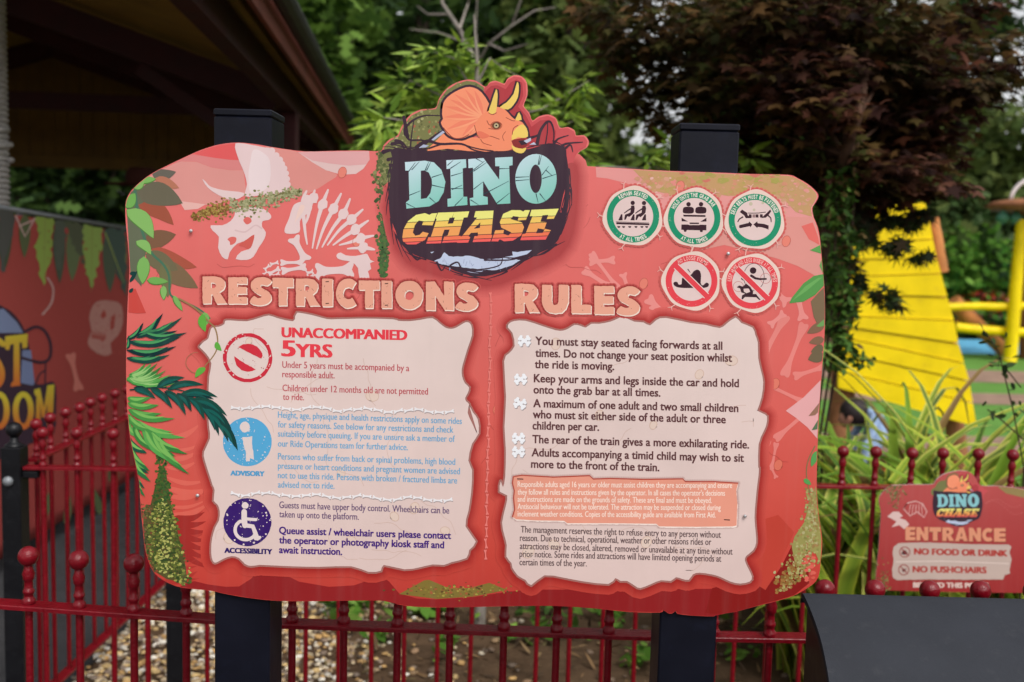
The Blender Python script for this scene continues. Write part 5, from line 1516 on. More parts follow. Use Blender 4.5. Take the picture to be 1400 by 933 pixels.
divider(315.5, 674.5, 620, 683.5, 22, 5.0, (232, 228, 230), (168, 152, 150), panels[0])
divider(671.5, 400, 664, 767, 24, 4.0, (227, 124, 116), None, board, 14)

# no-unaccompanied-children, advisory and accessibility marks
def wear(a, c, r, n, col, L, r0=.4, r1=1.5, edge=False):
    for i in range(n):
        an = random.uniform(0, 6.3); rr = r * (math.sqrt(random.random()) if not edge else random.uniform(.85, 1.02))
        if rr > r * .97 and not edge: continue
        a.poly(rough(ell(c[0] + rr * math.cos(an), c[1] + rr * math.sin(an), random.uniform(r0, r1), None, 6), .3), col, L)
a = Art(Y=YS); c = zi1([(457, 462)])[0]
a.poly(rough(ell(c[0], c[1], 33.7, None, 48), .35), (199, 44, 62), 21, [rough(ell(c[0], c[1], 28.8, None, 40), .35)])
up = [(c[0] + 21 * math.cos(R(t)), c[1] + 19 * math.sin(R(t))) for t in range(-125, 10, 9)]
a.poly(rough(zi1([(372, 365)]) + up[2:-1] + zi1([(582, 472)]), .3), (205, 48, 64), 21)
a.poly(rough(zi1([(333, 450), (420, 505), (532, 570), (500, 582), (455, 590), (400, 574), (355, 530)]), .3), (205, 48, 64), 21)
wear(a, c, 33, 26, (222, 200, 193), 22, .5, 1.3, True); wear(a, c, 27, 30, (176, 100, 104), 22, .3, .8)
a.build('prohibition_mark', panels[0])
zb3 = zm(160, 540, 3.889)
a = Art(Y=YS); c = zb3([(693, 250)])[0]
a.poly(rough(ell(c[0], c[1], 33.4, None, 48), .2), (84, 164, 208), 20)
a.poly(rough(ell(*zb3([(680, 172)])[0], 7, 7.5, 18), .5), (222, 204, 200), 21)
a.poly(rough(zb3([(666, 224), (690, 226), (720, 220), (718, 260), (726, 320), (728, 345), (710, 335), (704, 352), (684, 354), (684, 300), (672, 260)]), .5), (222, 204, 200), 21)
wear(a, c, 33, 90, (206, 206, 212), 22, .3, 1.1)
a.text("ADVISORY", *zb3([(605, 428), (782, 432)]), 6.4, (86, 156, 200), 21, .05)
a.build('advisory_mark', panels[0])
a = Art(Y=YS); c = zb3([(693, 677)])[0]
WH = (226, 208, 206)
a.poly(rough(ell(c[0], c[1], 32.8, None, 48), .25), (56, 28, 104), 21)
a.poly(rough(ell(*zb3([(681, 588)])[0], 4.6, None, 16), .3), WH, 22)
a.stroke(zb3([(676, 622), (676, 660), (680, 695)]), 7.5, WH, 22)
a.stroke(zb3([(684, 660), (738, 664)]), 4.2, WH, 22)
a.stroke(zb3([(682, 694), (722, 700), (735, 735), (746, 764)]), 6, WH, 22); a.stroke(zb3([(735, 766), (760, 758)]), 4, WH, 22)
cw = zb3([(684, 718)])[0]
a.stroke([(cw[0] + 14.5 * math.cos(R(t)), cw[1] + 13.5 * math.sin(R(t))) for t in range(20, 250, 10)], 4.6, WH, 22)
wear(a, c, 32, 46, WH, 23, .3, .9); wear(a, c, 32, 14, WH, 23, .8, 1.6, True)
a.text("ACCESSIBILITY", *zb3([(573, 839), (823, 847)]), 6.6, (46, 28, 98), 21, .05)
a.build('accessibility_mark', panels[0])

# ---- headings
def heading(word, boxes, f, parent):
    a = Art(Y=YS)
    for ch, (x0, x1, y0, y1) in zip(word, boxes):
        (X0, Y0), (X1, Y1) = f([(x0, y0), (x1, y1)])
        o, hs = glyph(ch, X0, Y0, X1, Y1 - 1)
        o2 = rough(o, 0, 2.5)
        a.halo(o2, [(4.2, .2), (3.0, .42), (2.0, .65)], base, (112, 18, 20), 18, 3)
        for (dx, dy, col, L) in [(.5, .9, (112, 36, 34), 21), (.9, 1.3, (242, 220, 206), 23), (-.1, -.2, (230, 164, 141), 24)]:
            a.poly([(p + dx, q_ + dy) for p, q_ in o], col, L, [[(p + dx, q_ + dy) for p, q_ in h] for h in hs])
        wear_n = 7
        for i in range(wear_n):
            x, y = random.uniform(X0 + 3, X1 - 3), random.uniform(Y0 + 3, Y1 - 3)
            a.stroke([(x, y), (x + random.uniform(-2.5, 2.5), y + random.uniform(-1, 3))], .6, random.choice([(150, 96, 80), (196, 128, 104)]), 25 if ch in 'IT' else 24.6, cap=False)
        if ch == 'I':
            for y in (Y0 + 4, Y1 - 5):
                a.stroke([((X0 + X1) / 2 - 2.5, y), ((X0 + X1) / 2 + 2, y - .3)], 1.2, (70, 46, 40), 26, cap=False)
    return a.build('heading', parent)
zh1, zh2, zh3 = zm(260, 365, 6.364), zm(470, 365, 6.364), zm(690, 375, 6.364)
o_ = 210 * 6.364
heading("RESTRICTIONS", [(108, 320, 85, 328), (332, 495, 92, 330), (515, 712, 90, 345), (715, 898, 98, 345), (920, 1130, 105, 348), (1148, 1240, 105, 352), (1268, 1446, 105, 365), (o_ + 130, o_ + 312, 120, 365), (o_ + 328, o_ + 418, 122, 367), (o_ + 450, o_ + 690, 122, 380), (o_ + 715, o_ + 955, 130, 385), (o_ + 968, o_ + 1170, 138, 393)], zh1, board)
heading("RULES", [(88, 305, 85, 340), (325, 555, 95, 352), (580, 752, 95, 348), (780, 950, 105, 356), (970, 1178, 108, 370)], zh3, board)

# ---- round pictograms
GREEN, PRED, PCR, INK = (30, 142, 104), (226, 68, 78), (227, 196, 186), (58, 32, 42)
def pict(c, ro, ri, ring, top, bottom, draw, arc=(-46, 46), bar=False):
    a = Art(Y=YS)
    n = 46
    ph = random.uniform(0, 6)
    outer = [(c[0] + (ro + 4.6 + 1.1 * math.sin(3 * t + ph) + .8 * math.sin(7 * t + ph)) * math.cos(t), c[1] + (ro + 4.6 + 1.1 * math.sin(3 * t + ph) + .8 * math.sin(7 * t + ph)) * math.sin(t)) for t in [2 * math.pi * k / n for k in range(n)]]
    a.halo(outer, [(3.2, .15), (1.8, .3)], base, (140, 40, 36), 16, 4)
    for k in range(5):
        t = ph + k * 1.26
        p0 = (c[0] + (ro + 4) * math.cos(t), c[1] + (ro + 4) * math.sin(t)); p1 = (c[0] + (ro + 10) * math.cos(t + .05), c[1] + (ro + 10) * math.sin(t + .05))
        a.stroke([p0, p1], 1.3, (232, 180, 170), 18)
        a.stroke([p1, (p1[0] + 5 * math.cos(t + .9), p1[1] + 5 * math.sin(t + .9))], 1.1, (232, 180, 170), 18, .6)
        a.stroke([p1, (p1[0] + 5 * math.cos(t - .9), p1[1] + 5 * math.sin(t - .9))], 1.1, (232, 180, 170), 18, .6)
    a.poly(outer, (231, 204, 192), 19)
    a.poly(ell(c[0], c[1], ri + .3, None, 44), (224, 198, 194), 20)
    draw(a, c)
    a.poly(ell(c[0], c[1], ro, None, 48), ring, 22, [ell(c[0], c[1], ri, None, 44)])
    if bar:
        k = ri + 2; s_ = .7071
        a.stroke([(c[0] - k * s_ * 1.02, c[1] - k * s_ * .98), (c[0] + k * s_, c[1] + k * s_)], 9.4, (228, 206, 200), 23, cap=False)
        a.stroke([(c[0] - k * s_ * 1.02, c[1] - k * s_ * .98), (c[0] + k * s_, c[1] + k * s_)], 7, ring, 24, cap=False)
    tc = (232, 226, 214) if ring == GREEN else (244, 178, 172)
    a.arc_text(top, c, (ro + ri) / 2, arc[0], arc[1], 5.2, tc, 26)
    if bottom: a.arc_text(bottom, c, (ro + ri) / 2, 214, 146, 5.2, tc, 26, True)
    wear(a, c, ro, 22, mixc(ring, (235, 215, 205), .6), 26, .3, .7, True)
    return a.build('pictogram', board)
zc = [zm(820, 250, 9.82), zm(905, 250, 9.82), zm(990, 250, 9.82), zm(900, 335, 9.82), zm(985, 335, 9.82)]
def d1(a, c):
    f = zc[0]
    for dx, dy in ((0, 0), (152, 2)):
        g = lambda pts: f([(x + dx, y + dy) for x, y in pts])
        a.poly(ell(*g([(442, 272)])[0], 3.0, None, 14), INK, 21)
        a.poly(g([(420, 310), (462, 305), (470, 345), (462, 400), (440, 425), (395, 462), (372, 450), (345, 500), (328, 498), (338, 430), (372, 418), (410, 400)]), INK, 21)
        a.stroke(g([(425, 345), (375, 375), (330, 408)]), 2, INK, 21, 1.3)
    for dx in (0, 162, 316):
        a.poly(f([(248 + dx, 505), (285 + dx, 425), (304 + dx, 425), (306 + dx, 506)]), INK, 21)
    a.stroke(f([(222, 545), (665, 560)]), 2.6, INK, 21, cap=False); a.stroke(f([(215, 525), (660, 540)]), .7, INK, 21, cap=False)
    for x in (255, 320, 402, 486, 566, 630):
        a.poly(f([(x - 22, 583), (x + 22, 585), (x + 12, 606), (x - 12, 606)]), INK, 21)
def d2(a, c):
    f = zc[1]
    for x in (357, 525):
        a.poly(ell(*f([(x, 290)])[0], 3.1, None, 14), INK, 21)
        a.poly(smooth(f([(x - 75, 400), (x - 72, 345), (x - 40, 325), (x + 30, 325), (x + 68, 345), (x + 68, 400), (x + 30, 414), (x - 40, 414)]), 3), INK, 21)
    a.poly(f([(285, 430), (585, 436), (585, 460), (290, 456)]), INK, 21)
    a.poly(f([(262, 470), (350, 522), (265, 520)]), INK, 21); a.poly(f([(598, 470), (598, 522), (515, 524)]), INK, 21)
    a.poly(f([(370, 535), (498, 536), (495, 556), (372, 555)]), INK, 21)
    a.poly(f([(262, 562), (350, 562), (370, 570), (500, 570), (515, 564), (598, 566), (596, 640), (550, 640), (545, 664), (515, 664), (508, 640), (335, 636), (325, 660), (298, 660), (290, 634), (258, 632)]), INK, 21)
def d3(a, c):
    f = zc[2]
    a.poly(f([(210, 395), (240, 360), (310, 405), (318, 440), (370, 475), (290, 478), (270, 440)]), INK, 21)
    a.stroke(f([(250, 462), (205, 490), (185, 525)]), 2, INK, 21, 1.4, 3)
    a.poly(f([(620, 360), (632, 385), (600, 430), (560, 470), (500, 475), (570, 410)]), INK, 21)
    a.stroke(f([(595, 445), (625, 475), (632, 525)]), 2, INK, 21, 1.4, 3)
    a.stroke(f([(320, 408), (370, 410), (460, 408), (560, 395)]), 1.1, INK, 21)
    for x in (350, 400, 442, 500):
        a.poly(f([(x - 20, 425), (x + 18, 425), (x + 20, 470), (x - 18, 468)]), INK if x != 400 else (150, 120, 120), 21)
    a.poly(f([(205, 570), (330, 540), (335, 520), (378, 560), (355, 600), (345, 585), (215, 612), (200, 600)]), INK, 21)
    a.poly(f([(392, 562), (445, 520), (450, 545), (540, 555), (598, 575), (597, 632), (560, 615), (500, 598), (450, 595), (445, 610)]), INK, 21)
    for x, y, r in ((358, 285, 2.6), (402, 365, 1.8), (520, 270, 2)):
        a.poly(ell(*f([(x, y)])[0], r, None, 12), (196, 184, 160), 21)
def d4(a, c):
    f = zc[3]
    a.poly(smooth(f([(202, 520), (225, 495), (260, 502), (270, 530), (312, 528), (318, 450), (350, 440), (440, 400), (470, 360), (520, 332), (560, 355), (575, 420), (570, 515), (600, 545), (640, 508), (678, 522), (670, 560), (620, 578), (540, 580), (380, 580), (280, 575), (225, 555)]), 2), INK, 21)
    a.stroke(f([(398, 330), (430, 372)]), 1.5, INK, 21, .7)
def d5(a, c):
    f = zc[4]
    a.loop(ell(*f([(450, 430)])[0], 14, 18.5, 36), .8, INK, 21)
    a.loop(ell(*f([(605, 450)])[0], 7, None, 20), .7, (196, 120, 116), 21); a.loop(ell(*f([(240, 560)])[0], 7, None, 20), .7, (196, 120, 116), 21)
    a.poly(ell(*f([(438, 345)])[0], 4.5, None, 18), INK, 21)
    a.stroke(f([(415, 415), (470, 450), (530, 460), (612, 458)]), 3.6, INK, 21, 2.4)
    a.stroke(f([(285, 455), (310, 470)]), 2, INK, 21)
    a.poly(f([(218, 570), (250, 545), (300, 560), (345, 520), (400, 565), (440, 625), (435, 660), (480, 660), (500, 690), (540, 735), (520, 742), (480, 705), (330, 700), (300, 732), (282, 730), (290, 680), (330, 655), (280, 640), (262, 585)]), INK, 21, [f([(310, 590), (380, 585), (400, 630), (350, 650), (315, 630)])])
CI = [(865.5, 296), (949.1, 298.4), (1032, 301.1), (945.5, 384.4), (1028.2, 387.2)]
pict(CI[0], 35.9, 27.6, GREEN, "REMAIN SEATED", "AT ALL TIMES", d1, (-38, 38))
pict(CI[1], 35.9, 27.6, GREEN, "HOLD ONTO THE GRAB BAR", "AT ALL TIMES", d2, (-66, 60))
pict(CI[2], 35.9, 27.6, GREEN, "SEAT BELTS MUST BE FASTENED", None, d3, (-76, 72))
pict(CI[3], 35.4, 27.2, PRED, "NO LOOSE ITEMS", None, d4, (-36, 44), True)
pict(CI[4], 35.4, 27.2, PRED, "KEEP ARMS AND LEGS INSIDE AT ALL TIMES", None, d5, (-86, 88), True)

# ---- logo
def build_logo(A, T, L, detail=True, basef=base):
    """ride emblem; T maps photo positions of the big sign's emblem to wherever it is printed"""
    zd = zm(520, 200, 4.911)
    D = lambda pts: [T(p) for p in zd(pts)]
    H = lambda pts: [T(p) for p in zl(pts)]
    sc_ = math.hypot(T((601, 200))[0] - T((600, 200))[0], T((601, 200))[1] - T((600, 200))[1])
    K = (62, 44, 56); PK = (199, 82, 86)
    blob = D([(58, 330), (62, 250), (75, 160), (85, 90), (70, 40), (110, 10), (200, 25), (400, 28), (700, 30), (1000, 20), (1130, -20), (1235, 5), (1250, 60), (1262, 150), (1272, 260), (1262, 400), (1232, 520), (1195, 630), (1120, 695), (1000, 745), (870, 825), (800, 852), (700, 874), (600, 868), (500, 838), (400, 788), (270, 745), (200, 712), (125, 640), (80, 545), (60, 430)])
    if detail:
        A.halo(smooth(D([(90, 300), (100, 560), (200, 740), (420, 830), (620, 890), (800, 880), (1000, 790), (1180, 700), (1260, 560), (1290, 300), (1285, 140), (1200, 300), (900, 600), (400, 600)]), 2), [(22, .06), (20, .12), (18, .18), (16, .24), (14, .31), (12, .38), (10, .46), (8, .54)], basef, (132, 34, 40), 5, 4, (0, 2))
    # silhouette behind: moss on the left, pink on the right
    A.poly(H([(22, 542), (28, 515), (65, 478), (116, 452), (148, 385), (196, 320), (262, 287), (355, 277), (382, 212), (425, 156), (484, 117), (550, 97), (606, 104), (660, 138), (660, 300), (500, 545), (250, 560), (70, 640), (22, 620)]), (122, 122, 76), L)
    A.poly(H([(664, 142), (702, 112), (740, 104), (792, 124), (815, 90), (852, 69), (898, 75), (928, 113), (930, 190), (906, 257), (944, 305), (970, 360), (1014, 332), (1070, 319), (1115, 340), (1140, 402), (1198, 399), (1234, 420), (1246, 452), (1298, 452), (1322, 482), (1313, 516), (1264, 545), (1238, 588), (1228, 632), (1225, 760), (1150, 700), (900, 560), (660, 520), (620, 300)]), PK, L)
    A.poly(H([(670, 165), (705, 130), (745, 125), (800, 150), (830, 108), (868, 88), (905, 110), (912, 190), (880, 262), (930, 320), (965, 390), (1020, 350), (1080, 345), (1120, 420), (1110, 520), (660, 500)]), (176, 62, 68), L + 1)
    if detail:
        for i in range(420):
            x, y = random.uniform(524, 660), random.uniform(108, 212)
            if not keep_in((x, y)) == (x, y) or y > 206: continue
            if x > 655: continue
            A.poly(rough(ell(x, y, random.uniform(.8, 2.2), None, 6), .3), random.choice([(150, 148, 96), (100, 100, 62), (136, 130, 84), (172, 168, 120), (168, 96, 72)]), L + 1)
    A.poly(smooth(blob, 2), K, L + 3)
    if detail:
        # twigs wrapped round the black mass
        for pts, w_ in [([(150, 330), (175, 460), (160, 400), (215, 345), (290, 318), (380, 320)], 5), ([(160, 440), (155, 400), (200, 350)], 4), ([(190, 540), (200, 440), (215, 345)], 2.5), ([(160, 400), (180, 470), (260, 475), (320, 490)], 4), ([(1000, 500), (1020, 420), (1060, 362), (1090, 365), (1108, 430), (1100, 520)], 5), ([(1050, 520), (1065, 430), (1068, 365)], 2), ([(960, 460), (1010, 440), (1040, 390)], 4), ([(1100, 520), (1130, 470), (1200, 445)], 4), ([(1130, 540), (1180, 500), (1290, 488)], 5), ([(1150, 560), (1210, 505), (1228, 550)], 4), ([(20, 550), (70, 540), (130, 560)], 6), ([(50, 600), (90, 590), (130, 600)], 5), ([(75, 500), (130, 495), (160, 550)], 5), ([(100, 480), (140, 490), (180, 540)], 5), ([(60, 630), (75, 760), (55, 880)], 3), ([(1180, 600), (1200, 720), (1150, 930)], 3), ([(1160, 780), (1190, 800), (1170, 900)], 3), ([(230, 520), (300, 480), (380, 500), (520, 500), (600, 540), (720, 560)], 5), ([(240, 540), (330, 460), (400, 410)], 5)]:
            A.stroke(H(pts), w_ * sc_, K, L + 5 if pts[0][0] in (230, 240) else L + 4, 1.2 * sc_, 4)
        for pts, w_ in [([(60, 300), (75, 480), (120, 600)], 3), ([(110, 560), (200, 720), (300, 760)], 3), ([(200, 715), (250, 765), (275, 720)], 3), ([(380, 780), (410, 835), (440, 800)], 3), ([(1225, 420), (1215, 560), (1270, 420)], 3), ([(1240, 320), (1205, 420), (1215, 540)], 4), ([(1180, 660), (1100, 720), (1010, 740)], 3)]:
            A.stroke(D(pts), w_ * sc_, K, L + 4, 1.2 * sc_, 4)
        for q in ([(1205, 440), (1228, 330), (1240, 290), (1236, 360), (1218, 450)], [(75, 470), (95, 540), (110, 600), (85, 560)]):
            A.poly(D(q), (206, 84, 82), L + 4)
        # ragged hairs round the black mass
        bs = rough(smooth(blob, 2), 0, 6)
        for i in range(len(bs)):
            if random.random() < .45: continue
            p, q_ = bs[i], bs[(i + 2) % len(bs)]
            tx, ty = q_[0] - p[0], q_[1] - p[1]; d_ = math.hypot(tx, ty) or 1
            o_ = random.uniform(1.5, 5); s_ = random.choice((-1, 1))
            nx_, ny_ = ty / d_, -tx / d_
            A.stroke([(p[0] - s_ * tx * .5, p[1] - s_ * ty * .5), (p[0] + nx_ * o_ * .6, p[1] + ny_ * o_ * .6), (p[0] + s_ * tx * 1.0 + nx_ * o_, p[1] + s_ * ty * 1.0 + ny_ * o_)], random.uniform(1.6, 3.2), K, L + 2, .5, 3)
        # blue cloth pieces
        A.poly(H([(310, 470), (390, 410), (412, 425), (340, 478)]), (176, 182, 206), L + 5); A.poly(H([(245, 525), (275, 503), (310, 510), (290, 522)]), (176, 182, 206), L + 6)
    IC = (190, 200, 224)
    A.poly(rough(D([(360, 772), (400, 755), (430, 715), (460, 740), (520, 742), (600, 735), (640, 748), (700, 762), (830, 752), (940, 765), (880, 802), (780, 832), (680, 830), (560, 815), (430, 800)]), .5 * sc_), IC, L + 4)
    A.poly(D([(835, 745), (890, 735), (885, 708), (920, 712), (940, 708), (1018, 698), (985, 726), (900, 748)]), IC, L + 4)
    A.poly(D([(580, 842), (692, 838), (660, 854), (610, 850)]), (172, 178, 204), L + 4)
    A.poly(D([(335, 712), (362, 708), (345, 720)]), IC, L + 4)
    if detail:
        for i in range(26):
            x = random.uniform(420, 860); y = random.uniform(750, 815)
            A.stroke(D([(x, y), (x + random.uniform(-14, 14), y + random.uniform(10, 34))]), .7, (150, 160, 190), L + 5, cap=False)
        for pts in ([(470, 800), (520, 780), (560, 830), (700, 825), (800, 800), (820, 755)], [(700, 765), (860, 765), (960, 745)], [(420, 800), (560, 830), (700, 850), (850, 820)]):
            A.stroke(D(pts), 2.4, K, L + 6, 1.4, 4)
    # dinosaur
    A.poly(smooth(H([(300, 545), (330, 505), (370, 465), (420, 425), (500, 450), (620, 460), (720, 480), (740, 545), (560, 545), (430, 530)]), 2), (240, 142, 104), L + 4)
    frill = smooth(H([(402, 240), (394, 310), (400, 340), (386, 362), (400, 395), (425, 435), (462, 458), (520, 465), (560, 450), (605, 430), (650, 380), (668, 330), (700, 290), (692, 240), (645, 170), (595, 140), (545, 138), (480, 165), (430, 200)]), 2)
    A.loop(frill, 6.4 * sc_, K, L + 4)
    A.poly(frill, (243, 148, 112), L + 5)
    if detail:
        for tip in [(410, 260), (402, 330), (420, 410), (470, 180), (540, 150), (600, 155), (520, 455), (440, 215), (570, 440)]:
            A.leaf(H([(650, 330)])[0], H([tip])[0], 6.5, (238, 132, 104), L + 6, .04)
            A.leaf(H([(655, 325)])[0], H([(tip[0] * .9 + 60, tip[1] * .9 + 40)])[0], 2.6, (246, 160, 122), L + 7, -.05)
        A.stroke(H([(402, 395), (430, 430), (470, 462), (520, 462), (565, 440)]), 1.2, (150, 70, 60), L + 7, sm=3)
        A.stroke(H([(310, 528), (400, 500), (500, 498), (620, 530), (720, 545)]), 2.4, K, L + 7, 1.4, 4)
    head = smooth(H([(608, 420), (604, 375), (640, 320), (690, 288), (740, 262), (795, 280), (832, 320), (862, 345), (905, 360), (925, 395), (935, 440), (900, 462), (850, 478), (842, 530), (790, 545), (710, 540), (660, 505), (640, 470)]), 2)
    A.stroke(H([(795, 280), (832, 322), (862, 345)]), 5.5 * sc_, K, L + 7)
    A.stroke(H([(905, 350), (935, 400), (945, 455)]), 5 * sc_, K, L + 7)
    A.poly(head, (241, 142, 106), L + 8)
    YL = (236, 202, 104)
    for pts in ([(690, 298), (708, 240), (738, 150), (748, 180), (746, 230), (738, 295), (715, 308)], [(762, 265), (805, 235), (850, 180), (872, 105), (884, 130), (878, 200), (850, 250), (815, 280)], [(862, 348), (872, 320), (886, 298), (902, 345)]):
        q = H(pts)
        A.loop(smooth(q, 2), 5.2 * sc_, K, L + 7)
        A.poly(smooth(q, 2), YL, L + 9)
    A.poly(smooth(H([(838, 475), (846, 425), (880, 388), (908, 375), (934, 400), (942, 452), (905, 462), (880, 456)]), 2), YL, L + 9)
    A.poly(smooth(H([(836, 480), (880, 466), (925, 470), (938, 508), (905, 526), (862, 518)]), 2), (140, 50, 50), L + 9)
    A.poly(H([(880, 480), (930, 474), (936, 500), (900, 508)]), (60, 44, 56), L + 10)
    A.poly(smooth(H([(838, 505), (862, 522), (905, 530), (932, 524), (915, 555), (882, 558), (848, 540)]), 2), YL, L + 10)
    A.poly(H([(915, 480), (960, 460), (962, 478), (935, 495)]), (190, 196, 216), L + 11)
    A.poly(H([(950, 505), (980, 488), (996, 504)]), (190, 196, 216), L + 11)
    e = H([(740, 382)])[0]
    A.poly(ell(e[0], e[1], 8.2 * sc_, 6 * sc_, 22), (196, 104, 76), L + 9)
    A.poly(ell(e[0], e[1], 6 * sc_, 4.8 * sc_, 20), (108, 66, 44), L + 10)
    A.poly(ell(e[0], e[1] + .2 * sc_, 3.2 * sc_, None, 16), (196, 180, 140), L + 11)
    A.poly(ell(e[0], e[1], 1.3 * sc_, None, 12), (40, 30, 30), L + 12)
    if detail:
        for pts, w_ in [([(680, 350), (695, 378), (720, 372), (745, 358), (775, 375)], 1), ([(690, 400), (720, 405), (755, 402)], .8), ([(640, 470), (660, 495), (710, 510)], .8), ([(600, 380), (620, 440), (660, 460), (700, 450), (760, 470)], .9), ([(800, 330), (840, 350), (860, 352)], .8), ([(880, 380), (850, 400), (842, 440)], 1), ([(690, 300), (715, 312), (742, 300)], .9), ([(800, 420), (780, 450), (790, 480)], .7)]:
            A.stroke(H(pts), w_, (150, 70, 56), L + 9, sm=3)
        A.leaf(H([(615, 425)])[0], H([(700, 450)])[0], 9, (228, 118, 92), L + 9, .1)
    # DINO
    def teal(x, y, x0=0):
        t = min(1, max(0, (y - 214 * 1) / 66))
        return mixc((194, 218, 228), (140, 200, 190), t) if detail else (140, 200, 205)
    if not detail:
        teal = (140, 198, 204)
    lets = [([(165, 108), (300, 98), (360, 110), (410, 160), (437, 240), (425, 310), (390, 370), (330, 405), (175, 420), (172, 378), (195, 360), (190, 165), (168, 165)], [[(272, 165), (272, 355), (310, 350), (336, 315), (347, 265), (345, 220), (325, 178), (298, 163)]]),
            ([(443, 95), (575, 88), (577, 145), (553, 150), (557, 340), (583, 340), (585, 395), (452, 407), (450, 355), (475, 350), (470, 150), (445, 155)], []),
            ([(590, 88), (692, 80), (798, 225), (800, 135), (772, 135), (770, 78), (888, 72), (888, 128), (865, 133), (873, 385), (785, 390), (690, 235), (690, 335), (720, 342), (722, 392), (603, 400), (600, 350), (625, 345), (622, 145), (592, 148)], []),
            (ell(1045, 220, 139, 167, 36, .0), [ell(1043, 220, 41, 96, 24)])]
    for o, hs in lets:
        o2 = D(o)
        if detail:
            xs = [p[0] for p in o2]; ys = [p[1] for p in o2]
            def tg(x, y): return mixc((200, 220, 230), (128, 194, 180), min(1, max(0, .72 * (y - min(ys)) / (max(ys) - min(ys)) + .38 * (x - min(xs)) / (max(xs) - min(xs)))))
            A.grad(o2, tg, L + 5, 12, [D(h) for h in hs])
        else:
            A.poly(o2, teal, L + 5, [D(h) for h in hs])
    if detail:
        for p0, p1 in [((195, 330), (270, 300)), ((345, 210), (420, 185)), ((348, 262), (435, 282)), ((330, 345), (375, 385)), ((175, 385), (235, 415)), ((300, 165), (325, 105)), ((310, 165), (338, 108)), ((190, 170), (235, 110)), ((210, 160), (262, 105)), ((475, 200), (552, 178)), ((475, 285), (555, 285)), ((480, 292), (550, 262)), ((500, 400), (555, 345)), ((450, 130), (490, 95)), ((470, 150), (540, 105)), ((600, 180), (700, 100)), ((625, 170), (720, 105)), ((625, 290), (690, 240)), ((690, 325), (862, 235)), ((780, 385), (868, 315)), ((605, 360), (660, 395)), ((640, 82), (690, 110)), ((800, 152), (865, 150)), ((908, 210), (1000, 205)), ((908, 232), (1000, 225)), ((1060, 125), (1070, 60)), ((1066, 125), (1082, 62)), ((1085, 195), (1130, 135)), ((1110, 160), (1155, 200)), ((1088, 218), (1182, 188)), ((1070, 318), (1110, 370)), ((1045, 318), (1060, 380))]:
            A.stroke(D([p0, p1]), 1.3, (44, 66, 76), L + 8, .5, cap=False)
    # CHASE
    ch = [([(148, 612), (155, 560), (185, 505), (240, 462), (300, 450), (330, 462), (345, 452), (382, 450), (350, 532), (280, 530), (290, 505), (258, 500), (232, 530), (218, 580), (235, 602), (265, 595), (285, 575), (325, 585), (300, 630), (240, 660), (180, 660), (152, 640)], []),
          ([(388, 447), (497, 443), (480, 480), (465, 481), (452, 522), (488, 519), (500, 480), (483, 479), (497, 443), (597, 438), (585, 478), (560, 480), (525, 600), (540, 603), (522, 645), (415, 650), (430, 605), (452, 600), (465, 560), (430, 562), (415, 603), (408, 652), (308, 655), (322, 612), (340, 608), (378, 490), (372, 485)], []),
          ([(640, 437), (760, 433), (745, 595), (752, 600), (738, 640), (620, 645), (632, 605), (655, 603), (655, 580), (608, 583), (592, 605), (604, 612), (590, 648), (515, 650), (527, 610), (548, 605), (650, 480), (628, 478)], [[(628, 555), (668, 550), (672, 512)]]),
          ([(1005, 430), (978, 495), (922, 500), (930, 475), (892, 470), (875, 490), (950, 512), (965, 545), (945, 600), (890, 635), (830, 640), (802, 625), (790, 640), (745, 640), (772, 565), (830, 563), (825, 590), (860, 600), (880, 580), (812, 547), (802, 510), (825, 455), (880, 430), (940, 430), (960, 440), (970, 430)], []),
          ([(1015, 428), (1198, 420), (1165, 488), (1118, 490), (1127, 462), (1088, 465), (1075, 508), (1118, 510), (1100, 560), (1058, 552), (1045, 585), (1090, 583), (1105, 555), (1145, 565), (1110, 628), (940, 632), (955, 590), (975, 588), (1022, 470), (1003, 470)], [])]
    bands = [(0, 492, (233, 228, 128)), (492, 533, (238, 198, 100)), (533, 596, (236, 160, 92)), (596, 624, (238, 118, 84)), (624, 900, (238, 96, 92))]
    sk = lambda l: [(x, y + .045 * (x - 650)) for x, y in l]
    us = lambda l: [(x, y - .045 * (x - 650)) for x, y in l]
    for o, hs in ch:
        A.banded(o, [(a0 + 2, a1 - 2, col) for a0, a1, col in bands], L + 5, hs, sk, lambda q: D(us(q)))
A = Art(Y=YS)
build_logo(A, lambda p: p, 12)
A.build('emblem', board)

# screws
for x, y in [(262, 316), (271, 677), (995, 347), (1018, 705), (700, 300)]:
    if x == 700: continue
    c = P(x, y, YS)
    MBs = MB()
    prof = [(0.0031, 0), (0.0031, .0015), (.0022, .0026), (.0008, .003)]
    vs = []; n = 14
    for r, h in prof:
        for k in range(n):
            an = 2 * math.pi * k / n
            vs.append((c.x + r * math.cos(an), YS - 0.0035 - h, c.z + r * math.sin(an)))
    fs = [(i * n + k, i * n + (k + 1) % n, (i + 1) * n + (k + 1) % n, (i + 1) * n + k) for i in range(3) for k in range(n)] + [tuple(3 * n + k for k in range(n))]
    MBs.add(vs, fs)
    MBs.build('screw', M['screw'], board)
    hol = MB(); vs = [(c.x + .0009 * math.cos(a), YS - 0.0068, c.z + .0009 * math.sin(a)) for a in [k * 1.0472 for k in range(6)]]
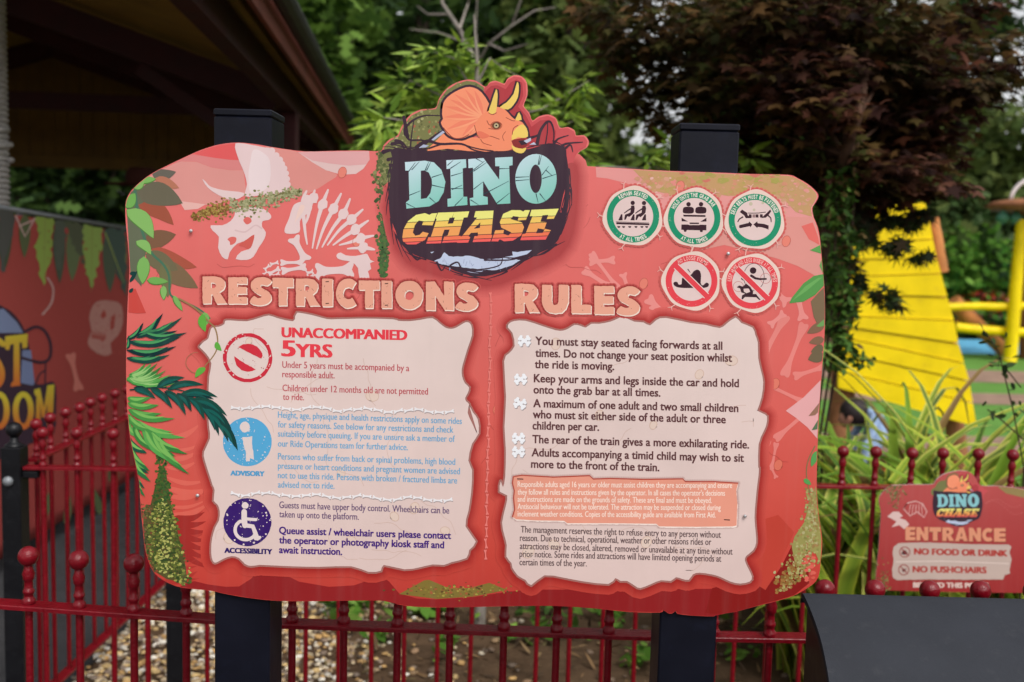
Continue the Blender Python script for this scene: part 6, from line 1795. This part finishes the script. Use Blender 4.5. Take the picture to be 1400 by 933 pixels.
# ---------------------------------------------------------------- red ball-topped fences
def fence(name, label, pts, spacing, n, group, ball_r, rail_h, first=0.0, bottom=0.09, bar_r=.0078, head=.098, cat='fence', skip=()):
    """pts: world points of the rail's top along the run; bars every `spacing` metres"""
    p0 = Vector(pts[0]); p1 = Vector(pts[-1])
    t = thing(name, label, cat, (p0.x, p0.y, 0), group)
    hd = Vector((p1.x - p0.x, p1.y - p0.y, 0)); Ltot = hd.length; hd.normalize(); sd_ = Vector((-hd.y, hd.x, 0))
    def zat(d):
        for a, b in zip(pts, pts[1:]):
            da = (Vector(a) - p0).dot(hd); db = (Vector(b) - p0).dot(hd)
            if d <= db or b is pts[-1]:
                return a[2] + (b[2] - a[2]) * (d - da) / (db - da)
    def rail(nm, zoff, th, dp):
        m = MB()
        q = [Vector(a) for a in pts]
        vs = []; fs = []
        for a in q:
            for (u, v) in ((-dp / 2, -th), (dp / 2, -th), (dp / 2, -.0015), (dp / 2 - .0015, 0), (-dp / 2 + .0015, 0), (-dp / 2, -.0015)):
                vs.append(Vector((a.x, a.y, (a.z if zoff is None else zoff) + v)) + sd_ * u)
        for i in range(len(q) - 1):
            for k in range(6):
                l = (k + 1) % 6
                fs.append((i * 6 + k, i * 6 + l, i * 6 + 6 + l, i * 6 + 6 + k))
        fs.append((5, 4, 3, 2, 1, 0)); fs.append(tuple((len(q) - 1) * 6 + k for k in range(6)))
        m.add(vs, fs)
        return m.build(nm, M['red_paint'], t)
    rail('top_rail', None, .009, .04)
    rail('bottom_rail', bottom, .009, .04)
    # one bar with its ball, copied along the run
    H = rail_h
    prof = [(bar_r, 0.02), (bar_r, H - .0095)]
    prof2 = [(.0125, .0), (.0135, .004), (.0125, .009), (.0095, .012), (.009, .02), (.0112, .022), (.0112, .028), (.0088, .031), (.0085, head - ball_r - .03), (.0112, head - ball_r - .027), (.0112, head - ball_r - .022), (.0125, head - ball_r - .016), (.0085, head - ball_r - .004), (.0085, head - ball_r * .9)]
    bar = None
    for k in range(n):
        if k in skip: continue
        d = first + k * spacing
        z = zat(d)
        pos = hd * d
        if bar is None:
            mb = MB().lathe(prof, (0, 0, 0), 10)
            bar = MB(); bar = mobj('bar', mb.v, mb.f, M['red_paint'], t, None, False, True); autosmooth(bar, 50)
            mk = MB().lathe(prof2, (0, 0, H), 12)
            neck = mobj('neck', mk.v, mk.f, M['red_paint'], bar, None, False, True); autosmooth(neck, 60)
            pr = [(max(.0006, ball_r * math.sin(a)), -ball_r * math.cos(a)) for a in [math.pi * i / 12 for i in range(13)]]
            ml = MB().lathe(pr, (0, 0, H + head), 18)
            ball = mobj('ball', ml.v, ml.f, M['red_paint'], bar, None, True, True)
            bar.location = pos + Vector((0, 0, z - H))
        else:
            c = bar.copy(); COL.objects.link(c); c.rotation_euler = (random.uniform(-.005, .005), random.uniform(-.006, .006), random.uniform(0, 6)); c.location = pos + Vector((0, 0, z - H)); c.parent = t
            for ch in (neck, ball):
                e = ch.copy(); COL.objects.link(e); e.parent = c
    return t
FY = 2.05
rp = [(-60, 819), (0, 822.5), (290, 843), (380, 849), (700, 860), (900, 866), (1106, 869.5), (1420, 874), (1900, 884)]
pts = [tuple(P(a, b, FY)) for a, b in rp]
x_first = P(37, 826, FY).x
sp = (P(1184, 870, FY).x - x_first) / 15.5
sp = .1085
fence('red_fence', 'front red metal fence with ball topped bars running right behind the big sign', pts, sp, 25, 'red ball topped fences', .0205, .88, first=x_first - pts[0][0] - sp, head=.099)
BY = 3.26
pts = [tuple(P(a, b, BY)) for a, b in [(243, 644), (700, 655), (1180, 663.5), (1420, 668), (1960, 680)]]
xf = P(1152, 640, BY).x
xs = pts[0][0]
n0 = int((xf - xs) / .1075)
fence('red_fence', 'rear red metal fence carrying the entrance sign', pts, .1075, n0 + 17, 'red ball topped fences', .019, .86, first=xf - xs - n0 * .1075, head=.108)
gx0 = P(35, 640, BY).x; gx1 = P(231, 643, BY).x
gp_ = [(gx0, BY, P(35, 637, BY).z), (gx1, BY, P(231, 640, BY).z)]
fence('red_gate', 'short red gate panel hung on the black ball topped post at the left', gp_, .111, 4, 'red ball topped fences', .0195, .86, first=P(59, 640, BY).x - gx0, head=.108, bar_r=.0095, cat='gate')
lx = -1.555
zt = P(40, 628, 3.30).z
fence('red_fence', 'side red fence running back along the tarmac path beside the banner', [(lx, 3.30, zt), (lx + .02, 5.3, zt + .01), (lx + .02, 7.2, zt)], .1105, 34, 'red ball topped fences', .0195, .86, first=.04, head=.108)
def gate_post(px, lab, topy):
    w_ = .062
    xc = P(px, 650, BY).x
    top = P(px, topy, BY).z
    t = thing('black_post', lab, 'post', (xc, BY, 0), 'black gate posts')
    o = MB().box((xc - w_ / 2, BY - w_ / 2, 0), (xc + w_ / 2, BY + w_ / 2, top), .003).build('post', M['black_paint'], t)
    MB().lathe([(.03, 0), (.03, .004), (.02, .01), (.012, .018), (.012, .03)], (xc, BY, top), 14).build('neck', M['black_paint'], t, True)
    r = .0255
    MB().lathe([(max(.0006, r * math.sin(a)), -r * math.cos(a)) for a in [math.pi * i / 12 for i in range(13)]], (xc, BY, top + .03 + r * .9), 18).build('ball', M['black_paint'], t, True)
    if px < 100:
        for z, r_ in ((P(14, 655, BY).z, .017),):
            vs = MB().lathe([(r_, 0), (r_ * .95, .008), (r_ * .6, .014), (.001, .016)], (0, 0, 0), 14)
            q = [(xc - .006 + v[0], BY - w_ / 2 - v[2] - .0005, z + v[1]) for v in vs.v]
            m = MB().add(q, vs.f); m.build('bolt_cap', M['grey_metal'], t, True)
        hz = P(40, 640, BY).z
        MB().box((xc + w_ / 2 + .0005, BY - .02, hz - .03), (xc + w_ / 2 + .05, BY + .012, hz - .008), .003).build('hinge', M['black_paint'], t)
    return t
gate_post(20.5, 'black square post with a ball top holding the left end of the gate', 610)
gate_post(243, 'black square post showing below the lower left corner of the sign', 622)

# ---------------------------------------------------------------- entrance sign on the rear fence
EY = BY - .035
es = thing('entrance_sign', 'small red entrance sign hung on the rear fence at the right', 'sign', (P(1310, 740, EY).x, EY, 0))
ze = zm(1190, 640, 5.181)
EO = ze([(60, 230), (80, 180), (130, 135), (180, 122), (330, 118), (440, 116), (462, 90), (500, 55), (560, 32), (620, 20), (680, 22), (725, 45), (755, 85), (785, 125), (900, 128), (1020, 140), (1088, 152), (1200, 165), (1235, 200), (1230, 300), (1240, 450), (1225, 600), (1235, 760), (1210, 850), (1120, 880), (1000, 885), (700, 882), (400, 875), (150, 868), (80, 858), (40, 820), (45, 700), (60, 560), (68, 420), (75, 320)])
eo = smooth(EO, 3)
ep = MB().prism([P(x, y, EY) for x, y in eo], Vector((0, .004, 0))).build('panel', M['alu'], es)
A = Art(Y=EY)
eb = lambda x, y: mixc((186, 86, 84), (158, 50, 50), min(1, max(0, (y - 650) / 160)))
A.grad(eo, eb, 1, 16)
A.blobs(120, lambda: (1190 + random.gauss(170, 34) / 5.18, 640 + (130 + abs(random.gauss(0, 60))) / 5.18), .8, 2.2, [(96, 104, 60), (120, 124, 80), (80, 92, 50), (140, 140, 96)], 3)
A.blobs(90, lambda: (1190 + random.gauss(100, 22) / 5.18, 640 + (870 - abs(random.gauss(0, 80))) / 5.18), .7, 1.8, [(110, 110, 60), (140, 136, 80), (90, 92, 50)], 3)
A.poly(ze([(900, 132), (1020, 143), (1088, 155), (1200, 168), (1226, 200), (1224, 230), (1080, 210), (960, 180)]), (150, 130, 84), 3)
A.poly(ze([(120, 345), (160, 310), (200, 310), (230, 340), (205, 355), (250, 370), (275, 400), (240, 435), (205, 405), (150, 420), (185, 380), (150, 360)]), (222, 190, 184), 4)
A.loop(ze([(235, 290), (260, 250), (320, 235), (370, 255), (400, 310), (380, 350), (330, 310), (280, 340)]), 1.3, (222, 180, 174), 4)
for k in range(5): A.stroke(ze([(285 + 20 * k, 260), (270 + 24 * k, 330)]), 1, (222, 180, 174), 4, .5)
for i in range(26):
    t = i / 25
    A.poly(ell(*ze([(820 + 250 * t, 250 - 30 * math.sin(6 * t) + (60 * t if i % 2 else 0))])[0], .5, None, 6), (218, 140, 132), 4)
EP = ze([(165, 560), (200, 532), (400, 528), (700, 540), (985, 545), (1000, 560), (985, 600), (1000, 650), (985, 720), (990, 750), (950, 760), (940, 790), (700, 792), (400, 790), (190, 795), (160, 780), (152, 720), (165, 660), (158, 600)])
A.poly([(x + .5, y + 1.2) for x, y in EP], (150, 44, 42), 4)
A.poly(rough(EP, .3), (196, 174, 164), 5)
A.text("NO FOOD OR DRINK", *ze([(312, 612), (968, 626)]), 8.2, (176, 58, 52), 7, .06)
A.text("NO PUSHCHAIRS", *ze([(302, 738), (820, 745)]), 8.2, (176, 58, 52), 7, .05)
A.text("BEYOND THIS POINT", *ze([(305, 845), (832, 850)]), 6.6, (226, 200, 190), 7, .045)
A.stroke(ze([(180, 665), (500, 660), (980, 678)]), 1, (228, 210, 202), 6, cap=False)
for (cx, cy) in ((243, 596), (236, 722)):
    c = ze([(cx, cy)])[0]
    A.poly(ell(c[0], c[1], 7.6, None, 26), (150, 54, 52), 6, [ell(c[0], c[1], 6.3, None, 26)])
    A.poly(rough(ze([(cx - 24, cy + 14), (cx - 10, cy - 16), (cx + 8, cy - 10), (cx + 26, cy + 14), (cx, cy + 20)]) if cy < 650 else ze([(cx - 12, cy - 18), (cx + 4, cy - 4), (cx + 20, cy - 10), (cx + 6, cy + 14), (cx - 10, cy + 14)]), .2), (84, 50, 54), 6)
    A.stroke([(c[0] - 5, c[1] - 5), (c[0] + 5, c[1] + 5)], 1.3, (150, 54, 52), 7, cap=False)
ev = [(248, 362, 'E'), (383, 466, 'N'), (475, 553, 'T'), (560, 640, 'R')]
xs_ = [(248, 318), (326, 410), (418, 500), (510, 594), (600, 690), (698, 784), (792, 866), (876, 958)]
for ch, (x0, x1) in zip("ENTRANCE", xs_):
    y0, y1 = 418 + (x0 - 248) * .014, 514 + (x0 - 248) * .016
    (X0, Y0), (X1, Y1) = ze([(x0, y0), (x1, y1)])
    if ch == 'A':
        o, hs = [(X0, Y1), (X0 + (X1 - X0) * .33, Y0), (X0 + (X1 - X0) * .67, Y0), (X1, Y1), (X0 + (X1 - X0) * .68, Y1), (X0 + (X1 - X0) * .62, Y1 - 3), (X0 + (X1 - X0) * .38, Y1 - 3), (X0 + (X1 - X0) * .32, Y1)], [[(X0 + (X1 - X0) * .43, Y1 - 6.5), (X0 + (X1 - X0) * .57, Y1 - 6.5), (X0 + (X1 - X0) * .5, Y0 + 6)]]
    else:
        o, hs = glyph(ch, X0, Y0, X1, Y1, .1)
    A.poly([(x + .6, y + 1) for x, y in o], (120, 40, 40), 5)
    A.poly(o, (222, 150, 118), 6, hs)
A.build('printed_scenery', ep)
A = Art(Y=EY)
# the emblem again, smaller: affine map from the big one
def Tm(p):
    u = (p[0] - 538) / (778 - 538); v = (p[1] - 105) / (378 - 105)
    a = ze([(447, 22)])[0]; b = ze([(792, 34)])[0]; c = ze([(452, 408)])[0]
    return (a[0] + (b[0] - a[0]) * u + (c[0] - a[0]) * v, a[1] + (b[1] - a[1]) * u + (c[1] - a[1]) * v)
build_logo(A, Tm, 8, False)
A.build('emblem', ep)

# ---------------------------------------------------------------- printed banner along the path
BX = -2.38
bn = thing('banner', 'red jungle banner with yellow lettering hung on a grey tube along the left path', 'banner', (BX, 5.4, 0))
ya, yb = PX(-60, 300, BX).y, PX(183, 300, BX).y
top = lambda y: PX(0, 287, BX).z + (PX(178, 316, BX).z - PX(0, 287, BX).z) * (y - PX(0, 287, BX).y) / (PX(178, 316, BX).y - PX(0, 287, BX).y)
ny, nz = 40, 22
V = []; F = []; C = []
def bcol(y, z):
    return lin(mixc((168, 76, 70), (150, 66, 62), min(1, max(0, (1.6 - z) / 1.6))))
def wav(y, z): return .012 * math.sin(y * 9 + z * 2) * (.3 + .7 * z / 1.7) + .008 * math.sin(y * 23 + z * 6)
for i in range(ny + 1):
    y = ya + (yb - ya) * i / ny
    for j in range(nz + 1):
        z = .1 + (top(y) - .012 - .1) * j / nz
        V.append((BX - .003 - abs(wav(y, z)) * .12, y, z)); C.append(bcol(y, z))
for i in range(ny):
    for j in range(nz):
        a = i * (nz + 1) + j
        F.append((a, a + 1, a + nz + 2, a + nz + 1))
cl = mobj('cloth', V, F, M['cloth'], bn, C, True)
md = cl.modifiers.new('thickness', 'SOLIDIFY'); md.thickness = .002
MB().tube([(BX - .01, ya, top(ya) + .012), (BX - .01, yb + .03, top(yb) + .012)], .013, 10).build('tube', M['grey_metal'], bn, True)
for y in (5.05, yb):
    MB().tube([(BX - .03, y, 0), (BX - .03, y, top(y) + .01)], .016, 8).build('post', M['grey_metal'], bn, True)
A = Art(X=BX)
zn = zm(0, 250, 2.917)
N_ = lambda p: zn(p)
for pts, col in [([(0, 100), (60, 112), (50, 200), (30, 280), (20, 330), (12, 360), (0, 330)], (86, 86, 82)), ([(140, 130), (215, 145), (205, 220), (205, 280), (180, 390), (170, 405), (160, 360), (140, 260), (150, 220)], (150, 172, 84)), ([(218, 145), (262, 155), (262, 230), (245, 300), (235, 352), (222, 330), (214, 250)], (92, 98, 86)), ([(262, 155), (335, 165), (335, 330), (310, 290), (280, 230)], (92, 96, 76)), ([(330, 168), (402, 175), (410, 250), (395, 300), (375, 400), (365, 438), (350, 380), (335, 300)], (150, 174, 92)), ([(415, 178), (500, 188), (505, 320), (500, 450), (480, 400), (450, 300), (420, 220)], (78, 94, 86))]:
    A.poly(rough(N_(pts), 2.4, 5), col, 2)
for x0, w0, l0, col in [(20, 60, 250, (74, 84, 66)), (100, 46, 180, (96, 104, 72)), (235, 50, 260, (84, 92, 76)), (300, 60, 240, (108, 120, 84)), (440, 60, 260, (88, 98, 80)), (480, 40, 200, (120, 134, 90))]:
    yt = 104 + x0 * .17
    A.leaf(N_([(x0, yt)])[0], N_([(x0 + random.uniform(-14, 14), yt + l0)])[0], w0 / 2.9, col, 1)
for pts in ([(180, 140), (175, 390)], [(368, 180), (365, 420)], [(420, 200), (495, 400)]):
    A.stroke(N_(pts), 2.2, (146, 158, 84), 3, 1)
A.blobs(14, lambda: (random.choice([random.uniform(50, 70), random.uniform(116, 138)]), random.uniform(305, 360)), 1, 3, [(160, 80, 60), (140, 150, 80)], 3)
A.stroke(N_([(62, 130), (100, 215), (140, 140)]), 2.5, (206, 170, 165), 3, cap=False); A.stroke(N_([(75, 175), (130, 150)]), 2, (206, 170, 165), 3, cap=False)
A.stroke(N_([(190, 380), (212, 420), (205, 480), (170, 525)]), 2.5, (200, 160, 155), 3, sm=3)
A.poly(smooth(N_([(370, 490), (400, 470), (450, 472), (485, 490), (490, 560), (470, 610), (440, 640), (445, 680), (410, 690), (360, 660), (350, 630), (365, 590), (355, 540)]), 2), (188, 134, 124), 3)
A.poly(N_([(400, 530), (415, 505), (425, 530), (410, 545)]), (168, 74, 66), 4); A.poly(N_([(440, 540), (460, 520), (455, 580), (440, 590)]), (168, 74, 66), 4)
A.poly(N_([(365, 590), (425, 600), (420, 630), (365, 620)]), (168, 84, 76), 4)
for k in range(6):
    A.poly(N_([(368 + 10 * k, 592 + 1.6 * k), (374 + 10 * k, 593 + 1.6 * k), (371 + 10 * k, 612 + 1.6 * k)]), (196, 146, 136), 5)
A.blobs(60, lambda: (random.uniform(122, 166), random.uniform(412, 484)), .6, 2.4, [(176, 84, 76), (176, 120, 110), (196, 146, 136)], 5)
A.bone(N_([(280, 680)])[0], N_([(315, 830)])[0], 14, (202, 120, 108), 3)
for x, y in [(20, 500), (150, 640), (140, 690), (160, 640), (60, 690), (90, 700)]:
    A.leaf((x, y + 20), (x + random.uniform(-14, 14), y - 22), 10, (92, 104, 70), 3)
z6b = zm(0, 420, 4.24)
A.poly(smooth(z6b([(-80, 60), (-20, -10), (20, 0), (70, 30), (120, 90), (150, 160), (185, 300), (205, 450), (300, 430), (325, 470), (325, 600), (310, 740), (180, 790), (40, 850), (-90, 860)]), 2), (62, 46, 58), 3)
A.poly(z6b([(-60, 150), (-40, 20), (20, 10), (60, 50), (100, 90), (135, 150), (60, 150)]), (126, 138, 172), 4)
A.poly(z6b([(130, 250), (180, 250), (200, 440), (190, 455), (120, 440)]), (118, 130, 166), 4)
A.stroke(z6b([(150, 140), (210, 115), (260, 140), (292, 210), (290, 290), (250, 320), (180, 310), (110, 290)]), 4, (62, 46, 58), 5, sm=4)
A.stroke(z6b([(265, 320), (262, 440)]), 2, (62, 46, 58), 5); A.stroke(z6b([(200, 470), (230, 390), (262, 370)]), 2, (62, 46, 58), 5, sm=3)
GOLD = lambda y0, y1: (lambda x, y: mixc((206, 190, 62), (204, 108, 52), min(1, max(0, (y - y0) / (y1 - y0)))))
A.poly(z6b([(30, 170), (160, 155), (158, 235), (130, 240), (128, 205), (112, 208), (116, 440), (120, 455), (62, 462), (66, 440), (78, 430), (80, 215), (60, 218), (52, 250), (30, 245)]), GOLD(455, 530), 6)
A.stroke(z6b([(18, 215), (-20, 190), (-50, 215), (-45, 270), (-10, 320), (12, 380), (0, 440), (-40, 460), (-70, 430)]), 8, GOLD(455, 530), 6, sm=3)
for cx in (-5, 135):
    A.poly([(x, y) for x, y in ell(*z6b([(cx, 600)])[0], 14.5, 26, 30)], GOLD(545, 585), 6, [ell(*z6b([(cx, 600)])[0], 6.5, 18, 24)])
A.poly(z6b([(198, 480), (232, 470), (255, 580), (275, 455), (315, 448), (305, 680), (272, 690), (275, 560), (256, 640), (242, 640), (232, 560), (236, 700), (205, 700), (212, 520), (200, 505)]), GOLD(535, 580), 6)
A.build('printed_scenery', cl, 'cloth')

# rope-bound pole behind the banner
px_ = (-712) / FPX * 5.1
pl_ = thing('rope_pole', 'thick pole bound with pale grey rope at the left edge', 'pole', (px_, 5.1, 0))
MB().tube([(px_, 5.1, 0), (px_, 5.1, 4.0)], .07, 16).build('post', M['darkbark'], pl_, True)
prof = []
z = .3; pit = .027
while z < 4.0:
    for k in range(8):
        a = k / 8 * 2 * math.pi
        prof.append((.074 + .014 * abs(math.sin(a / 2)) ** .6, z + pit * k / 8))
    z += pit
r_ = MB().lathe(prof, (px_, 5.1, 0), 22)
o = r_.build('rope', M['rope'], pl_, True)
MB().tube([(px_ + .095 * math.cos(a), 5.1 + .095 * math.sin(a), 1.98 + .012 * a) for a in [k * .5 for k in range(26)]], .014, 8).build('knot', M['rope'], pl_, True)

# ---------------------------------------------------------------- black cabinet in the right foreground
cx0, cx1 = .557, 1.35
pr = [(1.925, 0), (1.925, 1.0), (1.912, 1.0235), (1.885, 1.0255), (1.84, 1.014), (1.79, .992), (1.757, .96), (1.737, .925), (1.72, .87), (1.70, .6), (1.69, 0)]
ed = [PX(a, b, cx0) for a, b in [(1098, 812), (1111, 841), (1122, 874), (1129, 905), (1134, 935), (1139, 975)]]
pr = [(ed[0].y + .012, ed[0].z - .012)] + [(e.y, e.z) for e in ed]
cb = thing('cabinet', 'plain black cabinet with a smooth sloping lid in front of the fence, lower right', 'cabinet', ((cx0 + cx1) / 2, 1.86, 0))
V = []; F = []
lid = pr
yb, yf, zf = pr[0][0], pr[-1][0], pr[-1][1]
prof_ = [(yb - .004, 0), (yb - .004, pr[0][1] - .012)] + [(y + .002, z - .013) for y, z in pr[1:]] + [(yf + .004, 0)]
MB().prism([Vector((cx0 + .012, y, z)) for y, z in prof_], Vector((cx1 - cx0 - .024, 0, 0))).build('body', M['black_paint'], cb)
thk = 0.011
lo = smooth(lid, 4, False)
inner = [(y + .004, z - thk) for y, z in lo]
m = MB().prism([Vector((cx0, y, z)) for y, z in lo + inner[::-1]], Vector((cx1 - cx0, 0, 0)))
autosmooth(m.build('lid', M['lid'], cb), 35)
